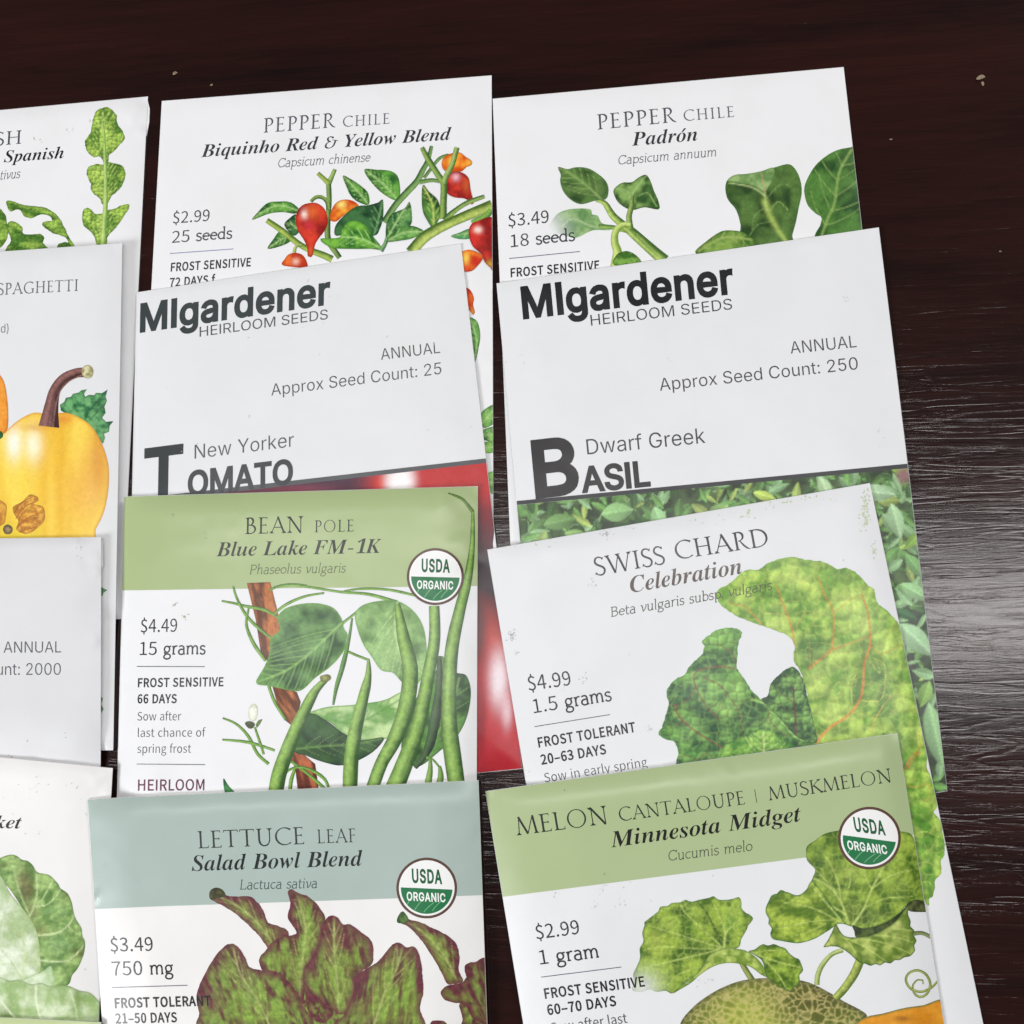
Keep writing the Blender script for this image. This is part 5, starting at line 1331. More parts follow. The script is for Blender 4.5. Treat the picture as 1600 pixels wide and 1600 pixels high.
art(pk, 'printed_pepper', z2((1010, 918), (1070, 915), (1125, 955), (1147, 1030), (1130, 1090), (1085, 1150), (1062, 1190), (1050, 1250), (1035, 1272), (1015, 1265), (1010, 1210), (990, 1160), (952, 1100), (936, 1040), (943, 975), (972, 935)), *RED, ns=18, k=1.2,
    blobs=[(240 + 993 / 4.21, 100 + 990 / 4.21, (5, 7), (255, 235, 225), .9), (240 + 1045 / 4.21, 100 + 975 / 4.21, (10, 12), (240, 120, 50), .6), (240 + 1110 / 4.21, 100 + 1080 / 4.21, (8, 16), (140, 20, 22), .5), (240 + 1035 / 4.21, 100 + 1240 / 4.21, (5, 7), (232, 110, 50), .6), (240 + 1020 / 4.21, 100 + 1060 / 4.21, (9, 9), (190, 40, 70), .5)], grain=.13)
art(pk, 'printed_pepper', z3((150, 1000), (170, 940), (210, 900), (270, 893), (320, 912), (338, 940), (280, 968), (230, 1005), (190, 1037), (155, 1030)), (206, 70, 14), (246, 170, 50), blobs=[(480 + 225 / 4.21, 100 + 925 / 4.21, (8, 6), (254, 226, 120), .9), (480 + 310 / 4.21, 100 + 920 / 4.21, (8, 6), (206, 50, 20), .7), (480 + 165 / 4.21, 100 + 1005 / 4.21, (6, 9), (214, 62, 30), .6)])
art(pk, 'printed_leaf', z3((235, 735), (290, 760), (350, 800), (400, 850), (405, 925), (340, 910), (290, 870), (260, 810)), *LG, mid=z3((402, 922), (330, 835), (240, 740)), nv=5, vc=VG, vw=1.0, vlen=16)
art(pk, 'printed_leaf', z3((190, 1130), (185, 1070), (230, 1010), (320, 940), (400, 930), (470, 910), (497, 893), (500, 1000), (480, 1080), (440, 1130), (300, 1110)), *DG, mid=z3((440, 1125), (470, 1020), (496, 900)), nv=4, vc=(120, 170, 110), vw=1.0, vlen=24)
art(pk, 'printed_leaf', z3((88, 1150), (150, 1148), (215, 1138), (230, 1080), (270, 1040), (330, 1033), (390, 1070), (430, 1130), (492, 1217), (420, 1217), (300, 1217), (180, 1212), (110, 1182)), (36, 104, 32), (120, 184, 64), mid=z3((492, 1215), (350, 1150), (215, 1138)), nv=5, vc=(176, 220, 130), vw=1.1, vlen=24)
art(pk, 'printed_leaf', z3((378, 693), (450, 695), (550, 705), (600, 750), (612, 860), (590, 897), (540, 880), (470, 830), (400, 750)), *LG, mid=z3((592, 893), (500, 790), (382, 697)), nv=7, vc=VG, vw=1.0, vlen=18)
stalk(pk, 'printed_stem', z3((505, 1040), (580, 930), (650, 850), (720, 775), (760, 700), (795, 630), (818, 540)), [9, 10, 10, 10, 9, 7, 5], (44, 84, 42), (126, 164, 92))
stalk(pk, 'printed_stem', z3((770, 750), (840, 655), (880, 615), (930, 598)), [5, 5, 5, 4], (54, 92, 46), (130, 166, 90))
stalk(pk, 'printed_stem', z3((740, 778), (820, 765), (880, 775)), [7, 6, 5], (54, 92, 46), (130, 166, 90))
art(pk, 'printed_pepper', z3((888, 680), (890, 630), (930, 595), (1000, 583), (1040, 610), (1080, 638), (1080, 665), (1045, 680), (1020, 705), (960, 718), (910, 705)), (208, 76, 12), (246, 156, 46), blobs=[(480 + 950 / 4.21, 100 + 640 / 4.21, (6, 7), (252, 214, 90), .8), (480 + 1030 / 4.21, 100 + 625 / 4.21, (8, 5), (214, 50, 24), .6), (480 + 1065 / 4.21, 100 + 655 / 4.21, (5, 5), (250, 196, 70), .7)])
art(pk, 'printed_pepper', z3((915, 830), (920, 770), (950, 715), (1010, 713), (1060, 750), (1075, 830), (1092, 900), (1085, 925), (1040, 887), (980, 880), (930, 860)), *RED, blobs=[(480 + 978 / 4.21, 100 + 745 / 4.21, (6, 6), (248, 190, 200), .9), (480 + 1045 / 4.21, 100 + 800 / 4.21, (6, 10), (236, 120, 60), .5), (480 + 930 / 4.21, 100 + 830 / 4.21, (5, 9), (120, 18, 40), .5)])
stalk(pk, 'printed_stem', z3((755, 550), (800, 635), (860, 730), (897, 790), (897, 900), (893, 1020)), [6, 9, 9, 10, 10, 12], (54, 90, 38), (146, 176, 86))
stalk(pk, 'printed_stem', z3((985, 550), (955, 660), (915, 740), (900, 790)), [8, 8, 9, 9], (70, 106, 48), (166, 190, 110))
art(pk, 'printed_leaf', z3((760, 800), (800, 840), (860, 900), (875, 990), (832, 1077), (790, 1030), (758, 950)), (30, 74, 30), (88, 140, 60), mid=z3((832, 1072), (825, 930), (764, 808)), nv=5, vc=(196, 210, 110), vw=1.0, vlen=16)
art(pk, 'printed_leaf', z3((525, 1150), (518, 1080), (530, 1030), (560, 985), (640, 950), (672, 908), (687, 980), (680, 1060), (600, 1100)), (34, 90, 44), (104, 156, 84), mid=z3((528, 1145), (600, 1020), (668, 915)), nv=4, vc=VG, vw=1.1, vlen=18)
art(pk, 'printed_leaf', z3((522, 1168), (570, 1105), (620, 1072), (700, 1068), (768, 1105), (700, 1145), (620, 1162)), (40, 100, 40), (110, 170, 78), mid=z3((525, 1166), (640, 1110), (765, 1106)), nv=5, vc=VG, vw=1.1, vlen=14)
stalk(pk, 'printed_stem', z3((525, 1140), (515, 1180), (485, 1230)), [5, 6, 8], (60, 110, 70), (140, 180, 120))
stalk(pk, 'printed_stem', z3((905, 1030), (960, 975), (1050, 915), (1165, 872)), [10, 7, 7, 6], (60, 96, 46), (150, 178, 92))
stalk(pk, 'printed_stem', z3((680, 1240), (760, 1150), (840, 1095), (950, 1040), (1080, 985), (1215, 930)), [17, 17, 16, 15, 16, 17], (72, 104, 34), (182, 200, 102), spacing=2.0, grain=.16)
art(pk, 'printed_leaf', z3((945, 1132), (1000, 1110), (1070, 1085), (1075, 1145), (1000, 1152)), (36, 110, 66), (90, 160, 100), mid=z3((1070, 1110), (950, 1132)), nv=2, vc=VG, vw=.8)
stalk(pk, 'printed_stem', z3((1210, 960), (1190, 990), (1150, 1020), (1085, 1050)), [9, 9, 12, 10], (60, 110, 40), (130, 176, 80))
art(pk, 'printed_pepper', z3((1062, 1120), (1075, 1062), (1120, 1036), (1230, 1030), (1230, 1350), (1205, 1340), (1165, 1300), (1150, 1255), (1090, 1200)), (138, 20, 18), (208, 50, 40), ns=20, blobs=[(480 + 1123 / 4.21, 100 + 1092 / 4.21, (6, 5), (252, 232, 220), .95), (480 + 1200 / 4.21, 100 + 1320 / 4.21, (6, 7), (206, 160, 50), .9), (480 + 1150 / 4.21, 100 + 1220 / 4.21, (10, 8), (90, 14, 18), .5)], grain=.13)
art(pk, 'printed_pepper', z3((1000, 1260), (1020, 1235), (1060, 1224), (1110, 1235), (1157, 1270), (1120, 1330), (1075, 1365), (1020, 1355)), (206, 54, 18), (240, 128, 40), blobs=[(480 + 1045 / 4.21, 100 + 1280 / 4.21, (6, 9), (252, 216, 90), .9), (480 + 1110 / 4.21, 100 + 1300 / 4.21, (9, 9), (196, 34, 22), .6)])
art(pk, 'printed_pepper', q3((905, 300), (945, 306), (970, 355), (965, 395), (976, 440), (967, 456), (930, 412), (905, 400)), (190, 50, 20), (232, 110, 40), blobs=[(480 + 965 / 3.722, 370 + 440 / 3.722, (4, 6), (224, 160, 50), .8)])
art(pk, 'printed_leaf', q3((930, 472), (985, 488), (1006, 560), (1000, 630), (972, 728), (940, 560)), (36, 100, 40), (110, 172, 80), mid=q3((972, 722), (985, 600), (950, 480)), nv=5, vc=VG, vw=1.0, vlen=18)
art(pk, 'printed_leaf', q3((1005, 1045), (1030, 1005), (1100, 975), (1100, 1070), (1035, 1112), (1012, 1085)), (40, 106, 40), (120, 178, 80), mid=q3((1015, 1090), (1090, 1000)), nv=4, vc=VG, vw=.9, vlen=16)
art(pk, 'printed_leaf', q3((1010, 1140), (1040, 1115), (1100, 1108), (1100, 1190), (1030, 1180)), (40, 106, 40), (120, 178, 80), mid=q3((1015, 1150), (1090, 1150)), nv=3, vc=VG, vw=.9, vlen=16)
art(pk, 'printed_leaf', q3((1020, 1200), (1100, 1195), (1100, 1248), (1035, 1255)), (60, 140, 40), (140, 196, 80), mid=q3((1022, 1220), (1090, 1225)), nv=3, vc=VG, vw=.9, vlen=16)
art(pk, 'printed_leaf', q3((1040, 1385), (1100, 1372), (1100, 1490), (1060, 1480)), (60, 120, 50), (140, 190, 90), mid=q3((1050, 1430), (1095, 1430)), nv=3, vc=VG, vw=.9, vlen=16)
pk.text('PEPPER', (411, 207.6), (523, 198.8), 22.5, 'tr', color=(106, 109, 117), name='title_lettering', track=.10)
pk.text('CHILE', (535, 198.4), (609, 193.2), 16.5, 'tr', color=(120, 123, 130), name='title_lettering', track=.14)
pk.text('Biquinho Red & Yellow Blend', (315.5, 245.6), (704.5, 218.3), 19.5, 'bi', -.006, (70, 72, 78), 'variety_lettering')  # dark ink lightened, glare included in the colour
pk.text('Capsicum chinense', (433, 262), (578, 252.3), 14.5, 'si', 0, LIGHTT, 'species_lettering', slant=.16)
pk.text('$2.99', (268.5, 349.5), (328.4, 345), 18, 'cj', .0, MID, 'price_lettering')
pk.text('25 seeds', (267.3, 379.8), (363, 372.7), 18.5, 'sl', 0, MID, 'price_lettering')
rule(pk, (265.7, 396.2), (364.7, 389), (140, 142, 176))
pk.text('FROST SENSITIVE', (265.7, 424.2), (393, 415.8), 13, 'cj', .036, (72, 74, 80), 'care_lettering')
pk.text('72 DAYS f', (264.5, 448), (336, 442.5), 13, 'cj', .036, (84, 86, 92), 'care_lettering')

# ================================================================== packet: padron pepper
pk = Packet('seed_packet', 'white seed packet lettered PEPPER CHILE Padrón, with broad dark green leaves',
            (770, 154.5), (1318, 105), (798, 860), (1347, 360), 1.3, PAPER, length=.515, wav=.16, seed=3)
z4, z5 = Z(760, 90, 4.444), Z(1040, 90, 4.444)
PD = ((34, 62, 28), (86, 122, 58))
art(pk, 'printed_leaf', z4((415, 1215), (450, 1140), (500, 1080), (570, 1055), (650, 1048), (725, 1055), (732, 1088), (772, 1098), (802, 1150), (872, 1168), (860, 1197), (740, 1200), (650, 1242), (600, 1252), (520, 1225)), (92, 136, 74), (150, 184, 120), ns=16, fade=[(848, 370, 34, 1.2), (845, 345, 22, .6)], lines=[(z4((870, 1180), (740, 1175), (600, 1120), (520, 1180)), 1.6, (180, 205, 150), .8)], edge=None)
stalk(pk, 'printed_stem', z4((780, 1172), (870, 1178), (1000, 1205)), [6, 7, 9], (66, 104, 44), (150, 186, 96))
stalk(pk, 'printed_stem', z4((760, 990), (820, 1010), (880, 1100), (960, 1170), (1020, 1220), (1110, 1300), (1190, 1370), (1240, 1410)), [5, 9, 11, 12, 15, 16, 17, 18], (62, 100, 40), (180, 204, 106), grain=.15, lines=[(z4((1000, 1200), (1100, 1300), (1200, 1390)), 1.5, (60, 110, 50), .7)])
art(pk, 'printed_leaf', z4((498, 760), (560, 775), (620, 762), (700, 768), (770, 805), (830, 860), (848, 920), (830, 982), (750, 995), (660, 1018), (590, 990), (535, 930), (512, 860), (517, 815)), *PD, ns=18, mid=z4((800, 985), (690, 885), (580, 805), (502, 764)), nv=5, va=42, vc=(140, 168, 96), vw=1.3, vlen=38, blobs=[(760 + 620 / 4.444, 90 + 920 / 4.444, (16, 6), (120, 150, 84), .5), (760 + 780 / 4.444, 90 + 900 / 4.444, (8, 14), (126, 160, 84), .5)], edge=(2.2, (84, 120, 66), .6))
art(pk, 'printed_leaf', z4((885, 915), (940, 870), (1010, 865), (1060, 830), (1108, 814), (1140, 860), (1165, 930), (1192, 990), (1197, 1053), (1100, 1040), (1030, 1057), (980, 1050), (920, 1010), (890, 960)), (48, 84, 34), (132, 168, 90), ns=14, k=1.9, lines=[(z4((1010, 1050), (1010, 960), (1060, 880), (1108, 820)), 2.0, (160, 190, 120), .8), (z4((1010, 1000), (970, 920), (890, 915)), 1.4, (160, 190, 120), .7), (z4((1060, 960), (1120, 940), (1180, 1030)), 1.2, (150, 186, 110), .7)], blobs=[(760 + 1130 / 4.444, 90 + 940 / 4.444, (12, 16), (44, 84, 36), .6)])
stalk(pk, 'printed_stem', z4((1015, 960), (1005, 1040), (990, 1110), (1000, 1190)), [4, 8, 9, 10], (70, 100, 44), (160, 184, 100))
stalk(pk, 'printed_stem', z4((1000, 1165), (940, 1165), (895, 1215), (892, 1290), (910, 1350), (900, 1450)), [7, 10, 11, 12, 15, 18], (116, 150, 54), (206, 220, 130))
art(pk, 'printed_leaf', z4((885, 1440), (905, 1370), (960, 1345), (1010, 1355), (1065, 1400), (1070, 1450)), (60, 104, 36), (120, 162, 70), ns=8, k=2)
art(pk, 'printed_leaf', z5((415, 900), (430, 850), (480, 815), (560, 808), (660, 790), (750, 765), (850, 740), (900, 775), (935, 850), (945, 940), (925, 1040), (905, 1140), (880, 1230), (860, 1300), (540, 1300), (520, 1160), (490, 1060), (430, 980)), (38, 66, 28), (84, 118, 54), ns=26, k=1.5, streak=(70, 9, .14), edge=(2.0, (70, 108, 52), .6), grain=.14,
    lines=[(z5((690, 1000), (740, 1130), (830, 1270)), 5.5, (160, 184, 90), .95), (z5((700, 1060), (690, 960), (668, 800)), 2.2, (170, 190, 110), .8), (z5((690, 960), (600, 900), (440, 870)), 1.8, (180, 200, 130), .8), (z5((720, 1080), (780, 1000), (850, 1060)), 1.3, (150, 180, 100), .7), (z5((700, 980), (800, 880), (880, 900)), 1.1, (130, 160, 90), .6), (z5((690, 1040), (620, 1100), (600, 1200)), 1.1, (130, 160, 90), .6), (z5((740, 1140), (640, 1160), (580, 1240)), 1.1, (130, 160, 90), .5)])
art(pk, 'printed_leaf', z5((430, 855), (480, 815), (560, 808), (660, 790), (750, 765), (748, 835), (715, 900), (685, 935), (620, 895), (520, 872)), (96, 134, 72), (150, 180, 114), ns=12, lines=[(z5((690, 935), (675, 860), (665, 800)), 1.6, (180, 150, 110), .8)], edge=(1.6, (80, 120, 60), .6))
art(pk, 'printed_leaf', z5((205, 1350), (290, 1270), (380, 1210), (450, 1200), (540, 1215), (615, 1275), (560, 1340), (300, 1370)), (62, 106, 36), (126, 158, 70), ns=12, mid=z5((230, 1345), (400, 1250), (600, 1265)), nv=5, vc=(160, 180, 100), vw=1.2, vlen=20)
art(pk, 'printed_leaf', z5((1290, 622), (1200, 640), (1120, 680), (1040, 750), (985, 840), (962, 920), (985, 1020), (1040, 1080), (1082, 1110), (1075, 1160), (1055, 1260), (1380, 1260), (1380, 600)), (36, 74, 30), (80, 126, 54), ns=26, k=1.6, streak=(-40, 9, .14), mid=z5((1085, 1230), (1130, 1110), (1175, 1000), (1205, 800), (1290, 640)), nv=5, va=55, vc=(140, 172, 90), vw=1.6, vlen=60, grain=.14, edge=(2.0, (70, 120, 50), .5))
pk.text('PEPPER', (933, 202.6), (1056, 190.6), 23.5, 'tr', color=(98, 101, 110), name='title_lettering', track=.10)
pk.text('CHILE', (1068, 189.2), (1148, 182.6), 17, 'tr', color=(120, 123, 130), name='title_lettering', track=.14)
pk.text('Padrón', (989, 227.9), (1092.2, 219.4), 21, 'bi', -.006, (62, 62, 66), 'variety_lettering')
pk.text('Capsicum annuum', (965, 257.6), (1120, 244), 14.5, 'si', 0, LIGHTT, 'species_lettering', slant=.16)
pk.text('$3.49', (793, 354.5), (859, 347.6), 19.5, 'cj', .0, (70, 72, 78), 'price_lettering')
pk.text('18 seeds', (795.5, 386.8), (899, 376.2), 19.5, 'sl', 0, (74, 76, 82), 'price_lettering')
rule(pk, (795.5, 404), (906, 393), (110, 112, 130))
pk.text('FROST SENSITIVE', (797, 433.2), (938, 420.6), 13.5, 'cj', .036, (58, 58, 62), 'care_lettering')

# ================================================================== packet: spaghetti squash
pk = Packet('seed_packet', 'white seed packet lettered SPAGHETTI, with a round yellow squash and its brown stem',
            (-350, 418), (191, 380), (-385, 1200), (176.5, 1190), 3.6, PAPER_MATT, length=.515, wav=.16, seed=4, edge=2.0)
q1 = Z(0, 370, 3.2)
art(pk, 'printed_leaf', q1((305, 870), (300, 840), (322, 825), (330, 805), (355, 800), (365, 785), (395, 778), (405, 768), (435, 762), (420, 785), (425, 800), (445, 790), (470, 792), (480, 780), (510, 782), (538, 764), (528, 800), (535, 820), (522, 850), (528, 880), (510, 905), (530, 925), (568, 922), (548, 945), (545, 975), (520, 985), (525, 1005), (515, 1035), (480, 1000), (440, 940)), (32, 100, 58), (108, 170, 108), smooth=False, ns=9, k=1.6, mid=q1((420, 960), (440, 880), (530, 775)), nv=4, va=45, vc=(30, 90, 50), vw=1.1, vlen=45, grain=.18)
art(pk, 'printed_squash', q1((-20, 1030), (40, 962), (100, 912), (170, 880), (240, 887), (330, 880), (400, 905), (460, 950), (510, 1035), (540, 1130), (545, 1210), (538, 1290), (518, 1380), (480, 1460), (430, 1540), (-20, 1540)), (234, 186, 54), (246, 214, 84), ns=40, k=1.3, spacing=3.0, grain=.05, edge=(2.5, (206, 130, 50), .7),
    blobs=[(22, 692, (12, 26), (255, 252, 236), .95), (52, 695, (14, 26), (255, 250, 222), .85), (130, 760, (34, 60), (230, 160, 64), .6), (152, 720, (14, 60), (216, 134, 56), .5), (60, 668, (30, 6), (220, 160, 60), .6), (100, 655, (16, 8), (222, 140, 50), .8), (20, 840, (60, 26), (216, 196, 40), .6), (80, 800, (8, 90), (250, 214, 90), .6), (120, 700, (6, 60), (250, 210, 90), .5), (40, 780, (6, 70), (250, 218, 80), .5)],
    stretch=(90, 3.5))
art(pk, 'printed_squash', q1((-20, 660), (0, 690), (25, 740), (40, 850), (38, 960), (10, 990), (-20, 1000)), (214, 120, 30), (240, 160, 60), ns=20, k=1)
art(pk, 'printed_leaf', q1((-20, 975), (10, 975), (15, 1000), (-20, 1020)), (30, 90, 40), (60, 130, 70))
stalk(pk, 'printed_stem', q1((432, 678), (380, 682), (320, 712), (275, 770), (257, 850), (250, 905), (245, 950)), [15, 15, 17, 17, 20, 25, 33], (64, 34, 38), (142, 98, 92), spacing=2.0, grain=.22, ns=5, stretch=(75, 3), lines=[(q1((440, 672), (330, 715), (268, 800), (240, 940)), 1.5, (60, 34, 36), .6), (q1((420, 690), (330, 735), (285, 820), (265, 950)), 1.3, (176, 140, 120), .6)])
art(pk, 'printed_stem_end', q1((412, 655), (440, 640), (462, 655), (467, 680), (455, 705), (430, 708), (412, 690)), (150, 146, 96), (220, 214, 170), ns=5, k=2.5)
TP = ((186, 122, 44), (226, 170, 70))
art(pk, 'printed_petal', q1((66, 1350), (110, 1325), (140, 1295), (160, 1288), (190, 1302), (195, 1318), (170, 1335), (215, 1350), (226, 1395), (218, 1425), (195, 1450), (150, 1482), (110, 1482), (82, 1462), (92, 1420), (70, 1385)), *TP, ns=5, k=2.4, grain=.2, lines=[(q1((80, 1430), (130, 1370), (210, 1352)), 1.2, (150, 84, 30), .7), (q1((90, 1450), (150, 1410), (220, 1400)), 1.2, (150, 84, 30), .7), (q1((100, 1465), (150, 1450), (200, 1430)), 1.1, (150, 84, 30), .7), (q1((75, 1400), (110, 1350), (160, 1310)), 1.1, (150, 84, 30), .7)])
art(pk, 'printed_petal', q1((-20, 1320), (10, 1322), (34, 1345), (30, 1400), (20, 1435), (-20, 1440)), *TP, ns=6)
for q_ in (((84, 1455), (120, 1420), (150, 1400), (200, 1385)), ((80, 1410), (105, 1370), (140, 1340), (185, 1325)), ((95, 1475), (140, 1462), (180, 1450), (205, 1425)), ((72, 1385), (95, 1345), (125, 1320), (165, 1300))):
    stalk(pk, 'printed_petal_vein', q1(*q_), [1.2, 1.6, 1.4, .8], (150, 86, 34), (188, 120, 50), spacing=2.0)
art(pk, 'printed_calyx', q1((40, 1438), (60, 1450), (64, 1470), (50, 1486), (28, 1486), (16, 1468), (20, 1448)), (72, 72, 54), (130, 110, 70), ns=4, blobs=[(12.5, 827.5, 3.5, (190, 150, 110), .8)])
art(pk, 'printed_leaf', [(158, 917), (163, 920), (168, 922), (162, 926), (160, 931), (155, 932), (155, 915)], (40, 120, 60), (90, 160, 90), smooth=False)
art(pk, 'printed_leaf', [(156, 1085), (161, 1092), (158, 1100), (162, 1108), (157, 1116), (153, 1116), (153, 1085)], (40, 120, 60), (90, 160, 90), smooth=False)
pk.text('SPAGHETTI', (-4, 461), (122.5, 454.4), 18, 'tr', color=(120, 124, 134), name='title_lettering', track=.08)
pk.text('d)', (0.6, 520), (15, 519.5), 13.5, 'in', -.01, LIGHTT, 'variety_lettering')

# ================================================================== packet: new yorker tomato
pk = Packet('seed_packet', 'white seed packet lettered New Yorker TOMATO, with a strip of red tomato photo',
            (213.5, 457), (720, 381), (196, 1262), (816, 1201), 1.1, PAPER_MATT, wav=.2, seed=5, fold=3)
lineL, lineR = np.array([196., 788.]), np.array([757., 723.5])


def on_line(t, a=lineL, b=lineR):
    return tuple(a + (b - a) * t)


def tomato_paint(V):
    x, y = V[:, 0], V[:, 1]
    c = np.tile(lin((186, 48, 48)), (len(V), 1))
    def blob(c, bx, by, rx, ry, col, s, p=2.0):
        d = np.hypot((x - bx) / rx, (y - by) / ry)
        return mixc(c, lin(col), s * np.exp(-d ** p))
    c = mixc(c, lin((62, 40, 58)), 1 / (1 + np.exp((x - 575) / 9)))
    c = blob(c, 470, 770, 60, 12, (150, 60, 80), .8)
    c = blob(c, 330, 780, 90, 12, (150, 50, 60), .7)
    c = blob(c, 596, 757, 10, 16, (210, 60, 46), .9)
    c = blob(c, 625, 752, 24, 34, (246, 240, 238), 1.0, 4)
    st = [(740, (176, 40, 50)), (790, (140, 42, 50)), (840, (92, 36, 44)), (885, (40, 28, 36)), (930, (46, 28, 34)), (965, (140, 40, 38)), (1000, (180, 54, 42)), (1060, (176, 36, 42)), (1140, (182, 34, 44)), (1205, (160, 28, 38))]
    yy = y - (x - 775) * .5
    g_ = np.stack([np.interp(yy, [q[0] for q in st], lin([q[1] for q in st])[:, k]) for k in range(3)], 1)
    w_ = np.clip((y - 765) / 30, 0, 1)[:, None]
    c = c * (1 - w_) + g_ * w_
    c = blob(c, 748, 985, 14, 60, (60, 24, 32), .8, 3)
    c = blob(c, 779, 1062, 15, 44, (236, 224, 228), .95, 2.4)
    c = blob(c, 792, 1112, 8, 26, (232, 206, 212), .75, 2.4)
    c = blob(c, 752, 1120, 8, 60, (116, 20, 32), .7, 3)
    return c * (1 + .10 * (fbm(x / 2.5, y / 2.5, 2) - .5)[:, None] * 2)


tp_poly = [on_line(0), on_line(.25), on_line(.5), on_line(.75), on_line(1.05), (770, 850), (800, 1050), (822, 1210), (500, 1245), (190, 1275), (190, 1000)]
pk.put('printed_tomato_photo', [np.array(tp_poly)], tomato_paint, 4.5)
d_ = np.array([0, 7.])
band(pk, [on_line(-.05), on_line(1.05), tuple(np.array(on_line(1.05)) - d_), tuple(np.array(on_line(-.05)) - d_)], (86, 88, 90), name='printed_bar')
HBK = (74, 82, 84)  # black ink greyed: glare haze put into this packet's lettering colours
pk.text('MIgardener', (216, 518.6), (519, 473.4), 42, 'in', .052, HBK, 'brand_lettering', track=-.07)
pk.text('HEIRLOOM SEEDS', (310, 526.5), (513.6, 498.4), 15.5, 'in', -.002, (110, 114, 118), 'brand_lettering')
pk.text('ANNUAL', (595, 562.6), (689, 551.3), 17.5, 'in', -.008, (112, 112, 114), 'seed_count_lettering')
pk.text('Approx Seed Count: 25', (423.3, 618.5), (692, 584), 18.5, 'in', -.008, (112, 114, 116), 'seed_count_lettering')
pk.text('New Yorker', (301.6, 717.3), (460, 697.5), 22, 'in', -.008, (112, 114, 116), 'variety_lettering')
pk.text('T', (223, 784.5), (293, 775.6), 80, 'in', .045, (80, 84, 86), 'title_lettering')
pk.text('OMATO', (292.5, 775), (462, 754.5), 37, 'in', .05, (86, 88, 90), 'title_lettering', track=-.10)
flecks(pk, 'paper_smudge', [(300, 640, 40, 5), (560, 480, 60, 6), (420, 520, 40, 5), (650, 640, 60, 8)], (206, 206, 192), 5)

# ================================================================== packet: dwarf greek basil
pk = Packet('seed_packet', 'white seed packet lettered Dwarf Greek BASIL, above a photo of basil leaves',
            (776, 443), (1373, 355.5), (856, 1318), (1480, 1236), 1.1, PAPER_MATT, wav=.18, seed=6, fold=3, creases=[(1240, 385, 1330, 362, .25, 1.4), (1290, 380, 1368, 372, -.15, 1.2)])
bL, bR = np.array([806., 789.5]), np.array([1421., 731.])


def basil_paint_factory():
    r = np.random.RandomState(11)
    LV = []
    for i in range(760):
        if i < 520:
            x = r.uniform(800, 1440); y = r.uniform(700, 870) + 0 * x
            if r.rand() < .5:
                y = r.uniform(740, 860)
        else:
            x = r.uniform(1355, 1490); y = r.uniform(730, 1240)
        a = r.uniform(0, 2 * math.pi)
        Ln = r.uniform(14, 40)
        kind = r.rand()
        c = (150, 190, 136) if kind < .25 else (120, 170, 92) if kind < .62 else (74, 112, 60) if kind < .92 else (176, 200, 110)
        LV.append((x, y, a, Ln, r.uniform(.14, .27), c, r.uniform(.55, 1)))
    LV.sort(key=lambda q: q[6] * 30 + q[3])
    # the larger leaves one can make out
    big = [(875, 815, -.2, 55, .36, (120, 160, 104)), (965, 800, -.15, 52, .45, (150, 196, 138)), (1030, 812, 1.2, 44, .42, (158, 204, 152)), (1120, 800, 2.6, 44, .4, (150, 190, 120)),
           (1195, 775, .3, 40, .3, (190, 214, 110)), (1290, 765, 1.1, 46, .36, (180, 210, 174)), (1370, 770, .1, 62, .34, (178, 212, 180)), (1400, 815, 1.3, 60, .34, (170, 206, 168)), (1430, 885, .9, 50, .34, (124, 172, 112)),
           (1430, 925, .5, 54, .34, (156, 200, 150)), (1432, 1000, .75, 76, .36, (166, 204, 168)), (1445, 1085, 1.9, 44, .4, (140, 180, 100)), (1462, 1150, 1.35, 110, .26, (150, 190, 146)), (1410, 735, .2, 40, .32, (150, 190, 90)),
           (1415, 960, .4, 40, .3, (60, 110, 70)), (1425, 845, 2.3, 36, .34, (140, 180, 90)), (845, 850, 1.9, 46, .34, (150, 176, 110)), (905, 840, .3, 50, .36, (140, 176, 112)), (1075, 830, .2, 36, .4, (140, 180, 110))]
    for b in big:
        LV.append((b[0], b[1], b[2], b[3], b[4] * .72, (b[5][0], b[5][1], int(b[5][2] * .93)), 1.0))

    def f(V):
        x, y = V[:, 0], V[:, 1]
        t = fbm(x / 18, y / 18, 3)
        c = mixc(np.tile(lin((44, 58, 38)), (len(V), 1)), lin((84, 110, 64)), (t - .35) * 2.2)
        c = mixc(c, lin((44, 52, 50)), np.clip(1 - np.hypot((x - 1418) / 26, (y - 990) / 60), 0, 1))
        c = mixc(c, lin((56, 62, 60)), np.clip(1.2 - np.hypot((x - 1450) / 40, (y - 1110) / 90), 0, 1) * .8)
        for (lx, ly, a, Ln, wd, col, s) in LV:
            m = (np.abs(x - lx) < Ln) & (np.abs(y - ly) < Ln)
            if not m.any():
                continue
            dx, dy = x[m] - lx, y[m] - ly
            u = (dx * math.cos(a) + dy * math.sin(a)) / Ln + .5
            v = (-dx * math.sin(a) + dy * math.cos(a)) / Ln
            prof = wd * np.sin(np.pi * np.clip(u, 0, 1)) ** .8 * (1.1 - .35 * u)
            ins = (u > 0) & (u < 1) & (np.abs(v) < prof)
            e = np.clip((prof - np.abs(v)) / .035, 0, 1)
            sh = 1 - .28 * (v > 0) + .16 * np.cos(u * 3) + .18 * np.exp(-(v / .03) ** 2) - .12 * (np.abs(v) / np.maximum(prof, .01))
            cc = lin(col)[None, :] * (sh * s)[:, None]
            k = (ins * e)[:, None]
            idx = np.where(m)[0]
            c[idx] = c[idx] * (1 - k) + cc * k
        c = mixc(c, lin((142, 104, 104)), np.clip(1.4 - np.hypot((x - 1412) / 12, (y - 742) / 14), 0, 1))
        g = 1 + .34 * (fbm(x / 1.9, y / 1.9, 2) - .5)
        return np.clip(c * g[:, None], 0, 1)
    return f


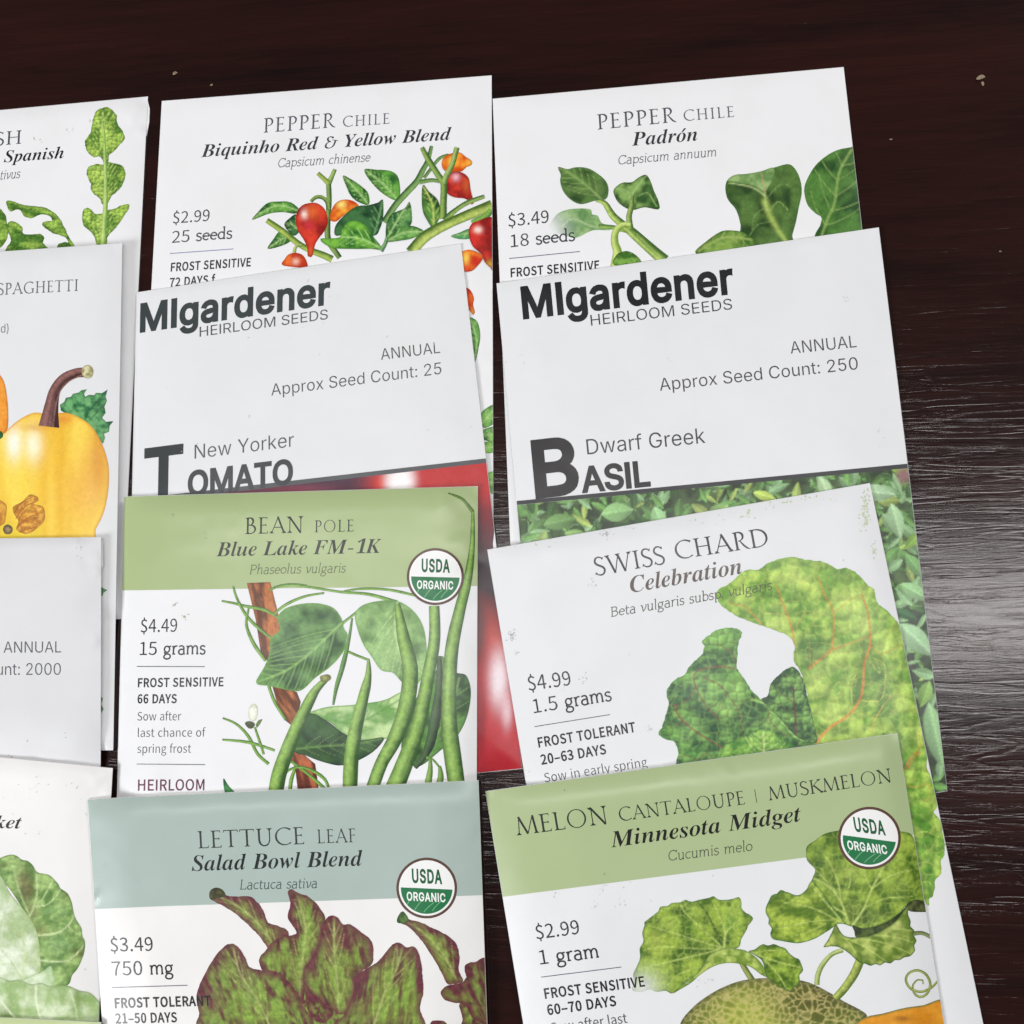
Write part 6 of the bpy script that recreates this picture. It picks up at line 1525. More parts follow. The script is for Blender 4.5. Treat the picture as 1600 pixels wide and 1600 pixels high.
bp_poly = [tuple(bL + (bR - bL) * t) for t in np.linspace(-.02, 1.03, 14)] + [(1440, 850), (1460, 1000), (1488, 1250), (1300, 1262), (1290, 1000), (1250, 880), (1000, 900), (830, 900)]
pk.put('printed_basil_photo', [np.array(bp_poly)], basil_paint_factory(), 2.3)
band(pk, [tuple(bL - (6, -.3)), tuple(bR + (8, -.5)), tuple(bR + (8, -7.5)), tuple(bL - (6, 6))], (58, 58, 60), name='printed_bar')
pk.text('MIgardener', (814.5, 497.4), (1151.5, 456.6), 47, 'in', .052, (36, 39, 42), 'brand_lettering', track=-.07)
pk.text('HEIRLOOM SEEDS', (921.5, 509.3), (1145.8, 483), 17, 'in', -.008, (72, 74, 76), 'brand_lettering')
pk.text('ANNUAL', (1235, 553), (1340, 542.4), 19, 'in', -.008, (96, 96, 98), 'seed_count_lettering')
pk.text('Approx Seed Count: 250', (1030.7, 610.8), (1342.8, 576.8), 19.5, 'in', -.006, (88, 88, 90), 'seed_count_lettering')
pk.text('Dwarf Greek', (915, 710.7), (1103, 692), 24, 'in', -.006, (88, 88, 90), 'variety_lettering')
pk.text('B', (831, 776.5), (917, 766.5), 84, 'in', .05, (64, 62, 62), 'title_lettering')  # title ink lighter than the brand black, panel sheen put into its colour
pk.text('ASIL', (910.5, 769), (1021, 757.9), 38, 'in', .05, (66, 64, 64), 'title_lettering', track=-.10)
flecks(pk, 'paper_smudge', [(1320, 460, 6, 4), (1050, 562, 3, 2), (800, 560, 10, 6), (1380, 680, 12, 4)], (206, 208, 214), 6)

# ================================================================== packet: seed count 2000
pk = Packet('seed_packet', 'greyish white seed packet lettered ANNUAL and 2000, lying over the yellow squash packet',
            (-400, 846), (158, 839.5), (-410, 1250), (157, 1194), 1.9, PAPER_GREY, length=.50, wav=.20, seed=7, fold=3, edge=.7,
            creases=[(112, 846, 128, 850, .3, 1.0), (140, 868, 157, 872, .35, 1.2), (142, 890, 157, 893, .3, 1.2), (140, 1001, 155, 998, .35, 1.2), (120, 880, 157, 862, -.2, 2), (100, 930, 157, 922, .15, 2.5)])
pk.text('ANNUAL', (5, 1020), (96.6, 1019.5), 17.5, 'in', -.008, (112, 114, 124), 'seed_count_lettering')
pk.text('unt: 2000', (-7, 1054.8), (96.6, 1054.4), 18.5, 'in', -.008, (112, 114, 124), 'seed_count_lettering')
pk.flap([(157, 842), (160.3, 848), (160.8, 884), (156.5, 892)], .5)
flecks(pk, 'paper_smudge', [(120, 860, 8, 5), (98, 1150, 3, 2), (15, 1182, 2, 2), (42, 1158, 2, 1)], (168, 168, 172), 8)

# ================================================================== packet: blue lake bean
pk = Packet('seed_packet', 'seed packet with green header lettered BEAN POLE Blue Lake FM-1K, with green bean pods',
            (194.5, 776), (746.5, 760), (183, 1242), (744.5, 1222), 3.0, PAPER, length=.52, wav=.42, seed=8, fold=6,
            creases=[(680, 784, 742, 768, .45, 3), (712, 776, 736, 806, -.35, 2.5), (640, 796, 705, 790, .3, 3), (718, 830, 735, 890, .4, 3.5), (210, 800, 330, 790, .2, 4)],
            lumps=[(300, 880, 14, .35), (420, 800, 16, .3), (560, 980, 18, .4), (640, 820, 12, .4), (380, 1010, 16, .3)])
r3, r4 = Z(170, 750, 3.2), Z(430, 750, 3.2)
band(pk, [(185, 770), (760, 750), (760, 915.3), (600, 917.5), (400, 919.6), (185, 922.6)], (168, 184, 134))
BR = ((96, 50, 26), (186, 112, 58))
art(pk, 'printed_pole', r3((690, 515), (808, 510), (830, 600), (850, 680), (858, 770), (860, 880), (775, 905), (760, 860), (735, 700)), *BR, smooth=False, ns=7, k=2.0, stretch=(78, 5), grain=.2)
art(pk, 'printed_pole', r3((815, 1020), (940, 1060), (960, 1110), (930, 1240), (880, 1200), (840, 1110)), *BR, smooth=False, ns=7, k=2.0, stretch=(60, 5), grain=.2)
art(pk, 'printed_pole', r4((80, 1340), (140, 1370), (200, 1420), (220, 1560), (115, 1570), (100, 1440), (80, 1400)), (96, 44, 28), (180, 100, 64), smooth=False, ns=7, k=2.0, stretch=(78, 5), grain=.2)
VN = ((54, 98, 32), (140, 184, 84))
for q, w in ((r3((565, 605), (620, 615), (680, 630), (780, 650), (850, 690)), [3, 4, 5, 5, 4]), (r3((622, 530), (640, 590), (690, 680), (760, 750), (815, 792)), [3, 4, 5, 5, 4]), (r3((700, 640), (688, 720), (715, 800), (755, 865), (785, 905)), [3, 4, 5, 6, 4]),
             (r3((800, 1030), (830, 1110), (885, 1200)), [5, 5, 4]), (r3((805, 550), (860, 528), (930, 522), (992, 530)), [4, 4, 4, 4]), (r4((-5, 538), (80, 525), (200, 540), (330, 560), (470, 572), (610, 612)), [4, 4, 4, 4, 5, 6]),
             (r4((-5, 668), (60, 620), (150, 582), (245, 565)), [4, 5, 4, 3]), (r4((330, 560), (420, 545), (560, 548), (700, 577)), [3, 4, 4, 4]), (r4((335, 718), (395, 670), (425, 640)), [5, 4, 3]), (r4((358, 855), (410, 878), (460, 897)), [4, 4, 4]),
             (r3((570, 1190), (640, 1222), (700, 1285), (745, 1370), (800, 1420)), [3, 4, 5, 5, 5]), (r3((568, 1298), (700, 1312), (830, 1352)), [3, 5, 4]), (r3((730, 1235), (755, 1310), (775, 1372)), [3, 4, 4])):
    stalk(pk, 'printed_vine', q, w, *VN)
stalk(pk, 'printed_vine', r4((385, 690), (368, 800), (335, 940), (308, 1030), (290, 1125)), [3, 5, 8, 7, 3], (46, 84, 36), (110, 158, 80))
stalk(pk, 'printed_vine', r4((70, 1400), (140, 1450), (200, 1500), (250, 1545)), [4, 5, 5, 5], *VN)
stalk(pk, 'printed_vine', r4((20, 1500), (70, 1450), (130, 1435), (200, 1460), (250, 1500), (270, 1545)), [4, 4, 4, 5, 5, 4], *VN)
stalk(pk, 'printed_vine', r4((100, 1440), (80, 1500), (75, 1550)), [4, 6, 6], *VN)
art(pk, 'printed_leaf', r3((573, 1492), (600, 1530), (635, 1570), (585, 1570)), (30, 90, 50), (70, 140, 80))
art(pk, 'printed_leaf', r4((345, 745), (362, 770), (355, 810), (340, 860), (280, 930), (200, 990), (130, 1052), (60, 1050), (28, 1042), (-32, 1030), (-95, 1013), (-52, 930), (-27, 860), (-22, 792), (23, 750), (14, 700), (22, 668), (60, 638), (140, 618), (220, 618), (290, 640), (330, 690)), (36, 74, 38), (104, 146, 84), ns=24, k=1.2, spacing=2.0, grain=.12,
    mid=r4((336, 712), (270, 775), (180, 860), (60, 950), (-88, 1010)), nv=7, va=34, vc=(146, 190, 106), vw=1.5, vlen=110, bulge=.8, edge=(2, (110, 160, 70), .7), streak=(20, 9, .12))
art(pk, 'printed_leaf', r4((400, 668), (440, 625), (520, 605), (610, 605), (690, 655), (740, 735), (757, 850), (745, 960), (700, 1030), (640, 1015), (590, 965), (530, 950), (480, 880), (440, 820), (410, 740)), (84, 122, 66), (148, 186, 116), ns=26, k=1.3, mid=r4((612, 612), (600, 760), (640, 900), (690, 1010)), nv=6, va=35, vc=(190, 218, 150), vw=1.4, vlen=80, grain=.14, edge=(2, (90, 150, 60), .7))
art(pk, 'printed_leaf', r4((630, 1330), (655, 1240), (700, 1100), (800, 960), (830, 880), (850, 900), (900, 960), (955, 978), (978, 1060), (960, 1180), (910, 1280), (830, 1350), (720, 1432), (655, 1400)), (36, 74, 34), (92, 140, 66), ns=24, mid=r4((720, 1420), (860, 1180), (920, 990)), nv=5, va=45, vc=(130, 170, 90), vw=1.2, vlen=50, grain=.14)
art(pk, 'printed_leaf', r4((165, 1165), (260, 1135), (380, 1125), (500, 1110), (560, 1095), (635, 1062), (645, 1130), (610, 1200), (570, 1285), (480, 1300), (360, 1285), (280, 1215), (200, 1180)), (112, 160, 82), (188, 214, 150), ns=26, mid=r4((200, 1170), (400, 1215), (620, 1100)), nv=7, va=42, vc=(90, 146, 60), vw=1.0, vlen=30, edge=(2, (80, 140, 50), .8))
art(pk, 'printed_leaf', r4((92, 1345), (150, 1190), (190, 1168), (270, 1212), (340, 1265), (430, 1300), (542, 1288), (500, 1350), (420, 1400), (330, 1427), (240, 1410), (160, 1380)), (16, 44, 28), (58, 96, 50), ns=22, mid=r4((100, 1345), (250, 1330), (400, 1320), (530, 1292)), nv=6, va=38, vc=(110, 150, 76), vw=1.1, vlen=32, grain=.12)
POD = ((44, 82, 30), (148, 186, 94))
stalk(pk, 'printed_bean_pod', r4((820, 880), (822, 1000), (812, 1120), (770, 1330), (700, 1440)), [6, 12, 16, 15, 6], (36, 52, 40), (78, 104, 66), grain=.14)
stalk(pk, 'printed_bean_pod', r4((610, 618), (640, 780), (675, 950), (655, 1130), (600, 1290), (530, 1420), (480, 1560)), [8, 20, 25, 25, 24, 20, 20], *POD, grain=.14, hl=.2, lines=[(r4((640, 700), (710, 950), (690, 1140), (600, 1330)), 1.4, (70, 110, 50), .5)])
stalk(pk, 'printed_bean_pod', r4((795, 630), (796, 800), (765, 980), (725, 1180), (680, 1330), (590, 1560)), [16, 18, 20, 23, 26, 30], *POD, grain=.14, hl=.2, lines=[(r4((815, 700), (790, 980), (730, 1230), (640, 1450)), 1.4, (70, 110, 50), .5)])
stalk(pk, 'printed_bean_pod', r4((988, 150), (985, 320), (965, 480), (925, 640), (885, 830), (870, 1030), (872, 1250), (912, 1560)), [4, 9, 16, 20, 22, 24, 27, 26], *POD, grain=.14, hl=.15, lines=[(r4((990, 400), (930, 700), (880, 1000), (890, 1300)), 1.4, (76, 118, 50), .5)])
stalk(pk, 'printed_vine', r4((865, 66), (930, 92), (962, 125), (988, 160)), [2, 4, 5, 6], (60, 90, 40), (120, 150, 70))
stalk(pk, 'printed_bean_pod', r4((270, 985), (200, 1055), (130, 1190), (70, 1330), (20, 1470), (0, 1590)), [6, 16, 20, 22, 23, 24], *POD, grain=.14)
art(pk, 'printed_stem', r4((225, 982), (265, 972), (280, 988), (268, 1005), (235, 1010)), (110, 120, 60), (170, 170, 110), ns=5)
stalk(pk, 'printed_bean_pod', r4((466, 893), (465, 980), (435, 1110), (400, 1260), (380, 1400), (374, 1560)), [3, 15, 19, 22, 23, 23], *POD, grain=.14)
for q in (((775, 1395), (775, 1450), (762, 1530)), ((822, 1430), (828, 1480), (820, 1530))):
    stalk(pk, 'printed_bean_pod', r4(*q), [4, 9, 12], (70, 106, 46), (140, 176, 90))
stalk(pk, 'printed_vine', r4((755, 1385), (790, 1400), (820, 1435)), [4, 3, 3], *VN)
art(pk, 'printed_flower_bud', r3((722, 1118), (742, 1130), (745, 1165), (735, 1200), (715, 1205), (698, 1180), (702, 1140)), (206, 212, 190), (240, 242, 226), ns=8, edge=(1.5, (170, 180, 140), .7))
art(pk, 'printed_leaf', r3((680, 1215), (705, 1205), (730, 1218), (722, 1240), (700, 1242)), (60, 70, 50), (110, 120, 80))
art(pk, 'printed_leaf', r3((735, 1225), (750, 1200), (768, 1195), (755, 1222), (740, 1240)), (70, 100, 50), (120, 150, 80))
seal(pk, 680.3, 901, 44.5, 1.5)
pk.text('BEAN', (381.9, 834.6), (474.5, 832), 25.5, 'tr', color=DARK, name='title_lettering', track=.06)
pk.text('POLE', (491, 831.8), (553.4, 830.3), 18.5, 'tr', color=(58, 60, 58), name='title_lettering', track=.12)
pk.text('Blue Lake FM-1K', (339.4, 869.4), (594, 864), 22, 'bi', -.006, (54, 56, 52), 'variety_lettering')
pk.text('Phaseolus vulgaris', (388.8, 897.5), (540, 894.6), 15, 'si', 0, (112, 122, 96), 'species_lettering', slant=.16)
pk.text('$4.49', (218.4, 988.2), (277.8, 987), 20.5, 'cj', .0, (58, 60, 64), 'price_lettering')
pk.text('15 grams', (216, 1023.6), (321.6, 1022.4), 20.5, 'sl', 0, (60, 62, 66), 'price_lettering')
rule(pk, (213.8, 1041.3), (320, 1041.6), (100, 104, 112))
pk.text('FROST SENSITIVE', (214.4, 1073.6), (350.3, 1072), 13.5, 'cj', .036, (60, 62, 66), 'care_lettering')
pk.text('66 DAYS', (214.4, 1098.8), (277.2, 1098.4), 13.5, 'cj', .036, (60, 62, 66), 'care_lettering')
pk.text('Sow after', (213.8, 1126), (283, 1125.6), 13.5, 'cj', -.01, (96, 98, 104), 'sowing_lettering')
pk.text('last chance of', (213.8, 1151.6), (320.6, 1151), 13.5, 'cj', -.01, (96, 98, 104), 'sowing_lettering')
pk.text('spring frost', (213.8, 1176.6), (298.8, 1176.2), 13.5, 'cj', -.01, (96, 98, 104), 'sowing_lettering')
rule(pk, (213.8, 1193.8), (320.6, 1194.7), (110, 112, 122))
pk.text('HEIRLOOM', (213.8, 1235.3), (321.6, 1234.6), 17, 'cj', .016, (128, 72, 96), 'care_lettering')
flecks(pk, 'paper_smudge', [(285, 963, 4, 6), (276, 945, 3, 4), (266, 808, 4, 3), (320, 836, 3, 3)], (150, 160, 130), 9, (.6, 1.6))

# ================================================================== packet: swiss chard
pk = Packet('seed_packet', 'white seed packet lettered SWISS CHARD Celebration, with crinkled chard leaves veined in orange',
            (761.5, 859), (1359, 755), (823, 1229), (1455, 1213), 1.7, PAPER_MATT, length=.53, wav=.22, seed=10, fold=5,
            creases=[(1362, 1390, 1500, 1440, 0, 1)])
s1, s2, s4 = Z(750, 740, 3.2), Z(1000, 740, 3.2), Z(1080, 1140, 3.3333)
CH0, CH1 = (92, 140, 50), (178, 206, 98)
OR = (206, 120, 50)
YL = (196, 200, 96)
big = s2((378, 600), (395, 577), (440, 555), (480, 520), (520, 490), (560, 480), (600, 477), (640, 447), (700, 425), (760, 415), (800, 424), (850, 432), (920, 442), (985, 476), (1030, 471), (1080, 495), (1120, 535), (1142, 560), (1172, 580), (1178, 630), (1210, 668), (1240, 690), (1290, 750), (1330, 850), (1400, 1150), (1440, 1280)) + \
    s4((1225, 180), (1245, 240), (1262, 300), (1282, 380), (1275, 415), (1262, 432), (1300, 480), (1310, 545), (1322, 600), (1318, 650), (1300, 690), (1302, 750), (1272, 782), (1268, 830), (1255, 875), (1240, 880), (1236, 918), (1215, 890), (1195, 850), (1150, 700), (1110, 300), (1090, 140), (1000, 120)) + \
    s2((1200, 1400), (900, 1460), (870, 1400), (850, 1200), (830, 1080), (800, 985), (775, 950), (768, 905), (775, 870), (765, 840), (742, 810), (680, 785), (600, 757), (520, 728), (450, 692), (400, 650))
F2 = lambda x, y: (1000 + x / 3.2, 740 + y / 3.2)
bl = []
for (x, y, rx, ry, s) in ((1010, 495, 14, 8, .7), (990, 610, 10, 10, .6), (900, 850, 28, 10, .75), (860, 920, 22, 26, .8), (820, 860, 12, 16, .5), (1130, 900, 14, 26, .75), (1190, 1000, 20, 20, .8), (1090, 1080, 12, 30, .7), (700, 680, 16, 10, .45), (520, 690, 12, 8, .5), (640, 600, 14, 8, .35), (930, 1140, 10, 16, .55), (980, 1290, 22, 8, .6), (1220, 1120, 14, 26, .6), (1330, 930, 8, 20, .5), (1290, 800, 8, 14, .5), (1210, 1240, 16, 10, .4), (830, 448, 20, 5, .45), (780, 1050, 10, 20, .5), (1020, 980, 16, 20, .4)):
    X_, Y_ = F2(x, y)
    bl.append((X_, Y_, (rx, ry), (58, 104, 44), s))
for (x, y, rx, ry) in ((880, 1040, 14, 22), (960, 1180, 10, 24), (760, 520, 36, 14), (1050, 640, 26, 26), (1120, 760, 16, 20), (700, 740, 20, 8), (1230, 880, 10, 16), (1320, 1150, 10, 14), (1390, 1290, 8, 14), (1010, 900, 26, 14)):
    X_, Y_ = F2(x, y)
    bl.append((X_, Y_, (rx, ry), (196, 218, 112), .7))
for (x, y, rx, ry) in ((1110, 130, 8, 16), (1150, 80, 8, 20), (1210, 500, 10, 14), (1260, 560, 8, 12), (1225, 600, 8, 10), (1180, 470, 10, 10), (1240, 720, 8, 12), (1120, 190, 8, 8)):
    bl.append((1080 + x / 3.333, 1140 + y / 3.333, (rx, ry), (62, 120, 30), .75))
vl = [(s2((885, 1340), (950, 1270), (1040, 1210), (1095, 1140), (1115, 1060), (1122, 950), (1150, 850), (1140, 700), (1110, 610)), 3.6, OR, .95),
      (s2((845, 975), (930, 905), (960, 870), (968, 700), (925, 610), (890, 520)), 2.6, OR, .9), (s2((960, 880), (1050, 850), (1150, 812)), 2.0, OR, .8), (s2((775, 870), (762, 790), (740, 720), (700, 610), (680, 560)), 2.6, OR, .9),
      (s2((610, 755), (560, 700), (520, 665), (450, 650)), 1.8, OR, .85), (s2((965, 700), (1040, 640), (1110, 600)), 1.6, (200, 150, 70), .7), (s2((740, 720), (690, 700), (620, 700)), 1.3, YL, .7), (s2((760, 790), (820, 700), (830, 640)), 1.3, (190, 160, 80), .6),
      (s2((1000, 1230), (990, 1150), (960, 1080)), 1.6, YL, .9), (s2((1060, 1155), (1058, 1060), (1085, 990)), 1.6, YL, .9), (s2((1110, 1135), (1190, 1138), (1220, 1090), (1222, 960), (1160, 920)), 1.6, YL, .9), (s2((1155, 1300), (1180, 1220), (1255, 1105)), 1.8, (204, 170, 80), .9),
      (s2((885, 1340), (862, 1260), (835, 1145)), 4.6, OR, .95), (s2((1070, 1195), (1110, 1200), (1135, 1215)), 1.4, YL, .8), (s2((1150, 850), (1200, 900), (1260, 880), (1310, 850)), 1.4, OR, .7), (s2((1150, 940), (1200, 1000), (1180, 930)), 1.2, YL, .7), (s2((925, 610), (850, 560), (800, 540)), 1.2, (200, 160, 80), .6),
      (s2((850, 970), (850, 900), (845, 820)), 1.2, (196, 160, 80), .6), (s2((1320, 1480), (1370, 1400), (1410, 1400)), 2.2, OR, .8), (s2((1380, 1400), (1400, 1350), (1390, 1280)), 1.6, OR, .7), (s2((1290, 1300), (1290, 1340), (1320, 1350)), 1.4, YL, .6),
      (s4((1110, 290), (1170, 300), (1230, 285), (1250, 340), (1200, 380)), 1.4, (206, 160, 60), .7), (s4((1130, 200), (1160, 150), (1190, 130)), 2.0, OR, .8),
      (s4((1150, 560), (1210, 530), (1290, 560)), 1.6, (190, 216, 100), .7), (s4((1180, 700), (1230, 690), (1280, 720)), 1.6, (190, 216, 100), .7), (s4((1190, 650), (1240, 610), (1310, 620)), 1.4, (60, 110, 30), .7), (s4((1190, 800), (1230, 790), (1260, 820)), 1.4, (190, 216, 100), .7)]
art(pk, 'printed_leaf', big, (104, 150, 54), (166, 196, 88), ns=16, k=1.9, puff=(26, .16), net=(17, (190, 204, 104), .4), streak=(60, 6, .10), spacing=2.2, blobs=bl, lines=[(l_, w_ * .62, c_, s_) for l_, w_, c_, s_ in vl], grain=.12, edge=(2.2, (110, 156, 60), .6), rough=1.4, seed=2)
CD0, CD1 = (34, 84, 36), (112, 160, 74)
RV = (118, 62, 50)
left = s2((90, 1300), (110, 1270), (125, 1220), (142, 1150), (133, 1090), (165, 1040), (200, 1018), (225, 1005), (240, 970), (272, 935), (310, 905), (322, 862), (308, 838), (350, 805), (395, 778), (460, 771), (500, 783), (510, 810), (490, 850), (487, 920), (485, 975), (530, 1040), (580, 1110), (640, 1150), (700, 1210), (760, 1280), (870, 1345), (860, 1400), (600, 1440), (420, 1470), (198, 1480), (190, 1390), (172, 1340), (130, 1330))
bl = []
for (x, y, rx, ry, s, c) in ((410, 830, 24, 16, .7, (140, 190, 90)), (350, 940, 10, 14, .7, (40, 90, 46)), (490, 1080, 12, 16, .8, (150, 196, 96)), (430, 1190, 14, 12, .8, (156, 200, 100)), (300, 1180, 14, 16, .7, (24, 66, 40)), (370, 1270, 22, 16, .8, (24, 66, 40)), (470, 1250, 12, 14, .7, (24, 70, 36)), (560, 1230, 16, 14, .7, (28, 74, 40)), (640, 1250, 14, 10, .6, (130, 170, 80)), (250, 1260, 10, 10, .6, (120, 170, 80)), (160, 1290, 12, 10, .6, (110, 170, 60)), (230, 1110, 8, 16, .7, (36, 90, 46)), (270, 1400, 20, 10, .5, (60, 130, 50)), (410, 1000, 16, 8, .6, (36, 86, 44)), (360, 1060, 8, 10, .6, (140, 190, 90)), (560, 1330, 20, 8, .5, (100, 150, 60))):
    X_, Y_ = F2(x, y)
    bl.append((X_, Y_, (rx, ry), c, s))
vl = [(s2((480, 975), (400, 965), (320, 975), (268, 1008), (285, 1080), (330, 1160), (400, 1235)), 2.2, RV, .95), (s2((175, 1160), (195, 1215), (280, 1290), (420, 1375)), 2.6, RV, .95), (s2((483, 970), (465, 900), (420, 870), (385, 850)), 1.6, RV, .85),
      (s2((280, 1060), (240, 1130), (175, 1160), (150, 1150)), 1.5, RV, .8), (s2((320, 1020), (400, 1060), (470, 1150), (500, 1200), (510, 1330)), 1.8, RV, .85), (s2((500, 1160), (560, 1120), (580, 1115)), 1.3, RV, .7), (s2((640, 1180), (660, 1250), (740, 1320)), 1.6, RV, .8), (s2((210, 1230), (170, 1275), (130, 1260)), 1.3, RV, .7),
      (s2((560, 1130), (640, 1160), (700, 1230), (780, 1320), (860, 1335)), 2.2, (150, 186, 100), .9), (s2((350, 1170), (390, 1150), (420, 1180)), 1.1, RV, .7), (s2((300, 1430), (320, 1400), (360, 1410)), 1.4, RV, .7), (s2((190, 1420), (240, 1410), (310, 1440)), 1.4, RV, .6)]
art(pk, 'printed_leaf', left, CD0, CD1, ns=15, k=1.6, spacing=1.8, puff=(14, .26), net=(13, (146, 186, 96), .4), blobs=bl, lines=[(l_, w_ * .7, c_, s_) for l_, w_, c_, s_ in vl], grain=.12, rough=1.6, edge=(2.0, (60, 130, 50), .6), seed=5)
mid_ = s2((605, 1130), (640, 1110), (650, 1060), (690, 1010), (740, 972), (770, 968), (800, 1000), (825, 1060), (840, 1130), (870, 1250), (884, 1345), (800, 1325), (720, 1250), (650, 1175))
art(pk, 'printed_leaf', mid_, (36, 78, 38), (112, 156, 76), ns=14, k=1.6, puff=(11, .34), spacing=2.0, lines=[(s2((780, 1310), (775, 1180), (765, 1070)), 2.2, (96, 54, 50), .9), (s2((775, 1150), (700, 1090), (690, 1040)), 1.4, (80, 60, 50), .7), (s2((772, 1090), (730, 1030), (720, 1000)), 1.2, (80, 60, 50), .7), (s2((775, 1200), (700, 1160), (650, 1140)), 1.2, (80, 60, 50), .7), (s2((772, 1090), (810, 1040), (800, 1010)), 1.2, (80, 60, 50), .6)], grain=.16, rough=1.2)
art(pk, 'printed_leaf', s2((408, 1385), (440, 1345), (470, 1335), (520, 1312), (560, 1290), (600, 1280), (650, 1285), (710, 1320), (770, 1365), (760, 1420), (640, 1440), (420, 1450)), (62, 122, 36), (136, 184, 76), ns=14, puff=(10, .2), mid=s2((610, 1440), (620, 1360), (615, 1290)), nv=4, va=60, vc=(190, 210, 130), vw=1.2, vlen=44, spacing=2.2)
pk.text('SWISS', (930.8, 900), (1040.6, 880.6), 28.5, 'tr', color=(58, 58, 58), name='title_lettering', track=.05)
pk.text('CHARD', (1055.6, 874.6), (1203, 852.6), 28.5, 'tr', color=(58, 58, 58), name='title_lettering', track=.05)
pk.text('Celebration', (985, 926.5), (1162.5, 895.6), 25, 'bi', -.006, (118, 106, 100), 'variety_lettering')  # brownish grey has the glare over the dark ink painted in
pk.text('Beta vulgaris subsp. vulgaris', (953.7, 964.4), (1206.9, 921.3), 15.5, 'si', 0, (100, 102, 92), 'species_lettering', slant=.16)
pk.text('$4.99', (825, 1079.5), (894.4, 1070), 22.5, 'cj', .002, (48, 48, 50), 'price_lettering')
pk.text('1.5 grams', (831.9, 1115), (956.9, 1094.7), 22, 'sl', 0, (50, 50, 52), 'price_lettering')
rule(pk, (835.3, 1135.3), (953, 1116.6), (96, 96, 100))
pk.text('FROST TOLERANT', (840.6, 1168), (994.7, 1143), 15, 'cj', .036, (44, 44, 46), 'care_lettering')
pk.text('20–63 DAYS', (846, 1194.7), (949, 1177.5), 15, 'cj', .036, (44, 44, 46), 'care_lettering')
pk.text('Sow in early spring', (850.6, 1222.8), (1012.5, 1197.4), 14.5, 'cj', -.01, (84, 84, 88), 'sowing_lettering')
flecks(pk, 'green_scuff', [(1352, 790, (3, 14), 60), (1350, 815, (5, 9), 26), (1366, 858, (2, 6), 16), (1168, 803, (3, 3), 10), (1204, 790, (5, 3), 9), (1232, 784, (4, 3), 8), (1290, 778, (30, 3), 12), (1110, 815, (60, 5), 14), (840, 850, (20, 3), 8)], (190, 204, 166), 12, (.4, 1.5))
flecks(pk, 'paper_smudge', [(801, 993, (3, 5), 46), (805, 1022, 3, 5), (947, 835, (6, 3), 26), (927, 913, (4, 4), 10), (914, 1060, 5, 9), (885, 1072, 4, 4), (984, 1022, 1, 2), (1018, 1140, (5, 1), 6), (985, 825, (6, 2), 6), (820, 1205, 3, 5), (1319, 876, 2, 3), (1014, 1138, 4, 5)], (164, 168, 172), 13, (.3, 1.0))

# ================================================================== packet: cabbage
pk = Packet('seed_packet', 'white seed packet with a pale green cabbage head, partly under the blue-grey lettuce packet',
            (-430, 1142), (176, 1200.5), (-480, 1600), (153.5, 1600), 2.0, PAPER_WARM, length=.515, wav=.2, seed=11, fold=5,
            creases=[(140, 1226, 170, 1200, .4, 1.4), (176, 1235, 158, 1242, .3, 1.4)])
r2 = Z(0, 1180, 3.81)
CB0, CB1 = (96, 132, 66), (158, 188, 112)
art(pk, 'printed_leaf', r2((-40, 640), (0, 612), (60, 592), (100, 600), (130, 622), (165, 630), (195, 655), (220, 695), (260, 705), (300, 718), (345, 765), (362, 795), (400, 820), (425, 870), (440, 940), (455, 980), (485, 1030), (492, 1080), (506, 1110), (500, 1180), (465, 1265), (430, 1310), (395, 1372), (240, 1370), (230, 1200), (180, 1000), (60, 800), (-40, 700)), CB0, CB1, ns=15, k=1.5, puff=(13, .12), spacing=2.4, grain=.14,
    lines=[(r2((170, 970), (210, 880), (222, 800), (215, 690)), 1.8, (190, 212, 150), .9), (r2((175, 950), (120, 820), (70, 640)), 1.4, (180, 200, 140), .8), (r2((200, 900), (280, 890), (350, 820), (362, 790)), 1.5, (190, 212, 150), .9), (r2((215, 905), (270, 830), (320, 740)), 1.1, (190, 212, 150), .7), (r2((230, 1072), (330, 1060), (400, 1020), (450, 950)), 1.8, (200, 218, 160), .95), (r2((400, 1010), (450, 1060), (480, 1070)), 1.2, (190, 212, 150), .7), (r2((245, 1222), (330, 1228), (420, 1215), (500, 1130)), 1.7, (200, 218, 160), .95)],
    blobs=[(44, 1390, (10, 24), (104, 92, 60), .8), (34, 1375, (8, 20), (104, 92, 60), .7), (50, 1425, (10, 12), (100, 84, 56), .7), (62, 1455, (14, 10), (116, 106, 62), .6), (90, 1475, (20, 14), (146, 182, 116), .6), (85, 1425, (20, 8), (150, 186, 116), .5), (122, 1490, (10, 8), (110, 110, 60), .7), (108, 1398, (8, 12), (110, 120, 66), .6), (3, 1352, (10, 4), (90, 104, 50), .7)])
art(pk, 'printed_leaf', r2((-40, 700), (0, 715), (30, 760), (60, 822), (130, 905), (190, 990), (225, 1075), (240, 1190), (238, 1290), (190, 1315), (130, 1345), (-40, 1350)), (168, 190, 138), (220, 230, 204), ns=22, k=1.4, lines=[(r2((135, 1320), (145, 1180), (130, 1040)), 1.6, (200, 214, 150), .9), (r2((130, 1330), (70, 1230), (0, 1150)), 1.2, (170, 186, 130), .7), (r2((150, 1130), (100, 1040), (0, 980)), 1.1, (174, 190, 130), .6)], blobs=[(5, 1385, (9, 14), (130, 164, 84), .7), (55, 1500, (14, 12), (168, 190, 120), .5)], edge=(2, (150, 176, 110), .6))
art(pk, 'printed_leaf', r2((100, 1360), (180, 1318), (250, 1290), (300, 1254), (316, 1290), (320, 1365), (220, 1400)), (176, 200, 150), (214, 228, 196), ns=16, edge=(1.8, (130, 166, 100), .6))
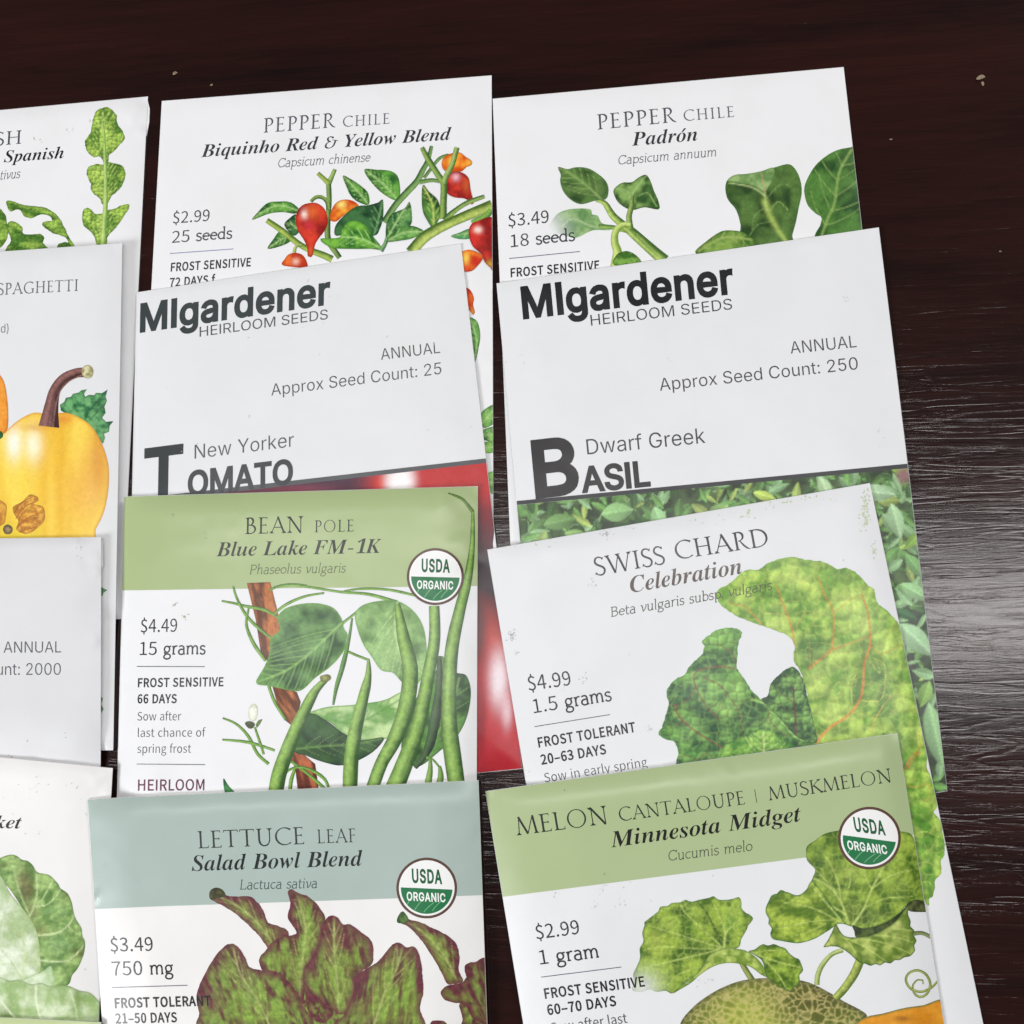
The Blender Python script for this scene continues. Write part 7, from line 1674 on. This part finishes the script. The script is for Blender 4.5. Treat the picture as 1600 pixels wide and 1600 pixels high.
art(pk, 'printed_leaf', r2((-40, 1345), (60, 1342), (120, 1336), (180, 1362), (212, 1360), (250, 1355), (300, 1372), (400, 1372), (470, 1400), (530, 1412), (575, 1450), (600, 1500), (600, 1700), (-40, 1700)), (150, 178, 112), (206, 220, 182), ns=20, k=1.5, lines=[(r2((215, 1365), (218, 1480), (260, 1620)), 1.9, (226, 234, 206), .9), (r2((-10, 1440), (60, 1530), (120, 1590)), 1.9, (220, 230, 196), .9), (r2((420, 1400), (450, 1500), (465, 1600)), 1.5, (210, 226, 180), .8)], blobs=[(122, 1560, (7, 22), (110, 140, 66), .8), (8, 1585, (14, 10), (96, 126, 50), .8), (60, 1562, (14, 8), (160, 190, 120), .4), (145, 1575, (10, 20), (146, 178, 100), .7)])
pk.text('ket', (-8, 1294), (33.6, 1294.7), 19.5, 'bi', -.006, (46, 46, 52), 'variety_lettering')
flecks(pk, 'paper_smudge', [(60, 1225, (10, 6), 10), (120, 1238, 8, 6), (20, 1255, 20, 8), (135, 1276, 2, 3), (133, 1515, 1, 2), (60, 1300, 6, 4)], (190, 190, 184), 14, (.4, 1.1))

# ================================================================== packet: salad bowl lettuce
pk = Packet('seed_packet', 'seed packet with blue-grey header lettered Salad Bowl Blend, with red and green lettuce leaves',
            (137, 1249), (747.5, 1219.5), (160, 1600), (761, 1600), 2.5, PAPER_WARM, length=.53, wav=.30, seed=12, fold=5.5,
            creases=[(148, 1400, 155, 1406, .3, 1.0)])
r5, r6 = Z(130, 1200, 4.0), Z(430, 1200, 4.0)
band(pk, [(125, 1240), (770, 1205), (770, 1398), (640, 1402.8), (430, 1410), (250, 1416), (140, 1420.6)], (166, 182, 175))
LB0, LB1 = (94, 54, 52), (124, 150, 66)
PUR = (104, 48, 60)


def lett(pts, purple, green, seed, **kw):
    b = [(x, y, np.atleast_1d(r) * .85, (136, 168, 66), s * .8) for (x, y, r, s) in green] + [(x, y, np.atleast_1d(r) * 1.1, PUR, s) for (x, y, r, s) in purple]
    kw.pop('fade', None)
    st = kw.get('stretch', (80, 3))[0]
    return art(pk, 'printed_leaf', pts, LB0, LB1, ns=6, k=1.9, blobs=b, grain=.16, seed=seed, spacing=2.0, rough=.8, edge=(7.5, (100, 44, 58), .85), puff=(18, .12), streak=(st, 8, .2), **kw)


A5 = lambda x, y: (130 + x / 4, 1200 + y / 4)
A6 = lambda x, y: (430 + x / 4, 1200 + y / 4)
lett(r6((60, 1180), (300, 1000), (520, 1300), (520, 1640), (-400, 1640), (-100, 1300)), [], [], 9, fade=())
lett(r6((975, 1590), (1000, 1578), (1060, 1585), (1075, 1610), (1070, 1660), (960, 1660)), [(*A6(1010, 1600), 10, .6)], [], 4)
lett(r5((790, 800), (795, 765), (830, 748), (870, 762), (892, 795), (960, 802), (1040, 803), (1090, 840), (1130, 900), (1155, 965), (1210, 985), (1262, 1005), (1287, 1040), (1272, 1090), (1250, 1150), (1260, 1200), (1190, 1200), (1150, 1120), (1090, 1040), (1010, 960), (930, 895), (850, 850), (800, 822)),
     [(*A5(1080, 880), (16, 16), .7), (*A5(1230, 1050), (16, 12), .8), (*A5(1000, 820), (26, 6), .6), (*A5(830, 775), (8, 8), .0)], [(*A5(980, 890), (26, 10), .9), (*A5(1080, 980), (14, 16), .85), (*A5(1150, 1090), (10, 16), .8)], 1, stretch=(50, 3), mid=r5((1240, 1180), (1100, 980), (960, 860), (850, 800)), nv=5, va=24, vc=(166, 176, 104), vw=1.2, vlen=60, bulge=.3)
art(pk, 'printed_leaf', r5((788, 800), (795, 765), (830, 747), (870, 760), (890, 795), (850, 812), (800, 822)), (48, 50, 28), (92, 92, 50), ns=5)
lett(r6((78, 775), (105, 757), (150, 785), (200, 800), (250, 840), (290, 890), (315, 940), (300, 1000), (285, 1080), (240, 1180), (190, 1300), (170, 1480), (60, 1420), (-60, 1300), (-100, 1200), (-60, 1140), (-20, 1090), (25, 1060), (125, 1040), (135, 1030), (110, 985), (78, 930), (95, 850)),
     [(*A6(100, 830), (8, 24), .9), (*A6(280, 900), (8, 16), .6), (*A6(110, 960), (12, 10), .7), (*A6(-30, 1120), (10, 8), .7)], [(*A6(200, 1060), (10, 34), .8), (*A6(60, 1200), (24, 16), .6), (*A6(130, 1300), (10, 26), .7), (*A6(-40, 1200), (12, 12), .6)], 2, stretch=(80, 3), mid=r6((150, 1440), (170, 1200), (190, 1000), (140, 800)), nv=5, va=24, vc=(166, 176, 104), vw=1.2, vlen=60, bulge=.3)
lett(r5((708, 1425), (730, 1350), (780, 1250), (830, 1170), (890, 1110), (942, 1101), (985, 1140), (1015, 1190), (1040, 1245), (1110, 1264), (1190, 1268), (1260, 1312), (1330, 1390), (1375, 1480), (1400, 1640), (760, 1660), (725, 1530)),
     [(*A5(980, 1180), (8, 22), .85), (*A5(760, 1380), (12, 22), .7), (*A5(830, 1470), (16, 18), .6), (*A5(1180, 1290), (18, 8), .7), (*A5(1310, 1430), (12, 14), .6), (*A5(1010, 1300), (10, 10), .5)],
     [(*A5(900, 1260), (12, 20), .6), (*A5(1110, 1420), (8, 34), .75), (*A5(980, 1430), (10, 30), .6), (*A5(1200, 1520), (14, 20), .7), (*A5(1050, 1560), (30, 14), .7)], 3, stretch=(65, 4), mid=r5((1180, 1640), (1090, 1450), (980, 1280), (940, 1120)), nv=5, va=24, vc=(166, 176, 104), vw=1.2, vlen=60, bulge=.3)
lett(r6((180, 1320), (178, 1270), (230, 1180), (270, 1110), (290, 1000), (320, 940), (360, 920), (400, 945), (425, 978), (470, 978), (530, 1020), (600, 1080), (613, 1150), (605, 1225), (545, 1270), (510, 1320), (490, 1420), (450, 1522), (400, 1540), (350, 1500), (270, 1440), (200, 1385)),
     [(*A6(340, 1010), (16, 28), .9), (*A6(430, 1060), (12, 22), .85), (*A6(500, 1050), (14, 16), .7), (*A6(220, 1250), (10, 14), .7), (*A6(590, 1130), (8, 20), .7), (*A6(330, 1120), (6, 24), .6)], [(*A6(400, 1400), (14, 34), .75), (*A6(350, 1260), (12, 26), .6), (*A6(300, 1150), (8, 14), .5), (*A6(460, 1230), (10, 24), .5), (*A6(500, 1180), (6, 20), .5)], 4, stretch=(80, 4), mid=r6((400, 1535), (390, 1350), (370, 1150), (370, 940)), nv=5, va=24, vc=(166, 176, 104), vw=1.2, vlen=60, bulge=.3)
lett(r6((490, 1400), (500, 1310), (560, 1260), (640, 1210), (700, 1140), (742, 1098), (780, 1093), (822, 1122), (870, 1118), (905, 1180), (920, 1300), (926, 1400), (905, 1500), (900, 1660), (350, 1660), (440, 1530)),
     [(*A6(700, 1180), (14, 16), .6), (*A6(560, 1290), (14, 10), .7), (*A6(880, 1160), (10, 14), .5), (*A6(910, 1330), (6, 24), .7), (*A6(540, 1500), (14, 18), .5), (*A6(790, 1150), (8, 20), .4)], [(*A6(690, 1340), (10, 50), .8), (*A6(820, 1300), (8, 40), .75), (*A6(640, 1500), (10, 40), .7), (*A6(850, 1500), (12, 26), .6), (*A6(750, 1560), (16, 20), .5)], 5, stretch=(100, 5), mid=r6((600, 1660), (680, 1420), (760, 1250), (800, 1110)), nv=5, va=24, vc=(166, 176, 104), vw=1.2, vlen=60, bulge=.3)
lett(r6((188, 1350), (250, 1420), (330, 1490), (356, 1540), (310, 1592), (250, 1582), (210, 1530), (190, 1440)), [(*A6(220, 1420), (8, 16), .7), (*A6(320, 1540), (10, 8), .6)], [], 6)
lett(r6((765, 962), (775, 915), (800, 898), (835, 945), (900, 962), (1000, 1008), (1080, 1050), (1130, 1100), (1152, 1180), (1146, 1260), (1172, 1332), (1100, 1352), (1070, 1340), (1030, 1260), (970, 1160), (900, 1060), (830, 990)),
     [(*A6(1100, 1090), (14, 12), .6), (*A6(1140, 1200), (6, 18), .6), (*A6(960, 1000), (20, 6), .5)], [(*A6(1030, 1200), (14, 20), .9), (*A6(960, 1090), (12, 12), .8), (*A6(1090, 1300), (10, 14), .8)], 7, stretch=(50, 3), mid=r6((1140, 1340), (1060, 1180), (940, 1040), (800, 950)), nv=5, va=24, vc=(166, 176, 104), vw=1.2, vlen=60, bulge=.3)
art(pk, 'printed_leaf', r6((763, 965), (775, 915), (800, 897), (832, 940), (822, 968)), (40, 74, 34), (90, 124, 60), ns=5)
lett(r6((1150, 1480), (1200, 1480), (1330, 1580), (1330, 1660), (1168, 1660), (1170, 1560)), [(*A6(1290, 1620), (8, 10), .5)], [(*A6(1190, 1560), (8, 20), .6)], 8)
lett(r6((1190, 1290), (1190, 1228), (1250, 1212), (1330, 1215), (1330, 1640), (1290, 1560), (1240, 1440)), [(*A6(1260, 1260), (10, 16), .5)], [], 10, stretch=(75, 4))
lett(r6((1035, 1410), (1058, 1370), (1110, 1352), (1172, 1338), (1200, 1310), (1240, 1400), (1290, 1500), (1320, 1590), (1280, 1592), (1230, 1560), (1190, 1480), (1120, 1468), (1065, 1450)), [(*A6(1150, 1380), (20, 12), .8)], [(*A6(1180, 1440), (8, 14), .8), (*A6(1250, 1530), (6, 14), .6)], 11, stretch=(50, 4))
seal(pk, 666.8, 1387.5, 47.5, 2.5)
pk.text('LETTUCE', (308.8, 1325.8), (477, 1318.8), 27, 'tr', color=(58, 66, 68), name='title_lettering', track=.05)
pk.text('LEAF', (495.5, 1317.8), (556.5, 1315.8), 21.5, 'tr', color=(66, 74, 76), name='title_lettering', track=.08)
pk.text('Salad Bowl Blend', (300, 1361), (567.5, 1352.5), 24, 'bi', -.006, (34, 38, 40), 'variety_lettering')
pk.text('Lactuca sativa', (373.8, 1390), (496, 1387.3), 15.5, 'si', 0, (84, 94, 94), 'species_lettering', slant=.16)
pk.text('$3.49', (171.5, 1487), (240.8, 1485.5), 21.5, 'cj', .002, (48, 50, 56), 'price_lettering')
pk.text('750 mg', (173.8, 1524.5), (271.8, 1522.2), 22, 'sl', 0, (48, 50, 56), 'price_lettering')
rule(pk, (175, 1543), (293, 1539.5), (90, 94, 108))
pk.text('FROST TOLERANT', (178.8, 1575), (330.8, 1570.8), 15, 'cj', .036, (36, 38, 44), 'care_lettering')
pk.text('21–50 DAYS', (180.8, 1599), (278, 1596.8), 15, 'cj', .036, (36, 38, 44), 'care_lettering')

# ================================================================== packet: minnesota midget melon
pk = Packet('seed_packet', 'seed packet with green header lettered MELON Minnesota Midget, with netted melon and vine leaves',
            (758.5, 1236.5), (1402, 1146), (818, 1600), (1475, 1600), 2.6, PAPER_MATT, length=.53, wav=.30, seed=13, fold=6,
            creases=[(1095, 1196, 1140, 1180, .3, 2)])
m3, m4 = Z(750, 1140, 3.478), Z(1080, 1140, 3.3333)
band(pk, [(745, 1225), (1420, 1130), (1450, 1298.5), (1330, 1330), (1260, 1339.5), (1020, 1371), (780, 1402)], (168, 184, 137))
M3 = lambda x, y: (750 + x / 3.478, 1140 + y / 3.478)
M4_ = lambda x, y: (1080 + x / 3.3333, 1140 + y / 3.3333)
ML0, ML1 = (72, 104, 28), (150, 176, 66)
VM = (186, 204, 110)
# melon fruit
MC = [m4((-60, 1540), (0, 1455), (80, 1390), (170, 1340), (270, 1306), (400, 1293), (520, 1298), (620, 1320), (720, 1370), (800, 1418), (880, 1460), (915, 1492), (880, 1540), (850, 1620), (850, 1700), (-80, 1700))][0]
nets = np.random.RandomState(21)
net_pts = nets.rand(640, 2) * [370, 150] + [1040, 1515]


def melon_paint(V):
    x, y = V[:, 0], V[:, 1]
    c = mixc(np.tile(lin((98, 110, 44)), (len(V), 1)), lin((176, 184, 82)), np.exp(-(((x - 1165) / 55) ** 2 + ((y - 1600) / 50) ** 2)) * 1.2)
    c = mixc(c, lin((84, 76, 42)), np.exp(-(((x - 1270) / 55) ** 2 + ((y - 1560) / 30) ** 2)) * .8)
    P = np.stack([x, y * 1.15], 1) + 3 * np.stack([fbm(x / 9, y / 9, 2), fbm(y / 9, x / 9, 2)], 1)
    Cc = net_pts * [1, 1.15]
    d1 = np.full(len(V), 1e9)
    d2 = np.full(len(V), 1e9)
    for q in Cc:
        d = np.hypot(P[:, 0] - q[0], P[:, 1] - q[1])
        d2 = np.minimum(d2, np.maximum(d, d1))
        d1 = np.minimum(d1, d)
    e = np.exp(-((d2 - d1) / 1.7) ** 2)
    c = mixc(c, lin((88, 92, 36)), np.clip((d2 - d1 - 2) / 7, 0, 1) * .5)
    c = mixc(c, lin((196, 184, 118)), e * .8)
    edge_, _, _ = seg_dist(V, smooth_poly(MC[:14], False, 8))
    c = mixc(c, lin((78, 78, 52)), np.exp(-(edge_ / 7) ** 2) * .6)
    return c * (1 + .3 * (fbm(x / 2.4, y / 2.4, 2) - .5))[:, None]


stalk(pk, 'printed_stem', m4((262, 1215), (295, 1270), (335, 1330)), [8, 9, 10], (78, 92, 44), (160, 170, 96))
pk.put('printed_melon', [smooth_poly(MC, True, 4)], melon_paint, 2.2)
art(pk, 'printed_melon_slice', m4((840, 1560), (870, 1520), (915, 1495), (1000, 1478), (1100, 1452), (1200, 1437), (1340, 1420), (1340, 1700), (840, 1700)), (206, 132, 28), (226, 156, 50), ns=30, k=1, spacing=3, edge=(2.2, (84, 108, 60), 1.0), blobs=[(*M4_(1100, 1505), (16, 5), (120, 70, 24), .7)])
stalk(pk, 'printed_tendril', m4((790, 1148), (730, 1172), (680, 1230), (658, 1285), (655, 1330)), [7, 7, 8, 8, 8], (110, 132, 62), (190, 204, 130))
stalk(pk, 'printed_stem', m4((880, 1200), (850, 1270), (800, 1345), (750, 1400)), [14, 14, 13, 12], (86, 108, 40), (176, 190, 96), grain=.2)
stalk(pk, 'printed_tendril', m4((1160, 1062), (1205, 1060), (1250, 1082)), [7, 6, 6], (84, 96, 60), (136, 150, 96))
stalk(pk, 'printed_tendril', m4((1290, 1300), (1255, 1340), (1200, 1365), (1145, 1350), (1118, 1305), (1135, 1268), (1180, 1254), (1225, 1278), (1245, 1330), (1225, 1378), (1190, 1392), (1160, 1370), (1155, 1330), (1180, 1303), (1205, 1305), (1208, 1325)), [3, 4, 4, 4, 4, 4, 4, 4, 4, 4, 4, 4, 4, 3, 3, 2], (100, 114, 54), (170, 180, 104), spacing=1.8)
# left leaf
L1 = m3((828, 1415), (838, 1370), (832, 1330), (850, 1290), (870, 1240), (868, 1190), (888, 1150), (882, 1105), (895, 1060), (892, 1048), (940, 1010), (970, 985), (980, 963), (1020, 958), (1040, 943), (1090, 938), (1115, 925), (1150, 935), (1190, 925), (1240, 915)) + \
    m4((118, 868), (140, 885), (190, 886), (220, 880), (250, 873), (262, 900), (262, 930), (285, 955), (300, 960), (322, 985), (298, 1020), (288, 1045), (262, 1090), (246, 1135), (180, 1140), (125, 1165)) + \
    m3((1230, 1270), (1190, 1320), (1120, 1368), (1050, 1432), (1010, 1420), (960, 1425), (920, 1412), (880, 1425))
cv = M3(1325, 1190)
fan = [([cv, M3(900, 1060)], 1.4, VM, .6), ([cv, M3(1120, 1000), M3(1090, 945)], 1.3, VM, .7), ([cv, M3(1240, 1010), M3(1180, 935)], 2.2, (44, 74, 24), .8), ([cv, M3(1330, 1090), M4_(110, 890)], 1.4, VM, .75), ([cv, M4_(180, 1060), M4_(250, 990)], 1.3, VM, .7),
       ([cv, M3(1080, 1250), M3(860, 1300)], 1.5, VM, .8), ([cv, M3(1150, 1190), M3(1000, 1180), M3(890, 1200)], 1.2, VM, .6), ([M3(1200, 1290), M3(1080, 1330), M3(1000, 1410)], 1.4, (180, 200, 100), .7)]
fan = [(l, w, c, s) for l, w, c, s in fan]
art(pk, 'printed_leaf', L1, ML0, ML1, ns=16, k=1.5, puff=(12, .12), net=(10, (172, 194, 96), .5), streak=(60, 8, .14), spacing=2.1, lines=fan, edge=(2.0, (70, 110, 60), .8), grain=.16,
    blobs=[(*M3(1180, 1180), (18, 12), (44, 78, 24), .8), (*M3(1290, 1120), (10, 16), (50, 80, 24), .7), (*M3(960, 1150), (16, 16), (176, 190, 84), .6), (*M3(1130, 1080), (14, 14), (90, 130, 40), .4), (*M3(1050, 1230), (18, 6), (60, 92, 30), .5), (*M4_(210, 1000), (10, 16), (96, 140, 60), .5), (*M4_(170, 1100), (12, 8), (44, 76, 24), .7), (*M3(960, 1330), (18, 14), (160, 180, 80), .5)], fade=[(1003, 1545, 26, .7)])
art(pk, 'printed_leaf', m3((1050, 1432), (1110, 1375), (1190, 1315)) + m4((85, 1185), (118, 1160), (180, 1138), (250, 1143), (300, 1160), (360, 1210), (398, 1285), (365, 1276), (300, 1232), (200, 1215), (120, 1232), (50, 1275), (5, 1315)) + m3((1100, 1405),), (116, 144, 54), (182, 200, 104), ns=10, spacing=2.1, edge=(1.5, (80, 110, 50), .7), lines=[(m4((60, 1230), (150, 1180), (250, 1180)), 1.3, (90, 116, 44), .5)])
art(pk, 'printed_leaf', m4((298, 1155), (330, 1145), (370, 1118), (400, 1125), (430, 1117), (462, 1130), (490, 1140), (510, 1165), (540, 1188), (560, 1195), (572, 1220), (582, 1255), (562, 1280), (565, 1305), (555, 1332), (530, 1345), (512, 1364), (480, 1348), (450, 1335), (430, 1312), (395, 1290), (372, 1210), (340, 1180)), ML0, ML1, ns=12, k=1.4, puff=(8, .14), streak=(40, 7, .12), spacing=2.1, edge=(1.8, (60, 96, 50), .9), lines=[(m4((310, 1158), (420, 1200), (575, 1240)), 1.4, VM, .8), (m4((380, 1200), (440, 1260), (500, 1350)), 1.4, VM, .7), (m4((340, 1160), (420, 1150), (500, 1160)), 1.2, VM, .6)])
# right leaf group
art(pk, 'printed_leaf', m4((598, 622), (610, 600), (640, 580), (690, 545), (740, 530), (800, 524), (1000, 520), (1090, 530), (1150, 550), (1178, 640), (1200, 760), (1240, 890), (1200, 895), (1130, 912), (1080, 960), (1000, 1010), (900, 1037), (840, 1027), (790, 1012), (700, 1000), (640, 900), (620, 830), (625, 790), (645, 740), (640, 720), (615, 695), (600, 670)), ML0, ML1, ns=18, k=1.4, puff=(14, .10), net=(12, (168, 190, 92), .5), streak=(-50, 9, .14), spacing=2.1, grain=.16, edge=(2.0, (64, 98, 44), .8),
    lines=[(m4((840, 1020), (900, 930), (940, 830), (1000, 720)), 2.0, VM, .95), (m4((940, 830), (1040, 760), (1150, 730)), 1.3, VM, .7), (m4((900, 930), (1010, 880), (1150, 870)), 1.3, VM, .7), (m4((940, 830), (905, 760), (900, 720)), 1.3, VM, .7), (m4((820, 1010), (780, 900), (720, 820), (630, 770)), 1.9, VM, .9), (m4((780, 900), (760, 780), (700, 660)), 1.4, VM, .8), (m4((800, 960), (700, 900), (650, 880)), 1.4, VM, .8), (m4((760, 850), (640, 720), (620, 700)), 1.2, VM, .6), (m4((800, 880), (830, 780), (800, 720)), 1.2, VM, .6)],
    blobs=[(*M4_(660, 620), (14, 14), (96, 126, 56), .5), (*M4_(840, 960), (8, 20), (56, 76, 26), .8), (*M4_(730, 760), (14, 22), (62, 92, 32), .6), (*M4_(830, 740), (16, 16), (160, 180, 84), .6), (*M4_(900, 980), (18, 10), (50, 76, 26), .8), (*M4_(1000, 960), (20, 8), (60, 84, 30), .6), (*M4_(1060, 820), (24, 14), (136, 160, 66), .5), (*M4_(700, 900), (10, 10), (60, 90, 30), .5)])
art(pk, 'printed_leaf', m4((1122, 912), (1170, 885), (1225, 905), (1250, 945), (1140, 946)), (50, 58, 32), (92, 100, 56), ns=6)
art(pk, 'printed_leaf', m4((388, 930), (400, 900), (420, 862), (445, 855), (465, 835), (485, 842), (510, 850), (540, 862), (570, 858), (600, 832), (632, 790), (700, 870), (780, 980), (805, 1012), (765, 1012), (725, 1040), (690, 1062), (640, 1090), (560, 1112), (480, 1102), (425, 1090), (412, 1060), (420, 1035), (402, 1010), (405, 985), (390, 960)), (88, 118, 34), (166, 188, 76), ns=16, k=1.4, puff=(9, .14), streak=(10, 8, .12), spacing=2.1, edge=(1.8, (56, 104, 50), .9),
    lines=[(m4((790, 1010), (680, 950), (600, 920), (480, 900)), 1.4, VM, .7), (m4((740, 990), (620, 1000), (440, 1040)), 1.2, VM, .6), (m4((780, 990), (700, 900), (640, 830)), 1.4, VM, .8), (m4((700, 1010), (620, 1050), (520, 1080)), 1.1, VM, .5)], blobs=[(*M4_(680, 1030), (16, 6), (56, 90, 28), .7), (*M4_(700, 960), (10, 8), (66, 96, 30), .6)])
art(pk, 'printed_leaf', m4((840, 1018), (900, 1036), (1000, 1010), (1080, 960), (1130, 912), (1100, 980), (1010, 1045), (930, 1075), (862, 1085), (850, 1050)), (40, 54, 22), (84, 100, 44), ns=8)
art(pk, 'printed_leaf', m4((752, 1012), (772, 1045), (800, 1075), (860, 1082), (960, 1062), (1060, 1000), (1100, 950), (1132, 915), (1128, 960), (1142, 1000), (1140, 1025), (1160, 1045), (1158, 1070), (1172, 1100), (1160, 1125), (1165, 1150), (1140, 1180), (1112, 1185), (1085, 1200), (1060, 1200), (1038, 1218), (1010, 1212), (985, 1228), (960, 1220), (935, 1230), (905, 1218), (880, 1215), (850, 1190), (822, 1165), (775, 1135), (730, 1128), (690, 1132), (712, 1095), (735, 1050)), (96, 122, 40), (184, 198, 104), ns=14, k=1.4, streak=(30, 8, .16), spacing=2.1, edge=(1.8, (50, 84, 36), .9),
    lines=[(m4((800, 1080), (900, 1130), (1020, 1210)), 1.3, VM, .7), (m4((850, 1085), (1000, 1110), (1150, 1170)), 1.3, VM, .7), (m4((940, 1070), (1060, 1080), (1160, 1110)), 1.3, VM, .7), (m4((1020, 1035), (1100, 1040), (1160, 1050)), 1.2, VM, .6), (m4((780, 1060), (830, 1120), (880, 1200)), 1.1, VM, .6)],
    blobs=[(*M4_(1110, 1130), (12, 16), (80, 112, 34), .7), (*M4_(1000, 1150), (14, 10), (96, 126, 40), .5), (*M4_(760, 1060), (6, 12), (86, 116, 36), .6), (*M4_(900, 1180), (14, 8), (90, 120, 40), .5), (*M4_(1070, 1020), (10, 10), (196, 206, 124), .5)])
seal(pk, 1358.4, 1309.5, 49, 7.5)
pk.text('MELON', (807.5, 1305.5), (952, 1286.6), 28.5, 'tr', color=(48, 50, 46), name='title_lettering', track=.04)
pk.text('CANTALOUPE', (967.7, 1283.4), (1165.5, 1256.4), 21.5, 'tr', color=(56, 58, 54), name='title_lettering', track=.04)
pk.text('|', (1177.5, 1254.8), (1187.5, 1253.4), 20, 'tr', color=(56, 58, 54), name='title_lettering')
pk.text('MUSKMELON', (1201.5, 1250.8), (1394.5, 1221.4), 21.5, 'tr', color=(62, 64, 60), name='title_lettering', track=.04)
pk.text('Minnesota Midget', (957, 1324), (1253.4, 1282.8), 24.5, 'bi', -.006, (30, 30, 30), 'variety_lettering')
pk.text('Cucumis melo', (1043.8, 1345.6), (1176, 1329.2), 16.5, 'si', 0, (92, 98, 84), 'species_lettering', slant=.16)
pk.text('$2.99', (837, 1468), (907.6, 1458.6), 22, 'cj', .002, (56, 60, 70), 'price_lettering')
pk.text('1 gram', (841.4, 1507.5), (938, 1496), 22.5, 'sl', 0, (56, 58, 64), 'price_lettering')
rule(pk, (845.5, 1526.7), (970.8, 1511), (86, 90, 110))
pk.text('FROST SENSITIVE', (850.6, 1560.4), (1009.6, 1540.6), 15.5, 'cj', .036, (46, 46, 52), 'care_lettering')
pk.text('60–70 DAYS', (855.8, 1586), (964.8, 1571), 15.5, 'cj', .036, (46, 46, 52), 'care_lettering')
pk.text('Sow after last', (861, 1614), (981, 1598), 15.5, 'cj', .0, (96, 98, 104), 'sowing_lettering')
flecks(pk, 'paper_smudge', [(938, 1390, 5, 8), (968, 1412, (8, 3), 6), (930, 1418, 4, 7), (866, 1397, 4, 6), (1100, 1535, (14, 5), 12), (800, 1500, 6, 5), (1050, 1400, 30, 8)], (188, 190, 194), 15, (.4, 1.1))
flecks(pk, 'paper_smudge', [(882, 1236, 1, 2), (946, 1361, 2, 2)], (110, 120, 100), 16, (.5, 1.2))

# ================================================================== packet: green strip bottom left
pk = Packet('seed_packet', 'plain pale green edge of a seed packet, peeking out below the cabbage packet',
            (-440, 1568), (158, 1597.5), (-470, 2000), (172, 2000), 1.6, PAPER, length=.5, wav=.1, seed=17, fold=6)
band(pk, [(-450, 1560), (200, 1590), (210, 1760), (-460, 1760)], (190, 204, 150))

# ------------------------------------------------------------------ crumbs on the wood
CRUMB, _nt, _b, _N, _L = nodes('tan crumb')
_n = _N.new('ShaderNodeTexNoise')
_n.inputs['Scale'].default_value = 900
_r = _N.new('ShaderNodeValToRGB')
_r.color_ramp.elements[0].color = (0.10, 0.07, 0.045, 1)
_r.color_ramp.elements[1].color = (0.42, 0.33, 0.22, 1)
_L.new(_n.outputs[0], _r.inputs[0])
_L.new(_r.outputs[0], _b.inputs['Base Color'])
_b.inputs['Roughness'].default_value = 0.8
for i, (x, y, s, lab) in enumerate(((1532, 122, 1.25, 'largest tan crumb on the dark wood, right of the Padrón packet'), (1535, 131, .8, 'small tan crumb just below the largest crumb on the wood'),
                                    (274, 115, .9, 'elongated tan crumb on the wood, above the Biquinho packet'), (331, 133, .55, 'tiny brown crumb on the wood, next to the top edge of the Biquinho packet'),
                                    (1392, 218, .45, 'tiny pale crumb on the wood, level with the Padrón lettering'), (1563, 393, .4, 'tiny pale crumb on the wood, near the right border above the middle'))):
    r_ = np.random.RandomState(i + 40)
    import bmesh
    bm = bmesh.new()
    bmesh.ops.create_icosphere(bm, subdivisions=2, radius=0.0006 * s)
    for v_ in bm.verts:
        k_ = 0.55 + 0.75 * r_.rand()
        v_.co = Vector((v_.co.x * 1.7 * k_, v_.co.y * k_, v_.co.z * 0.6 * k_))
    me_ = bpy.data.meshes.new('crumb')
    bm.to_mesh(me_)
    bm.free()
    me_.materials.append(CRUMB)
    o_ = bpy.data.objects.new('crumb', me_)
    COL.objects.link(o_)
    n_ = px2n((x, y))
    o_.location = (n_[0] * CAM_H, n_[1] * CAM_H, 0.0003 * s)
    o_.rotation_euler = (0, 0, r_.rand() * 3 + .6)
    o_['label'] = lab
    o_['category'] = 'crumb'
    o_['group'] = 'crumbs on the wood'
